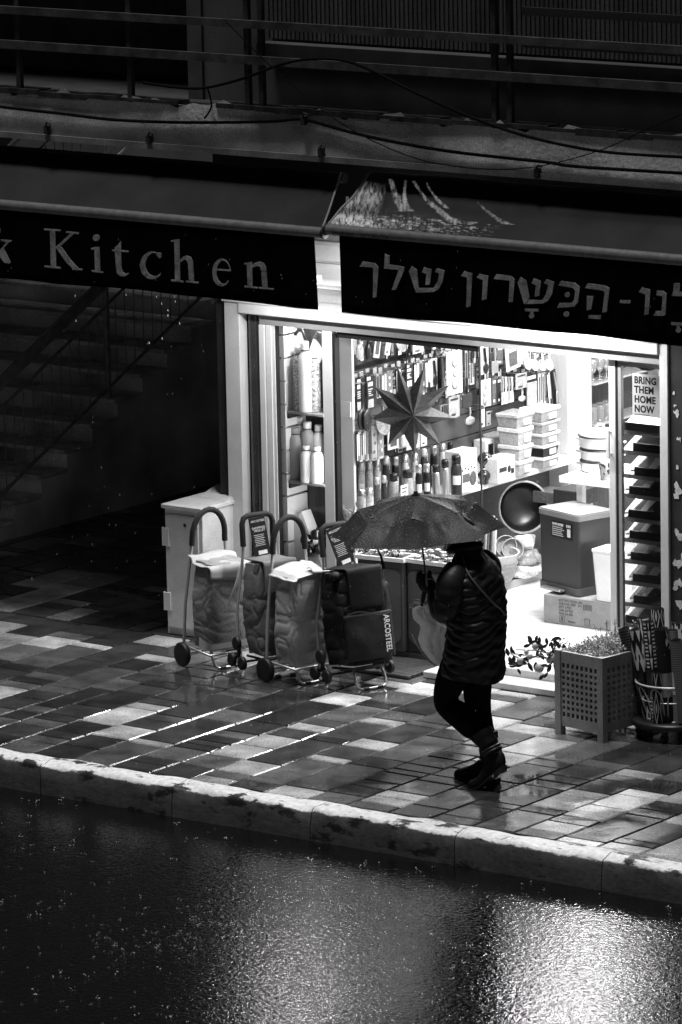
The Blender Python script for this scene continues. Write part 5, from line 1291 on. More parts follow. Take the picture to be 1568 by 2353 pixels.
# ================================================================== shopping trolleys
CLOTH = lambda n, c, v: mat(n, c, .5, var=v*.6, scale=150, bump=.2, bscale=140, detail=6)
def bag_mesh(mb, T, w, d, z0, z1, seed, sag=.02, rnd_=.35, top_in=0.0, n=110, m=80, crease=1.0):
    nz = value_noise(seed)
    def f(u, v):
        a = 2*math.pi*u
        # rounded rectangle section
        e = 2/ (1.0/ max(rnd_, .05))
        ca, sa = math.cos(a), math.sin(a)
        p = .46
        x = math.copysign(abs(ca)**p, ca)*w/2; y = math.copysign(abs(sa)**p, sa)*d/2
        k = 1-top_in*v
        bulge = 1+.07*math.sin(math.pi*min(1, v*1.05))-.05*(1-v)**6
        rg = lambda uu, vv, o: (1-abs(2*nz(uu+o, vv+o*1.7)-1))**4
        fold = .045*crease*(nz(u*8+seed, v*3.5)-.5)-.016*crease*rg(u*9+v*3, v*7-u*2, seed)-.012*crease*rg(u*14-v*6, v*9+u*4, seed+7)
        fold -= .05*crease*rg(u*18, v*2.2, seed+3)*max(0, (v-.78)/.22)
        x *= k*bulge*(1+fold*2); y *= k*bulge*(1+fold*3.5)
        z = z0+(z1-z0)*v+.014*(nz(u*8, seed)-.5)*(v > .9)-sag*(1-v)**4*abs(math.sin(a))
        return T @ V(x, y, z)
    mb.grid(f, n, m, closed_u=True)
    s = len(mb.v)
    ring = [mb.v[s-n+i] for i in range(n)]; c = sum(ring, V(0, 0, 0))/n
    mb.add(ring+[c+V(0, 0, .004)], [(i, (i+1) % n, n) for i in range(n)], True)
    rb = [mb.v[i] for i in range(n)]; c = sum(rb, V(0, 0, 0))/n
    mb.add(rb+[c], [((i+1) % n, i, n) for i in range(n)])
RUB = mat('rubber_tyre', .010, .55, var=.2)
def wheel(t, T, x, y, r_, wd):
    R90 = Matrix.Rotation(math.radians(90), 4, 'Y')
    mb = MB(); mb.lathe([(r_*.72, -wd*.5), (r_*.94, -wd*.5), (r_, -wd*.3), (r_, wd*.3), (r_*.94, wd*.5), (r_*.72, wd*.5)], (0, 0, 0), 24, R90); mb.v = [T @ (p+V(x, y, r_)) for p in mb.v]
    wh = mb.build('wheel', RUB, t)
    mb = MB(); mb.lathe([(.001, -wd*.42), (r_*.2, -wd*.45), (r_*.2, wd*.45), (.001, wd*.42)], (0, 0, 0), 14, R90)
    for k in range(5):
        a = 6.2832*k/5; mb.box(-wd*.2, wd*.2, -.006, .006, 0, r_*.73, Matrix.Rotation(a, 4, 'X'))
    mb.lathe([(r_*.66, -wd*.3), (r_*.73, -wd*.3), (r_*.73, wd*.3), (r_*.66, wd*.3)], (0, 0, 0), 24, R90)
    mb.v = [T @ (p+V(x, y, r_)) for p in mb.v]; mb.build('rim', BLACKP, wh)
def trolley(label, loc, yaw, tube_m, bag_m, seed, arch=True, flap=None, w=.36, d=.22, wy=.10, zb0=.13, zb1=.68, hz=.98, lean=-.10, tri=False, both_wheels=True, hw=.13, grip=.42, wheel_r=.077, crease=1.0):
    """front of the bag faces local -Y, wheels at the back, stand at the front"""
    T = Matrix.Translation(V(*loc)) @ Matrix.Rotation(yaw, 4, 'Z')
    L = Matrix.Translation(V(0, .08, .08)) @ Matrix.Rotation(lean, 4, 'X') @ Matrix.Translation(V(0, -.08, -.08))
    TL = T @ L
    t = thing('shopping_trolley', label, 'shopping trolley', loc, 'shopping trolleys lined up beside the shop window')
    # tube frame: one bent tube
    pts = [V(-w/2-.018, .11, .07), V(-w/2-.010, .11, .40), V(-hw-.005, .11, hz-.24), V(-hw, .11, hz-.19)]
    if arch:
        for k in range(13):
            a = math.pi-math.pi*k/12; pts.append(V(hw*math.cos(a), .11, hz-.17+.17*math.sin(a)))
    else:
        pts += [V(-hw, .11, hz-.05), V(-hw+.012, .11, hz-.015), V(-hw+.04, .11, hz), V(hw-.04, .11, hz), V(hw-.012, .11, hz-.015), V(hw, .11, hz-.05)]
    pts += [V(hw, .11, hz-.19), V(hw+.005, .11, hz-.24), V(w/2+.010, .11, .40), V(w/2+.018, .11, .07)]
    mb = MB(); mb.tube([TL @ p for p in pts], .0105, 10); fr = mb.build('frame_tube', tube_m, t)
    n0 = 4 if arch else 3
    hp = [p for p in pts if p.z > hz-.20 ]
    if arch:
        hp = [V(-hw-.002, .11, hz-.27+.05)]+hp+[V(hw+.002, .11, hz-.27+.05)]
    mb = MB(); mb.tube([TL @ p for p in hp], .0185, 12); mb.build('handle_grip', mat('foam_grip', .010, .8, var=.3), t)
    # lower carriage: axle, base bar, stand loop
    mb = MB(); mb.tube([T @ V(-w/2-.03, wy, wheel_r), T @ V(w/2+.03, wy, wheel_r)], .008, 8); mb.tube([TL @ V(-hw-.02, .10, .115), TL @ V(-hw-.02, -.14, .115), TL @ V(hw+.02, -.14, .115), TL @ V(hw+.02, .10, .115)], .008, 8); mb.build('axle_frame', tube_m if arch else DKMETAL, t)
    st = [T @ V(-.10, -.08, .135), T @ V(-.11, -.12, .07), T @ V(-.105, -.14, .025), T @ V(-.085, -.145, .011), T @ V(0, -.147, .010), T @ V(.085, -.145, .011), T @ V(.105, -.14, .025), T @ V(.11, -.12, .07), T @ V(.10, -.08, .135)]
    mb = MB(); mb.tube(st, .0095, 9); sl_ = mb.build('stand_loop', CHROME, t)
    mb = MB()
    for s_ in (-.05, .055): mb.tube([T @ V(s_-.018, -.147, .0115), T @ V(s_+.018, -.147, .0115)], .0135, 9)
    mb.build('foot_sleeve', BLACKP, sl_)
    for s_ in (-1, 1):
        if tri:
            mbp = MB(); cx = s_*(w/2+.02)
            c = V(cx, wy, .125)
            for k in range(3):
                a = math.radians(90+120*k); p = c+V(0, math.cos(a)*.078, math.sin(a)*.078)
                mbp.tube([T @ c, T @ p], .013, 8)
                wheel(t, T, cx+s_*.012, p.y, .0, .03) if False else None
                R90 = Matrix.Rotation(math.radians(90), 4, 'Y'); mw = MB(); r_ = .044
                mw.lathe([(.001, -.012), (r_*.5, -.014), (r_*.9, -.014), (r_, -.008), (r_, .008), (r_*.9, .014), (r_*.5, .014), (.001, .012)], (0, 0, 0), 20, R90); mw.v = [T @ (q+p+V(s_*.016, 0, 0)) for q in mw.v]
                mw.build('wheel', RUB, t)
            mbp.build('wheel_spider', BLACKP, t)
        else: wheel(t, T, s_*(w/2+.035), wy, wheel_r, .035)
    mb = MB(); bag_mesh(mb, TL @ Matrix.Translation(V(0, -.03, 0)), w, d, zb0, zb1, seed, top_in=.07, crease=crease); bg_ = mb.build('bag', bag_m, t)
    return t, T, TL, bg_
BAGA = CLOTH('bag_grey_cloth', .30, .25); BAGB = CLOTH('bag_slate_cloth', .14, .3); BAGC = CLOTH('bag_silver_cloth', .38, .2); BAGK = mat('bag_black_nylon', .006, .65, var=.3, bump=.3, bscale=24, spec=.25)
FLAP = mat('pale_flap_cloth', .42, .7, var=.08)
def off(g, yaw, x, y): return (g.x+math.cos(yaw)*x-math.sin(yaw)*y, g.y+math.sin(yaw)*x+math.cos(yaw)*y, 0)
def place(px, py, yaw, lx, ly):      # trolley origin from the ground point of its near wheel
    return off(at_z(px, py), yaw, -lx, -ly)
TG = mat('dull_grey_tube', .5, .35, .5, var=.1)
# 1: printed bag, white flap
y1 = math.radians(72)
t1, T, TL, b1 = trolley('shopping trolley with pictured grey bag, pale open flap and white strap, beside the cabinet', place(420, 1530, y1, -.195, .10), y1, TG, mat('bag_picture_cloth', .26, .42, var=.5, scale=4, bump=.25, bscale=60, detail=2), 4, True, zb0=.15, zb1=.70, hz=1.0, w=.32, d=.22, hw=.125, lean=.07)
mb = MB()
nzf = value_noise(77)
def flp(u, v, T=TL, w=.33, y0=.10, y1_=-.165, z=.705, dr=.10):
    x = (u-.5)*w*(1+.04*math.sin(v*5)); y = y0+(y1_-y0)*min(1, v*1.25)*(.86+.14*abs(u-.3)); z_ = z-.02+.012*math.sin(u*3.1)*(1-v)+.02*(nzf(u*4, v*4)-.5)-.03*max(0, u-.7)+.03*(v < .2)
    if v > .8: z_ -= dr*(v-.8)/.2*(.55+.6*u); y -= .01
    return T @ V(x, y-.03*0, z_)
mb.grid(flp, 26, 20); fo = mb.build('flap', FLAP, t1)
md = fo.modifiers.new('thickness', 'SOLIDIFY'); md.thickness = .004
mb = MB()
def strap(u, v): 
    p = V(.055-.13*u, -.19-.018*math.sin(u*3.1), .70-.30*u); s_ = .020*(1-.8*u)
    return TL @ (p+V(s_*(v-.5)*2, 0, .006*(v-.5)))
mb.grid(strap, 14, 3); so2 = mb.build('strap', FLAP, t1); so2.modifiers.new('thickness', 'SOLIDIFY').thickness = .003
mb = MB(); nzq = value_noise(5)
def band(u, v):
    a = math.radians(-178+176*u); p = .30; ca, sa = math.cos(a), math.sin(a)
    return TL @ V(math.copysign(abs(ca)**p, ca)*.188, math.copysign(abs(sa)**p, sa)*.130-.03, .148+.075*v*(1-.5*math.sin(u*3.1))+.012*nzq(u*9, v))
mb.grid(band, 40, 5); mb.build('bag_bottom_band', CLOTH('band_cloth', .5, .15), t1)
# picture on the bag: soft light and dark areas (an abstract photo print)
def picture(t, T, xs):
    for k, (x, z, rx, rz, m_) in enumerate(xs):
        mb = MB(); n = 18
        mb.add([T @ V(x+rx*math.cos(6.283*i/n), -.1585-.0012*k, z+rz*math.sin(6.283*i/n)*(1+.3*math.cos(6.283*i/n))) for i in range(n)], [tuple(range(n-1, -1, -1))]); mb.build('print', m_, t)
# 2: slate bag with hang tag, behind
y2 = math.radians(66)
t2, T, TL, b2 = trolley('slate grey shopping trolley with black card tag, between and behind the two arched ones', place(548, 1550, y2, -.20, .10), y2, TG, BAGB, 9, False, zb0=.15, zb1=.72, hz=1.0, w=.34, d=.22, hw=.11, tri=True, lean=-.07)
def front_flap(t, TL, w, d, z0, z1, m_, drop):
    w *= .9
    mb = MB(); nz = value_noise(12)
    def f(u, v):
        x = (u-.5)*w*(1-.06*v); y = .09-(.09+d/2+.045)*min(1, v*2); z = z1+.012 if v < .5 else z1+.012-(v-.5)*2*drop
        return TL @ V(x, y-.012*math.sin(u*3.14)*(v > .45)-.004, z+.012*(nz(u*4, v*4)-.5)+.012*math.sin(u*3.14)*(v < .5))
    mb.grid(f, 24, 24); o = mb.build('flap', m_, t); o.modifiers.new('thickness', 'SOLIDIFY').thickness = .005
def tagcard(t, TL, x, y, z, w, h, tilt):
    T_ = TL @ Matrix.Translation(V(x, y, z)) @ Matrix.Rotation(tilt, 4, 'Y') @ Matrix.Rotation(math.radians(-8), 4, 'X')
    mb = MB(); mb.box(-w/2, w/2, -.002, .002, -h, 0, T_, bev=.0008); tg = mb.build('hang_tag', mat('tag_black', .012, .3, var=.2), t)
    def tx(s_, zz_, size, x0=-w*.40, b=.0): text_mesh(s_, size, 'tag_print', TONES['w'], T_ @ frame(V(x0, -.0024, zz_), (1, 0, 0), (0, 0, 1)), tg, depth=.0004, bold=b)
    tx('ARCOSTEEL', -h*.13, w*.165); tx('SHOPPING', -h*.31, w*.175); tx('TROLLEY', -h*.38, w*.175, -w*.32)
    mb = MB()
    for k in range(7): mb.box(-w*.36+.003*(k % 3), w*(.28-.05*(k % 2)), -.0032, -.0022, -h*(.46+.045*k)-.0025, -h*(.46+.045*k), T_)
    mb.box(-w*.25, w*.30, -.0030, -.0021, -h*.97, -h*.87, T_); mb.build('tag_print', TONES['w'], tg)
front_flap(t2, TL, .27, .22, .5, .72, CLOTH('flap_slate_cloth', .14, .25), .20)
tagcard(t2, TL, -.02, .085, .99, .115, .245, math.radians(-4))
# 3: silver bag, arched, stair wheels on the right
y3 = math.radians(74)
t3, T, TL, b3 = trolley('silver grey shopping trolley with arched grip, bright open flap and round wheels', place(611, 1566, y3, -.195, .10), y3, TG, BAGC, 15, True, zb0=.14, zb1=.70, hz=1.03, w=.32, d=.23, hw=.125, lean=.03)
mb = MB(); nz3 = value_noise(33)
def flp3(u, v):
    x = (u-.5)*.34; y = .10-.26*v; z = .70+.035*math.sin(u*3.1)*(1-v*.5)+.012*(nz3(u*6, v*5)-.5)
    if u > .72: z += .05*(1-abs(v-.4))-(u-.72)*.45; y -= .03*(u-.72)
    if u < .1: z -= .02
    return TL @ V(x, y, z)
mb.grid(flp3, 26, 16); o = mb.build('flap', mat('bright_flap_lining', .5, .6, var=.05), t3); o.modifiers.new('thickness', 'SOLIDIFY').thickness = .004
mb = MB()
def flp4(u, v): return TL @ V(-.02+.19*u, -.10-.065*v, .74-.06*u*u+.02*math.sin(v*3)-.02*v)
mb.grid(flp4, 12, 8); o = mb.build('folded_corner', MATS['bright_flap_lining'], t3); o.modifiers.new('thickness', 'SOLIDIFY').thickness = .003
# 4: black bag facing right
y4 = math.radians(70)
t4, T, TL, b4 = trolley('black nylon shopping trolley with card tag and white lettering, nearest the person', place(748, 1580, y4, -.205, .08), y4, CHROME, BAGK, 22, False, zb0=.15, zb1=.72, hz=1.0, w=.40, d=.26, hw=.11, tri=True, wy=.08, lean=-.15, crease=1.2)
front_flap(t4, TL, .30, .23, .5, .72, mat('flap_black_nylon', .006, .6, var=.3, bump=.2, bscale=30, spec=.15), .24)
tagcard(t4, TL, -.03, .085, .99, .12, .25, math.radians(-12))
mb = MB(); mb.tube([TL @ V(-.18+.36*k/16, -.165-.02*math.sin(k/16*3.14), .445+.02*math.sin(k/16*6)) for k in range(17)], .0035, 6); mb.build('pocket_zip', mat('zip_grey', .004, .9, var=.2), t4)
mb = MB(); nzp = value_noise(66)
mb.grid(lambda u, v: TL @ V((u-.5)*.36, -.160-.024*math.sin(math.pi*u)**.6*math.sin(math.pi*(.15+.8*v))-.01*(nzp(u*5, v*4)-.5), .16+.29*v), 22, 18); o = mb.build('front_pocket', BAGK, t4); o.modifiers.new('thickness', 'SOLIDIFY').thickness = .004
text_mesh('ARCOSTEEL', .058, 'lettering', TONES['w'], TL @ Matrix.Translation(V(.100, -.1880, .425)) @ frame(V(0, 0, 0), (0, 0, -1), (1, 0, 0)), t4, depth=.0006, bold=.0012, space=1.05, xs=.72)
for (x, z) in ((-.17, .70), (.155, .70), (.175, .60)): MB().ball(TL @ V(x, -.10, z), 1, 10, 6, (.035, .04, .03)).build('gathered_corner', BAGK, t4)

# ================================================================== planter boxes below the fixed pane
def planter(label, pa, pb, ztop, dep, seed):
    a, b = V(pa[0], pa[1], 0), V(pb[0], pb[1], 0); dx = (b-a).normalized(); w = (b-a).length; ang = math.atan2(dx.y, dx.x)
    T = Matrix.Translation(a) @ Matrix.Rotation(ang, 4, 'Z')
    t = thing('planter_box', label, 'planter', (a.x, a.y, .05), 'dark planter boxes below the shop window')
    PB = mat('planter_dark', .045, .45, var=.25)
    mb = MB(); mb.box(0, w, 0, dep, .056, ztop-.02, T, bev=.01); mb.build('box_body', PB, t)
    mb = MB(); rprism_v(mb, T, .02, w-.02, .12, ztop-.07, -.006, .05); mb.build('front_panel', mat('planter_panel', .085, .45, var=.2), t)
    mb = MB()
    for (x0, x1, y0, y1_) in ((-.012, w+.012, -.014, .010), (-.012, w+.012, dep-.01, dep+.012), (-.012, .012, .0105, dep-.0105), (w-.012, w+.012, .0105, dep-.0105)): mb.box(x0, x1, y0, y1_, ztop-.019, ztop+.006, T)
    mb.build('rim', SHW, t)
    f = thing('flower_arrangement', label.replace('planter box', 'posy of small flowers filling the planter'), 'flowers', tuple(T @ V(w/2, dep/2, ztop)))
    r = random.Random(seed); m1, m2 = MB(), MB()
    for k in range(70):
        p = T @ V(r.uniform(.01, w-.01), r.uniform(0, dep), ztop+r.uniform(-.01, .07))
        if r.random() < .45:
            for i in range(5): aa = 6.283*i/5+r.random(); m1.ball(p+V(math.cos(aa)*.011, math.sin(aa)*.011, 0), 1, 6, 4, (.010, .010, .006))
        else:
            dr = V(r.uniform(-1, 1), r.uniform(-1, 1), r.uniform(0, 1)).normalized()*.03; sd = dr.cross(V(0, 0, 1)).normalized()*.010
            m2.add([p-dr, p+sd, p+dr, p-sd], [(0, 1, 2, 3)])
    m1.build('petals', mat('flower_pale', .55, .6, var=.4, scale=40), f); m2.build('leaves', LEAF, f)
def rprism_v(mb, T, x0, x1, z0, z1, y, r_):
    a = rrect(x0, x1, z0, z1, r_); mb.prism([T @ V(x, y, z) for x, z in a], T.to_3x3() @ V(0, .005, 0))
p1a, p1b = at_y(822, 1275, -.25), at_y(926, 1279, -.22); p2a, p2b = at_y(932, 1284, -.18), at_y(1035, 1300, -.18)
planter('left dark planter box with white rim below the shop window', (p1a.x, -.26), (p1b.x, -.22), p1a.z, .16, 3)
planter('right dark planter box with white rim beside the person', (p2a.x, -.18), (p2b.x, -.18), p2a.z, .12, 4)
# ================================================================== person under the umbrella
PY = -2.55
def skin_obj(name, m, parent, chains, sub=2, smooth=True):
    """one continuous skinned surface from joint chains; chains share joints by name"""
    names = {}; vs = []; es = []; rs = []
    for ch in chains:
        prev = None
        for (nm, p, r_) in ch:
            if nm in names: i = names[nm]
            else:
                i = len(vs); names[nm] = i; vs.append(Vector(p)); rs.append(r_ if isinstance(r_, tuple) else (r_, r_))
            if prev is not None and prev != i: es.append((prev, i))
            prev = i
    o0 = ORI[parent.name]
    me = bpy.data.meshes.new(name); me.from_pydata([tuple(p-o0) for p in vs], es, [])
    ob = bpy.data.objects.new(name, me); COL.objects.link(ob); ob.parent = parent; ORI[ob.name] = o0
    sk = ob.modifiers.new('skin', 'SKIN'); sk.use_smooth_shade = True; sk.branch_smoothing = .4
    for i, r_ in enumerate(rs): me.skin_vertices[0].data[i].radius = r_; me.skin_vertices[0].data[i].use_root = (i == 0)
    sb = ob.modifiers.new('sub', 'SUBSURF'); sb.levels = sub; sb.render_levels = sub
    bpy.context.view_layer.update()
    dg = bpy.context.evaluated_depsgraph_get(); m2 = bpy.data.meshes.new_from_object(ob.evaluated_get(dg))
    ob.modifiers.clear(); ob.data = m2; m2.name = name; m2.materials.clear(); m2.materials.append(m)
    return ob
SKIN = mat('skin', .72, .5, var=.08); HAIR = mat('dark_hair', .010, .45, var=.3)
COATM = mat('black_quilted_nylon', .010, .48, var=.25, bump=.15, bscale=60, spec=.3); PANTS = mat('dark_trouser_cloth', .006, .95, var=.3, spec=.1); BOOTM = mat('black_boot_leather', .006, .6, var=.2, spec=.2)
base = V(1.52, PY, 0)
P = thing('person', 'person in black quilted coat and boots walking left under a dark umbrella', 'person', tuple(base))
# joints, metres (x left-right along the street, y away from the camera)
hipc = V(1.50, PY, .80); hipN = hipc+V(-.01, -.085, -.03); hipF = hipc+V(0, .085, -.03)
kneeN = V(1.378, PY-.075, .475); ankN = V(1.70, PY-.07, .235); ballN = V(1.675, PY-.07, .11)
kneeF = V(1.505, PY+.085, .44); ankF = V(1.582, PY+.08, .10); toeF = V(1.45, PY+.078, .04)
chest = V(1.525, PY, 1.12); neck = V(1.505, PY, 1.335); headb = V(1.47, PY, 1.40); head = V(1.43, PY+.005, 1.47); htop = V(1.415, PY+.005, 1.545)
shN = V(1.53, PY-.165, 1.275); shF = V(1.51, PY+.165, 1.275); elN = at_y(1027, 1400, PY-.20); wrN = at_y(1003, 1362, PY-.10); haN = at_y(978, 1337, PY-.06)
haF = at_y(973, 1386, PY-.02); elF = V(1.36, PY+.19, 1.02); wrF = haF+V(.055, .045, -.02)
body = skin_obj('body', SKIN, P, [
    [('hip', hipc, (.13, .11)), ('belly', hipc.lerp(chest, .5), (.12, .10)), ('chest', chest, (.14, .11)), ('neck', neck, .052), ('headb', headb, (.06, .07)), ('head', head, (.078, .095)), ('htop', htop, (.055, .065))],
    [('chest', chest, .1), ('shN', shN, .055), ('elN', elN, .042), ('wrN', wrN, .028), ('haN', haN, (.036, .022))],
    [('chest', chest, .1), ('shF', shF, .055), ('elF', elF, .042), ('wrF', wrF, .027), ('haF', haF, (.036, .020))],
    [('hip', hipc, .1), ('hipN', hipN, .085), ('kneeN', kneeN, .055), ('ankN', ankN, .034), ('ballN', ballN, .024)],
    [('hip', hipc, .1), ('hipF', hipF, .085), ('kneeF', kneeF, .055), ('ankF', ankF, .036), ('toeF', toeF, .028)]], 2)
body.data.materials.append(mat('dark_sock', .006, .9, var=.2))
for q_ in body.data.polygons:
    if q_.center.z < .80: q_.material_index = 1      # legs and feet are covered: dark socks
# face on the head (turned to the left, under the umbrella)
mb = MB(); fd = V(-1, .05, -.22).normalized(); sdv = fd.cross(V(0, 0, 1)).normalized(); upv = sdv.cross(fd)
hc_ = head+V(-.004, 0, .0)
mb.ball(hc_+fd*.088-upv*.012, 1, 10, 6, (.016, .011, .020)); mb.ball(hc_+fd*.078-upv*.045, 1, 10, 6, (.014, .022, .010))
for s_ in (-1, 1): mb.ball(hc_+sdv*s_*.077-upv*.005, 1, 8, 6, (.018, .008, .026))
mb.build('face_features', SKIN, P)
mb = MB()
for s_ in (-1, 1): mb.ball(hc_+fd*.080+sdv*s_*.03+upv*.010, .009, 8, 6)
mb.build('eye', mat('eye_dark', .02, .2, var=0), P)
mb = MB(); nzh = value_noise(40)
def hairf(u, v):
    a = 2*math.pi*u; ph = math.pi*(.5-v*.72)
    d = V(math.cos(ph)*math.cos(a), math.cos(ph)*math.sin(a), math.sin(ph))
    front = max(0, -d.x)
    rr = .105+.012*(nzh(u*14, v*9)-.5) - (.035*front if ph < .35 else 0)
    p = head+V(.012, 0, .012)+V(d.x*rr, d.y*rr*.9, d.z*rr*1.05)
    if v > .75: p += V(.0, 0, -.02)*(v-.75)*4
    return p
mb.grid(hairf, 34, 18, closed_u=True); mb.build('hair', HAIR, P)
# hands with fingers
def hand(parent, c, palm_dir, fdir, thumb, m, r_=.0088, curl=1.0):
    mb_objs = []
    pd, fdv = palm_dir.normalized(), fdir.normalized(); sd = pd.cross(fdv).normalized()
    ch = []; root = ('root', c-fdv*.035, (.026, .016))
    palm = ('palm', c+fdv*.005, (.036, .017))
    ch.append([root, palm])
    for k, L in enumerate((.062, .070, .066, .052)):
        o = c+fdv*.03+sd*(.027-.018*k); p1 = o+fdv*L*.42+pd*.006*curl; p2 = p1+(fdv*.35+pd*1.0*curl).normalized()*L*.38; p3 = p2+(pd*.8-fdv*.55).normalized()*L*.28*curl
        ch.append([palm, ('k%d' % k, o, r_*1.1), ('a%d' % k, p1, r_), ('b%d' % k, p2, r_*.92), ('c%d' % k, p3, r_*.78)])
    o = c-fdv*.012+sd*.034; ch.append([palm, ('t0', o, r_*1.2), ('t1', o+sd*.022+pd*.018+fdv*.012, r_*1.05), ('t2', o+sd*.018+pd*.042+fdv*.022, r_*.85)])
    return skin_obj('hand', m, parent, ch, 2)
GLOVE = mat('dark_wool_glove', .008, .9, var=.3, bump=.3, bscale=120)
gl_ = hand(P, haN+V(.005, -.004, .0), V(-.25, .9, .1), V(-.85, -.1, .35), None, GLOVE, .0135)
gl_.name = 'glove'
mb = MB(); mb.ball(haN+V(.006, -.002, -.004), 1, 16, 10, (.052, .045, .055)); mb.tube([wrN+V(-.002, 0, .004), haN], [.04, .044], 12); mb.build('glove_cuff', GLOVE, P)
hand(P, haF, V(-.15, -.5, -.75), V(-.80, -.35, .25), None, SKIN, .0088)
# trousers
skin_obj('trousers', PANTS, P, [
    [('hip', hipc, (.155, .135)), ('w', hipc+V(0, 0, .1), (.14, .12))],
    [('hip', hipc, .1), ('hipN', hipN+V(0, -.0, -.03), (.112, .105)), ('mN', hipN.lerp(kneeN, .6), .098), ('kneeN', kneeN, .082), ('cN', kneeN.lerp(ankN, .45)+V(.01, 0, .03), .084), ('aN', V(1.622, PY-.07, .312), .074)],
    [('hip', hipc, .1), ('hipF', hipF+V(0, 0, -.03), (.112, .105)), ('mF', hipF.lerp(kneeF, .6), .095), ('kneeF', kneeF, .078), ('cF', kneeF.lerp(ankF, .5), .074), ('aF', ankF+V(.03, 0, .13), .070)]], 2)
# boots
def boot(st, yc, sh0, sh1, r0, r1, heel):
    mb = MB(); n = 18; m_ = len(st)
    # smooth stations
    def cr(k, t, q):
        a = [st[max(0, min(m_-1, k+o))][q] for o in (-1, 0, 1, 2)]
        return .5*(2*a[1]+(a[2]-a[0])*t+(2*a[0]-5*a[1]+4*a[2]-a[3])*t*t+(3*a[1]-a[0]-3*a[2]+a[3])*t**3)
    def f(u, v):
        i = v*(m_-1); k = min(int(i), m_-2); t = i-k
        x, zb_, zt_, w = [cr(k, t, q) for q in range(4)]
        a = 2*math.pi*u; ca, sa = math.cos(a), math.sin(a)
        y = math.copysign(abs(ca)**.75, ca)*w; zm = zb_+(zt_-zb_)*.36
        z = zm+(zt_-zm)*sa if sa > 0 else zm+(zm-zb_)*math.copysign(abs(sa)**.45, sa)
        return V(x, yc+y*(1-.25*max(0, sa)), z)
    mb.grid(f, n, 40, closed_u=True)
    S = [sh0.lerp(sh1, k/8)+V(.006*math.sin(k*1.9), 0, 0) for k in range(9)]
    mb.tube(S, [r0+(r1-r0)*k/8+.003*math.sin(k*2.3) for k in range(9)], 20)
    mb.build('boot', BOOTM, P)
    mb = MB(); so_ = [(s_[0], s_[1], s_[3]) for s_ in st]
    top = [V(x, yc+w*1.02, z+.006) for x, z, w in so_]+[V(x, yc-w*1.02, z+.006) for x, z, w in so_[::-1]]
    bot = [p-V(0, 0, .012) for p in top]; k = len(top); h = len(so_)
    fs = []
    for i in range(h-1):
        a, b, c, d = i, i+1, k-2-i, k-1-i
        fs += [(a, b, c, d), (a+k, d+k, c+k, b+k), (a, a+k, b+k, b), (d, c, c+k, d+k)]
    mb.add(top+bot, fs); mb.build('boot_sole', BLACKP, P)
    mb = MB(); mb.hexa(heel); mb.build('boot_heel', BLACKP, P)
    for t in (.10, .22):
        c = sh0.lerp(sh1, t); d = (sh1-sh0).normalized(); u = V(0, 1, 0); w = d.cross(u); rr = r0+(r1-r0)*t+.004
        mb = MB(); mb.tube([c+(u*math.cos(a)+w*math.sin(a))*rr for a in [6.2832*i/22 for i in range(22)]], .007, 6, closed=True); mb.ball(c+(u*-.85+w*.5)*rr, .010, 8, 5); mb.build('boot_strap', mat('boot_strap_leather', .012, .45, var=.1), P)
yn, yf = PY-.072, PY+.078
def hb(x0, x1, xb0, xb1, y, zt0, zt1, zb0, zb1, w=.03): return [V(xb0, y-w, zb0), V(xb1, y-w, zb1), V(xb1, y+w, zb1), V(xb0, y+w, zb0), V(x0, y-w, zt0), V(x1, y-w, zt1), V(x1, y+w, zt1), V(x0, y+w, zt0)]
boot([(1.545, .008, .022, .010), (1.560, .007, .042, .030), (1.60, .008, .064, .043), (1.635, .016, .105, .043), (1.67, .050, .17, .038), (1.71, .088, .24, .037), (1.75, .122, .258, .035), (1.785, .152, .235, .027), (1.797, .168, .205, .012)], yn, V(1.722, yn, .222), V(1.640, yn, .345), .052, .062,
     hb(1.735, 1.795, 1.748, 1.793, yn, .110, .160, .080, .122))
boot([(1.340, .012, .030, .010), (1.36, .008, .052, .030), (1.41, .007, .070, .043), (1.47, .009, .096, .043), (1.53, .020, .138, .037), (1.59, .032, .165, .037), (1.632, .032, .15, .031), (1.648, .036, .12, .016)], yf, V(1.592, yf, .12), V(1.572, yf, .30), .052, .062,
     hb(1.575, 1.648, 1.585, 1.642, yf, .030, .033, .0, .0))
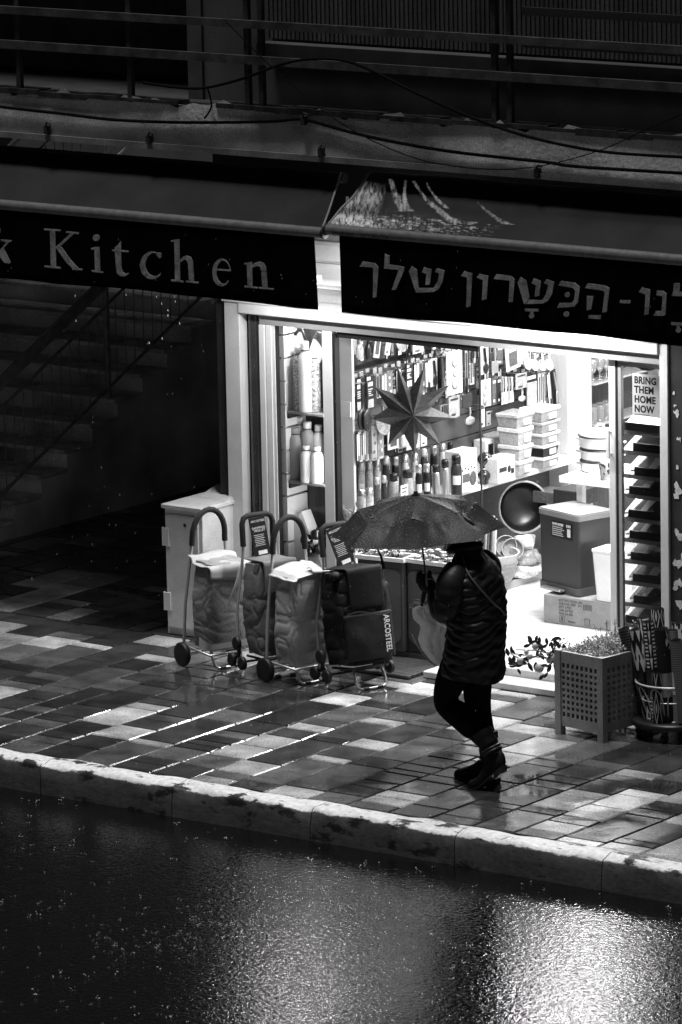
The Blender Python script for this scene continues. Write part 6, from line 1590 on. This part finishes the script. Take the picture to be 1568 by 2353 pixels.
# coat: quilted shell, one loft from hem to collar, then sleeves
rings = [  # z centre, x centre, half depth (x), half width (y)
 (.60, 1.525, .185, .215), (.66, 1.525, .182, .212), (.74, 1.530, .175, .208), (.84, 1.540, .170, .205), (.94, 1.550, .165, .203), (1.04, 1.555, .158, .204), (1.14, 1.553, .150, .207), (1.22, 1.545, .140, .205), (1.285, 1.532, .122, .178), (1.33, 1.518, .100, .128), (1.365, 1.505, .082, .092), (1.41, 1.49, .078, .086)]
zs_ = [r_[0] for r_ in rings]
def interp(z):
    for i in range(len(rings)-1):
        if z <= rings[i+1][0]:
            t = (z-rings[i][0])/(rings[i+1][0]-rings[i][0]); t = max(0, t); return [rings[i][k]*(1-t)+rings[i+1][k]*t for k in (1, 2, 3)]
    return list(rings[-1][1:])
nzc = value_noise(50)
def coat_pt(u, v):
    a = 2*math.pi*u; z = .655+(1.41-.655)*v
    cx, hx, hy = interp(z); cx += .012; hx *= .86; hy *= .92
    ca, sa = math.cos(a), math.sin(a); p = .82
    x = math.copysign(abs(ca)**p, ca)*hx; y = math.copysign(abs(sa)**p, sa)*hy
    q = (z-.60+.13*math.sin(a+2.6))/.052; fr = q-math.floor(q)
    puff = .0085*(math.sin(math.pi*fr)**.6) if z < 1.34 else .004
    puff += .015*(nzc(u*16, v*26)-.5)+.008*(nzc(u*34, v*40)-.5)
    n = V(ca*hy, sa*hx, 0).normalized()
    zz_ = z
    if v < .12: zz_ += -.055*(max(0, ca))**2*(1-v/.12)+.035*max(0, -ca)*(1-v/.12)     # hem longer at the back
    zz_ += .02*ca*(1-v)                                                           # seams drop a little toward the back
    return V(cx+x, PY+y, zz_-.02*0)+n*puff
mb = MB(); mb.grid(coat_pt, 72, 150, closed_u=True); ct_ = mb.build('coat', COATM, P)
mb = MB(); hem = [coat_pt(i/72, 0) for i in range(72)]; c = sum(hem, V(0, 0, 0))/72; mb.add(hem+[c], [((i+1) % 72, i, 72) for i in range(72)]); mb.build('coat_lining', PANTS, P)
def sleeve(pts, rs_, nm):
    # padded tube with quilt rings
    P_ = []; R_ = []
    n = len(pts)
    for i in range(n-1):
        p0, p1, p2, p3 = pts[max(i-1, 0)], pts[i], pts[i+1], pts[min(i+2, n-1)]
        for k in range(14):
            t = k/14; P_.append(.5*((2*p1)+(p2-p0)*t+(2*p0-5*p1+4*p2-p3)*t*t+(3*p1-p0-3*p2+p3)*t**3)); R_.append(rs_[i]*(1-t)+rs_[i+1]*t)
    P_.append(pts[-1]); R_.append(rs_[-1])
    s_ = 0; R2 = []
    for i, r_ in enumerate(R_):
        if i: s_ += (P_[i]-P_[i-1]).length
        R2.append(r_+.0045*abs(math.sin(math.pi*s_/.065))**.5+.006*(nzc(s_*30, i*.3)-.5))
    mb = MB(); mb.tube(P_, R2, 22); return mb.build(nm, COATM, P)
sleeve([shN+V(-.0, .045, .015), shN+V(-.005, -.02, -.05), elN+V(.015, .0, .06), elN+V(-.015, .0, -.005), elN.lerp(wrN, .5)+V(0, -.01, .0), wrN+V(.012, 0, -.005)], [.075, .084, .082, .080, .070, .058], 'sleeve')
sleeve([shF+V(0, -.045, .015), shF+V(-.005, .02, -.05), elF+V(.01, 0, .06), elF, elF.lerp(wrF, .5), wrF+V(.03, .01, 0)], [.082, .09, .082, .076, .066, .052], 'sleeve')
# collar, bag strap
mb = MB(); mb.tube([V(1.49+.088*math.cos(a), PY+.094*math.sin(a), 1.395+.02*math.cos(a)) for a in [6.2832*i/26 for i in range(26)]], .020, 8, closed=True); mb.build('collar', COATM, P)
sp_ = []
for k in range(16):
    t = k/15; z = 1.37-.36*t; cx, hx, hy = interp(z); cx += .012; hx *= .86; hy *= .92; a = math.radians(-78+92*t)
    sp_.append(V(cx+(hx+.020)*math.copysign(abs(math.cos(a))**.82, math.cos(a)), PY+(hy+.020)*math.copysign(abs(math.sin(a))**.82, math.sin(a)), z))
mb = MB(); mb.tube(sp_, .006, 6); mb.build('shoulder_strap', mat('strap_leather', .09, .35, var=.2), P)
mb = MB(); mb.tube([haN+V(.03, -.03, .055), haN+V(.045, -.05, .02), haN+V(.06, -.055, -.025), haN+V(.062, -.052, -.05)], [.005, .007, .010, .007], 6); mb.tube([haN+V(.04, -.045, .03), haN+V(.075, -.045, .035)], .004, 5); mb.build('wrist_strap', FLAP, P)

# ---- umbrella
ub = at_y(962, 1222, PY)
U0 = thing('umbrella', 'dark wet folding umbrella held over the walking person', 'umbrella', tuple(ub))
UC = mat('wet_umbrella_cloth', .034, .45, var=.4, bump=.35, bscale=90, spec=.2)
az0 = math.atan2(CAM.y-ub.y, CAM.x-ub.x)
rdir = V(_rt[0], _rt[1], 0).normalized()
tilt = math.radians(3.4)
def upt(phi, r_, z):          # phi from the direction toward the street side, to the right positive
    a = az0+phi
    p = V(r_*math.cos(a), r_*math.sin(a), z)
    # lean: right side up
    s = p.dot(rdir); p = p+V(0, 0, 1)*(s*math.tan(tilt)); p = p-rdir*(z*math.tan(tilt)*.9)
    return ub+p
ribs = [math.radians(-4+45*k) for k in range(8)]
nu_, nv_ = 16, 34
def canopy_z(r_):
    if r_ < .34: t = r_/.34; return .217-.066*t**1.15
    t = (r_-.34)/.165; return .151-.151*(t**.95)
droop = random.Random(14)
for k in range(8):
    pass
def cf(u, v):
    # u around (8 gores), v from top to edge
    a8 = u*8; k = int(a8) % 8; f = a8-int(a8)
    phi = ribs[k]+math.radians(45)*f
    r_ = .505*v
    sagf = math.sin(math.pi*f)
    rr = r_*(1-(.06*v*v+.02)*sagf*0-(1-math.cos(math.radians(22.5)))*sagf*.95*(1 if v > 0 else 0)-.055*sagf*v**3)
    z = canopy_z(r_)-.022*sagf*v*(1-.2*v)+(.018*sagf*v**4)
    z -= .040*sagf*math.exp(-((r_-.35)/.075)**2)
    z += .006*math.sin(f*17+k*5)*math.exp(-((r_-.38)/.07)**2)*sagf
    return upt(phi, rr, z)
mb = MB(); mb.grid(cf, 8*nu_, nv_, closed_u=True)
cn = mb.build('canopy', UC, U0); cn.modifiers.new('thickness', 'SOLIDIFY').thickness = .0015
for p in cn.data.polygons: p.use_smooth = False
mb = MB(); mb.tube([upt(0, 0, .212), upt(0, 0, .240)], [.020, .010], 12); mb.tube([upt(0, 0, .216), upt(0, 0, .222)], .026, 14); mb.build('ferrule', BLACKP, U0)
for k in range(8):
    mb = MB(); mb.tube([upt(ribs[k], .02, .20), upt(ribs[k], .34, .138), upt(ribs[k], .50, -.006)], .0028, 6); rb_ = mb.build('rib', CHROME, U0)
    mb = MB(); mb.ball(upt(ribs[k], .505, -.001), .007, 8, 6); mb.ball(upt(ribs[k], .34, .150), 1, 8, 5, (.010, .010, .004)); mb.build('rib_tip', mat('rib_tip_grey', .25, .4, var=0), rb_)
    mb = MB(); mb.tube([upt(0, 0, -.02), upt(ribs[k], .22, .160)], .0025, 5); mb.build('stretcher', CHROME, U0)
sh_b = haN+V(-.012, .02, -.02); sh_e = at_y(970, 1372, PY)
mb = MB(); mb.tube([upt(0, 0, .21), sh_b+V(0, 0, .06)], .0055, 8); mb.build('shaft', BLACKP, U0)
mb = MB(); mb.tube([sh_b+V(0, 0, .07), sh_b, V(sh_b.x-.03, sh_b.y+.005, sh_b.z-.11), V(sh_b.x-.036, sh_b.y+.006, sh_b.z-.13)], [.009, .014, .013, .011], 10); mb.build('handle', BLACKP, U0)
q0 = at_y(868, 1262, PY-.25); q1 = at_y(882, 1308, PY-.25)
mb = MB(); mb.tube([q0, q0.lerp(q1, .4)+V(.01, 0, 0), q1], [.005, .007, .009], 6); mb.build('closing_strap', DARKFAB, U0)
# rain drops on the cloth
r = random.Random(91); mb = MB()
for k in range(2600):
    u = r.random(); v = math.sqrt(r.random())*(1.0 if r.random() < .3 else .7)
    p = cf(u, v); q = cf((u+.002) % 1, v)-p; s = cf(u, max(.01, v-.01))-p; n = q.cross(s)
    if n.length < 1e-9: continue
    n.normalize()
    if n.z < 0: n = -n
    d = r.choice([.0012, .0014, .0018, .0022, .003]); mb.ball(p+n*.0018, d, 6, 4)
dw = mb.build('water_beads', mat('water_bead', .5, .05, var=0, coat=1.0, trans=.2), U0); dw['kind'] = 'stuff'

# ---- carrier bag
bgc = haF+V(-.02, .03, -.02)
bt_ = thing('carrier_bag', 'limp grey plastic carrier bag hanging from the person\'s bare hand', 'bag', tuple(bgc))
BAGP = film('grey_plastic_film', .5, .7)
outl = [((150, 890), (330, 800)), ((148, 940), (365, 900)), ((160, 1010), (420, 1000)), ((238, 1085), (500, 1050)), ((240, 1140), (560, 1110)), ((212, 1250), (560, 1230)), ((260, 1370), (560, 1350)), ((340, 1480), (560, 1450)), ((440, 1555), (560, 1540)), ((500, 1590), (560, 1585))]
nzb = value_noise(61)
def bagf(side):
    def f(u, v):
        i = v*(len(outl)-1); k = min(int(i), len(outl)-2); t = i-k
        L = [outl[k][0][j]*(1-t)+outl[k+1][0][j]*t for j in (0, 1)]; R_ = [outl[k][1][j]*(1-t)+outl[k+1][1][j]*t for j in (0, 1)]
        x = L[0]*(1-u)+R_[0]*u; y = L[1]*(1-u)+R_[1]*u
        d = .055*math.sin(math.pi*u)**.7*math.sin(math.pi*min(1, v*.9+.08))+(.035*(nzb(u*6+side*9, v*8)-.5)+.022*(nzb(u*15+side*3, v*19)-.5)-.03*(1-abs(2*nzb(u*7+v*4, v*5-u*3+side)-1))**4)*math.sin(math.pi*u)
        return at_y(918.75+.1953*x, 1225+.1953*y, PY+.055+side*max(d, .003)*.8+.05*v)
    return f
mb = MB(); mb.grid(bagf(-1), 18, 34); mb.grid(bagf(1), 18, 34); mb.build('bag_film', BAGP, bt_)
mb = MB(); pts = [at_y(918.75+.1953*x, 1225+.1953*y, PY+.0) for x, y in ((145, 1190), (190, 1290), (260, 1390), (345, 1500), (420, 1560))]
mb.tube(pts, [.004, .006, .007, .006, .004], 6); mb.build('bag_handle_strap', BAGP, bt_)
# ================================================================== lattice crate with plants
CW = mat('oiled_acacia_wood', .24, .45, var=.4, scale=6, stretch=(1, 1, .4), bump=.12, bscale=40)
A0 = at_z(1386, 1709); AL = at_z(1276, 1686); AR = at_z(1477, 1672)
dl = (AL-A0); dl.z = 0; WL = .40; dl.normalize(); dr_ = V(-dl.y, dl.x, 0)
if (AR-A0).dot(dr_) < 0: dr_ = -dr_
WR = max(.36, (AR-A0).dot(dr_)*1.0); WL = (AL-A0).length
HC = at_y(1386, 1514, A0.y).z
cr = thing('lattice_crate', 'square wooden lattice crate planter standing on the paving right of the door', 'crate', tuple(A0))
def cbox(mb, a0, a1, b0, b1, z0, z1): 
    p = lambda a, b, z: A0+dl*a+dr_*b+V(0, 0, z)
    mb.hexa([p(a0, b0, z0), p(a1, b0, z0), p(a1, b1, z0), p(a0, b1, z0), p(a0, b0, z1), p(a1, b0, z1), p(a1, b1, z1), p(a0, b1, z1)])
pw = .045
for (a, b) in ((0, 0), (WL-pw, 0), (0, WR-pw), (WL-pw, WR-pw)):
    mb = MB(); cbox(mb, a, a+pw, b, b+pw, 0, HC); mb.build('corner_post', CW, cr)
def side(kind, off_, nm):
    mb = MB(); N = 8; Mz = 9
    L = (WL if kind == 'a' else WR)
    z0, z1 = .115, HC-.075
    put = (lambda l0, l1, d0, d1, za, zb_: cbox(mb, l0, l1, off_+d0, off_+d1, za, zb_)) if kind == 'a' else (lambda l0, l1, d0, d1, za, zb_: cbox(mb, off_+d0, off_+d1, l0, l1, za, zb_))
    put(pw+.001, L-pw-.001, .010, .034, .055, z0); put(pw+.001, L-pw-.001, .010, .034, z1, HC-.004)
    st = (L-2*pw)/N
    for k in range(N+1):
        c = pw+k*st; w_ = st*.22; put(max(pw+.001, c-w_), min(L-pw-.001, c+w_), .0100, .030, z0+.0005, z1-.0005)
    sz = (z1-z0)/Mz
    for k in range(1, Mz):
        c = z0+k*sz; put(pw+.001, L-pw-.001, .0105, .0205, c-sz*.22, c+sz*.22)
    return mb.build(nm, CW, cr)
side('a', 0, 'lattice_panel'); side('b', 0, 'lattice_panel'); side('a', WR-.045, 'lattice_panel'); side('b', WL-.045, 'lattice_panel')
mb = MB(); cbox(mb, .05, WL-.05, .05, WR-.05, .06, .09); mb.build('floor_board', CW, cr)
mb = MB(); cbox(mb, .047, WL-.047, .047, WR-.047, HC-.12, HC-.075); mb.build('soil', mat('dark_soil', .02, .9, var=.5), cr)
pc_ = A0+dl*(WL/2)+dr_*(WR/2)
bs = thing('small_leaved_shrub', 'dense small leaved plant filling the lattice crate', 'plant', tuple(pc_+V(0, 0, HC-.07)))
LF1 = mat('shrub_leaf', .45, .45, var=.55, scale=50)
r = random.Random(17); mb, ms = MB(), MB()
for k in range(2600):
    a, b = r.uniform(.03, WL-.03), r.uniform(.03, WR-.03)
    top = .05+.10*math.exp(-((a-WL*.35)**2+(b-WR*.75)**2)/.02)+.03*math.exp(-((a-WL*.8)**2+(b-WR*.5)**2)/.01)
    p = A0+dl*a+dr_*b+V(0, 0, HC-.07+r.uniform(.0, 1)**.6*(top+.03))
    n = V(r.uniform(-1, 1), r.uniform(-1, 1), r.uniform(-.1, 1)).normalized(); u = n.cross(V(r.random(), r.random(), r.random())).normalized()*r.uniform(.004, .009); w_ = n.cross(u).normalized()*u.length*.8
    mb.add([p-u, p-w_*.9, p+u, p+w_*.9], [(0, 1, 2, 3)])
for k in range(60):
    a, b = r.uniform(.06, WL-.06), r.uniform(.06, WR-.06); p = A0+dl*a+dr_*b+V(0, 0, HC-.075); q = p+V(r.uniform(-.05, .05), r.uniform(-.05, .05), r.uniform(.08, .19)*(1.2 if b > WR*.6 else .7))
    ms.tube([p, (p+q)/2+V(r.uniform(-.01, .01), 0, 0), q], .0016, 4)
    for j in range(6):
        z = q+V(r.uniform(-.012, .012), r.uniform(-.012, .012), r.uniform(-.02, .01)); mb.ball(z, r.uniform(.003, .005), 5, 3)
ms.build('twigs', STEM, bs); mb.build('foliage', LF1, bs)
# fruiting branch leaning out of the crate
fb = A0+dl*(WL*.85)+dr_*(WR*.45)+V(0, 0, HC-.06)
FD = dl.dot(V(0, 0, 0))
br = thing('fruit_branch', 'leafy branch with round pale fruit leaning out over the crate edge', 'plant', tuple(fb))
YB = -1.12
def bp_(px, py, dy=0): return at_y(px, py, YB+dy)
z7 = lambda x, y: ((1850+x/2.75)*.6125, (2330+y/2.75)*.6125)
lines = [[(700, 380), (560, 330), (430, 300), (330, 300), (235, 295)], [(700, 390), (600, 400), (480, 350), (400, 380), (330, 410), (240, 370), (190, 340)], [(690, 400), (620, 420), (560, 470), (500, 480), (430, 500)], [(560, 330), (480, 270), (400, 220)], [(600, 330), (640, 270), (660, 220)], [(330, 410), (270, 440), (220, 460)]]
mb = MB()
for L in lines: mb.tube([bp_(*z7(x, y), .015*math.sin(x)) for x, y in L], [.006]+[.0048]*(len(L)-2)+[.003], 5)
mb.build('twig', STEM, br)
leaves = [(350, 255, 45, 20), (375, 180, 38, -60), (448, 180, 40, 70), (480, 200, 45, 90), (555, 210, 45, -80), (535, 260, 40, 30), (645, 210, 38, 80), (675, 250, 50, -70), (735, 280, 55, -80), (285, 350, 35, 20), (190, 295, 45, 90), (180, 410, 55, -70), (210, 460, 50, 10), (300, 440, 50, -5), (385, 470, 60, -60), (460, 320, 50, 60), (505, 360, 50, -60), (620, 320, 50, 20), (700, 390, 50, 60), (580, 490, 55, 60), (640, 480, 55, -75), (545, 560, 40, 50), (500, 580, 45, 45), (270, 520, 40, -60), (150, 320, 50, -70), (420, 220, 50, 20), (470, 230, 40, -30), (590, 240, 35, 60)]
r = random.Random(3)
for k in range(34):
    L_ = r.choice(lines); q_ = r.choice(L_); leaves.append((q_[0]+r.uniform(-30, 30), q_[1]+r.uniform(-45, 30), r.uniform(34, 58), r.uniform(-90, 90)))
mb = MB()
for (x, y, L, an) in leaves:
    c = bp_(*z7(x, y), r.uniform(-.05, .05)); s = pxm(c); hl = L*.6125/2.75/s*.95; a = math.radians(an)
    u = V(math.cos(a)*.8, math.cos(a)*.6*.6, math.sin(a)).normalized()*hl; n = V(r.uniform(-.3, .8), -1, r.uniform(-.2, .7)).normalized(); w_ = n.cross(u).normalized()*hl*.46
    pts = [c-u, c-u*.5+w_*.8, c+u*.1+w_, c+u*.65+w_*.6, c+u, c+u*.65-w_*.6, c+u*.1-w_, c-u*.5-w_*.8]
    mid = [c-u*.9-n*.004, c-n*.008, c+u*.9-n*.004]
    mb.add(pts+mid, [(0, 1, 8), (1, 2, 9, 8), (2, 3, 10, 9), (3, 4, 10), (4, 5, 10), (5, 6, 9, 10), (6, 7, 8, 9), (7, 0, 8)], True)
mb.build('leaves', mat('fruit_leaf', .04, .25, var=.4, scale=30), br)
fruits = [(437, 260, 36), (380, 365, 32), (280, 410, 36), (345, 320, 26), (575, 335, 28), (640, 372, 32), (583, 400, 36), (645, 425, 28), (478, 485, 48), (710, 475, 52)]
for k, (x, y, rp) in enumerate(fruits):
    c = bp_(*z7(x, y), -.01*(k % 3)-.02); s = pxm(c); r_ = rp*.6125/2.75/s
    mb = MB(); mb.ball(c, 1, 14, 10, (r_, r_, r_*1.06)); mb.build('fruit', mat('pale_fruit', .42 if k < 9 else .5, .35, var=.2, scale=40), br)
mb = MB(); r = random.Random(8)
for k in range(26):
    p = bp_(*z7(r.uniform(690, 800), r.uniform(160, 300)), r.uniform(.05, .1)); mb.ball(p, r.uniform(.004, .006), 6, 4)
    if k % 3 == 0: mb.tube([p, bp_(*z7(740, 360), .06)], .0012, 4)
mb.build('seed_heads', LF1, br)

# ================================================================== wire basket on castors with rolled mats
bc = at_z(1531, 1690); bc = V(bc.x+.03, bc.y+.02, 0)
z8 = lambda x, y: ((2260+x/3.857)*.6125, (2250+y/3.857)*.6125)
wb_ = thing('wire_basket', 'white wire basket on a low castor base holding rolled mats', 'basket', tuple(bc))
WIRE = mat('basket_wire', .6, .4, .4, var=.15)
ztop = at_y(*z8(800, 1235), bc.y-.15).z; R0, R1 = .145, .215; zbot = .115
def bring(r_, z): return [bc+V(r_*math.cos(6.2832*i/40), r_*math.sin(6.2832*i/40), z) for i in range(40)]
mb = MB(); mb.tube(bring(R1, ztop), .0065, 8, closed=True); mb.build('top_ring', WIRE, wb_)
mb = MB(); zm = zbot+(ztop-zbot)*.55; mb.tube(bring(R0+(R1-R0)*.55+.003, zm), .0038, 6, closed=True); mb.tube(bring(R0, zbot), .005, 6, closed=True); mb.build('hoop', WIRE, wb_)
mb = MB()
for k in range(11):
    a0, a1 = 6.2832*k/11, 6.2832*(k+.78)/11
    pts = []
    for j in range(9):
        t = j/8; a = a0+(a1-a0)*(.5-.5*math.cos(math.pi*t)) if True else 0
        h = math.sin(math.pi*t)**.45
        z = zbot+(ztop-.012-zbot)*h; rr = R0+(R1-R0)*h
        pts.append(bc+V(rr*math.cos(a), rr*math.sin(a), z))
    mb.tube(pts, .0038, 6)
mb.build('wire_arch', WIRE, wb_)
mb = MB(); mb.lathe([(.10, .075), (.235, .075), (.24, .085), (.24, .105), (.235, .112), (.001, .112)], bc, 28); mb.build('base_board', BLACKP, wb_)
for k in range(4):
    a = math.radians(20+90*k); p = bc+V(.20*math.cos(a), .20*math.sin(a), 0)
    mb = MB(); mb.box(p.x-.016, p.x+.016, p.y-.02, p.y+.02, .045, .0745, bev=.004); mb.tube([p+V(-.014, 0, .026), p+V(.014, 0, .026)], .025, 14); mb.build('castor', BLACKP, wb_)
def roll_mat(name, seed):
    """rolled printed textile, own pattern each"""
    m = bpy.data.materials.new(name); m.use_nodes = True; t = m.node_tree; b = t.nodes['Principled BSDF']; b.inputs['Roughness'].default_value = .8
    uv = t.nodes.new('ShaderNodeAttribute'); uv.attribute_name = 'pat'
    sx = t.nodes.new('ShaderNodeSeparateXYZ'); t.links.new(uv.outputs['Vector'], sx.inputs[0])
    def mth(op, a, b_=None, c=None):
        n = t.nodes.new('ShaderNodeMath'); n.operation = op
        for i, q in enumerate((a, b_, c)):
            if q is None: continue
            if isinstance(q, (int, float)): n.inputs[i].default_value = q
            else: t.links.new(q, n.inputs[i])
        return n.outputs[0]
    X, Y = sx.outputs[0], sx.outputs[1]
    if seed == 0:      # zigzag with dots
        zz = mth('PINGPONG', mth('MULTIPLY', X, 6.0), .5); w = mth('FRACT', mth('ADD', mth('MULTIPLY', Y, 5.0), zz)); band = mth('LESS_THAN', w, .55)
        dx = mth('SUBTRACT', mth('FRACT', mth('MULTIPLY', X, 10)), .5); dy = mth('SUBTRACT', mth('FRACT', mth('MULTIPLY', Y, 11)), .5); d = mth('LESS_THAN', mth('ADD', mth('MULTIPLY', dx, dx), mth('MULTIPLY', dy, dy)), .045)
        v = mth('MULTIPLY', band, mth('SUBTRACT', 1.0, d))
    elif seed == 1:    # lengthwise bands of bars and triangles
        c = mth('FRACT', mth('MULTIPLY', X, 5)); bars = mth('LESS_THAN', mth('FRACT', mth('MULTIPLY', Y, 42)), .5); tri = mth('LESS_THAN', mth('ABSOLUTE', mth('SUBTRACT', c, .72)), mth('MULTIPLY', mth('FRACT', mth('MULTIPLY', Y, 12)), .17))
        isb = mth('LESS_THAN', mth('ABSOLUTE', mth('SUBTRACT', c, .25)), .2); v = mth('MAXIMUM', mth('MULTIPLY', isb, bars), tri)
    elif seed == 2:    # paisley-like rings
        vo = t.nodes.new('ShaderNodeTexVoronoi'); vo.inputs['Scale'].default_value = 9; t.links.new(uv.outputs['Vector'], vo.inputs['Vector'])
        d = vo.outputs['Distance']; r1 = mth('LESS_THAN', mth('ABSOLUTE', mth('SUBTRACT', d, .34)), .06); r2 = mth('LESS_THAN', d, .12); v = mth('MULTIPLY', mth('MAXIMUM', r1, r2), mth('GREATER_THAN', mth('FRACT', mth('MULTIPLY', Y, 3.1)), .45))
    elif seed == 3:    # diamonds
        dx = mth('ABSOLUTE', mth('SUBTRACT', mth('FRACT', mth('MULTIPLY', X, 5)), .5)); dy = mth('ABSOLUTE', mth('SUBTRACT', mth('FRACT', mth('MULTIPLY', Y, 4)), .5)); s = mth('ADD', dx, dy); v = mth('MAXIMUM', mth('LESS_THAN', mth('ABSOLUTE', mth('SUBTRACT', s, .40)), .06), mth('LESS_THAN', s, .14))
    elif seed == 4:    # plain dark weave
        v = mth('MULTIPLY', mth('LESS_THAN', mth('FRACT', mth('MULTIPLY', Y, 60)), .4), .10)
    elif seed == 5:    # black shapes on white
        nz = t.nodes.new('ShaderNodeTexVoronoi'); nz.inputs['Scale'].default_value = 14; t.links.new(uv.outputs['Vector'], nz.inputs['Vector']); v = mth('GREATER_THAN', nz.outputs['Distance'], .42)
    else:              # fine ribs
        v = mth('ADD', .18, mth('MULTIPLY', mth('LESS_THAN', mth('FRACT', mth('MULTIPLY', Y, 70)), .5), .16))
    col = mth('MULTIPLY_ADD', v, .80, .008)
    t.links.new(col, b.inputs['Base Color']); return m
RM_ = [roll_mat('rolled_textile_%d' % k, k) for k in range(7)]
def roll(label, ptop, pbot, r_, mk, Yt, Yb, wraps=True):
    a = at_y(*z8(*ptop), Yt); b = at_y(*z8(*pbot), Yb); t = thing('rolled_mat', label, 'mat', tuple(b), 'rolled mats in the wire basket')
    d = (a-b); L = d.length; d.normalize(); u = d.cross(V(0, 1, 0)).normalized(); w_ = d.cross(u)
    mb = MB(); n = 26; m_ = 2; pat = []
    vs = []
    for j in range(m_):
        for i in range(n):
            an = 6.2832*i/n; vs.append(b+d*L*j/(m_-1)+(u*math.cos(an)+w_*math.sin(an))*r_)
            pat.append((i/n if i < n else 0, L*j/(m_-1)*1.0, 0))
    mb.add(vs, [(i, (i+1) % n, (i+1) % n+n, i+n) for i in range(n)], True)
    o = mb.build('cloth', RM_[mk], t); at = o.data.attributes.new('pat', 'FLOAT_VECTOR', 'POINT'); at.data.foreach_set('vector', [c for q in pat for c in q])
    mb = MB(); sp = []   # spiral end
    for k in range(60):
        an = 6.2832*k/15; rr = r_*(1-.85*k/60); sp.append(a+(u*math.cos(an)+w_*math.sin(an))*rr-d*.012*(k/60))
    for k in range(59):
        p, q = sp[k], sp[k+1]; mb.add([p, q, q+d*.006, p+d*.006], [(0, 1, 2, 3)])
    e = [a-d*.03+(u*math.cos(6.2832*i/18)+w_*math.sin(6.2832*i/18))*r_*.98 for i in range(18)]; mb.add(e, [tuple(range(18))])
    o2 = mb.build('rolled_end', TONES['m'], t)
    if wraps:
        s0, s1 = .30, .55
        mb = MB(); ring = []
        for j in (s0, s1):
            for i in range(n): an = 6.2832*i/n; ring.append(b+d*L*j+(u*math.cos(an)+w_*math.sin(an))*(r_+.0015))
        mb.add(ring, [(i, (i+1) % n, (i+1) % n+n, i+n) for i in range(n)], True); mb.build('paper_band', TONES[wraps], t)
    return t
by = bc.y
roll('dark plain rolled mat leaning left out of the basket', (310, 420), (640, 1720), .034, 4, by-.12, by-.03, 'k')
roll('rolled mat with white zigzag and dots, second from left', (470, 430), (690, 1760), .038, 0, by-.14, by-.08, 'k')
roll('rolled mat with bands of bars and triangles, centre of the basket', (660, 320), (800, 1800), .040, 1, by-.15, by-.11, 'd')
roll('rolled black mat with white dots and leaf print, right of centre', (860, 420), (950, 1800), .042, 2, by-.15, by-.11, 'l')
roll('rolled diamond patterned mat low in the middle of the basket', (790, 1050), (810, 1840), .030, 3, by-.19, by-.16, None)
roll('tall rolled mat with scalloped dark edge at the back of the basket', (800, 130), (860, 1700), .040, 3, by+.02, by+.02, 'd')
roll('fine ribbed grey rolled mat at the right of the basket', (1010, 440), (1080, 1750), .034, 6, by-.08, by-.08, 'w')
roll('ribbed rolled mat showing its round end at the right edge', (1065, 590), (1190, 1750), .036, 6, by-.19, by-.12, None)
roll('white rolled mat with black flower shapes at the right edge', (1110, 330), (1130, 1700), .046, 5, by+.05, by+.03, None)
roll('light patterned rolled mat behind the zigzag one', (590, 270), (700, 1700), .034, 5, by+.03, by+.0, None)
for k, (dx, pat_, lb) in enumerate(((.10, 5, 'further rolled mat at the right, cut by the picture edge'), (.15, 3, 'rightmost rolled mat in the basket, outside the zigzag group'))):
    pass
# ================================================================== rain: splashes on the road and drops under the awning
r = random.Random(123)
WAT = mat('splash_water', .75, .05, var=0, coat=1.0, trans=.15)
mb = MB()
def splash(p, s):
    n = r.randint(2, 5)
    for k in range(n):
        a = r.uniform(0, 6.28); d = s*r.uniform(.2, 1.2); mb.ball(p+V(math.cos(a)*d, math.sin(a)*d, s*r.uniform(.1, .9)), s*r.uniform(.08, .22), 6, 4)
for k in range(520):
    px, py = r.uniform(-20, 1580), r.uniform(1830, 2360)
    p = at_z(px, py, ROADZ)
    if p.y > -3.56: continue
    splash(p, r.choice([.007, .010, .014, .02]))
for (cx, cy, rx, n) in ((430, 2170, 130, 90), (270, 2190, 60, 40), (480, 2120, 60, 40), (230, 2140, 40, 20)):
    for k in range(n):
        p = at_z(cx+r.gauss(0, rx*.5), cy+r.gauss(0, 22), ROADZ); splash(p, r.choice([.006, .008, .012]))
tag(mb.build('rain_splashes', WAT), 'bright scattered rain splashes on the wet road', 'splashes', kind='stuff')
mb = MB()
for k in range(260):
    px, py = r.uniform(0, 1568), r.uniform(1560, 2000)
    p = at_z(px, py, .004)
    if p.y < -3.45 or p.y > -.9: continue
    splash(p, r.choice([.006, .009, .012]))
tag(mb.build('pavement_splashes', WAT), 'small rain splashes on the wet paving', 'splashes', kind='stuff')
mb = MB()
for k in range(420):
    p = V(r.uniform(-4, 3.2), r.uniform(-3.6, -.75), r.uniform(.1, 3.0))
    mb.tube([p, p+V(.002, 0, .010)], [.0009, .0006], 5)
for (px, py) in ((290, 679), (360, 684), (372, 700), (386, 715), (403, 695), (402, 684), (386, 727), (413, 745), (173, 682), (175, 739), (343, 790), (373, 780)):
    p = at_y(px, py, -.72); mb.tube([p, p+V(0, 0, .014)], [.0035, .0018], 6)
tag(mb.build('raindrops', WAT), 'falling raindrops in front of the shop and under the left awning', 'raindrops', kind='stuff')
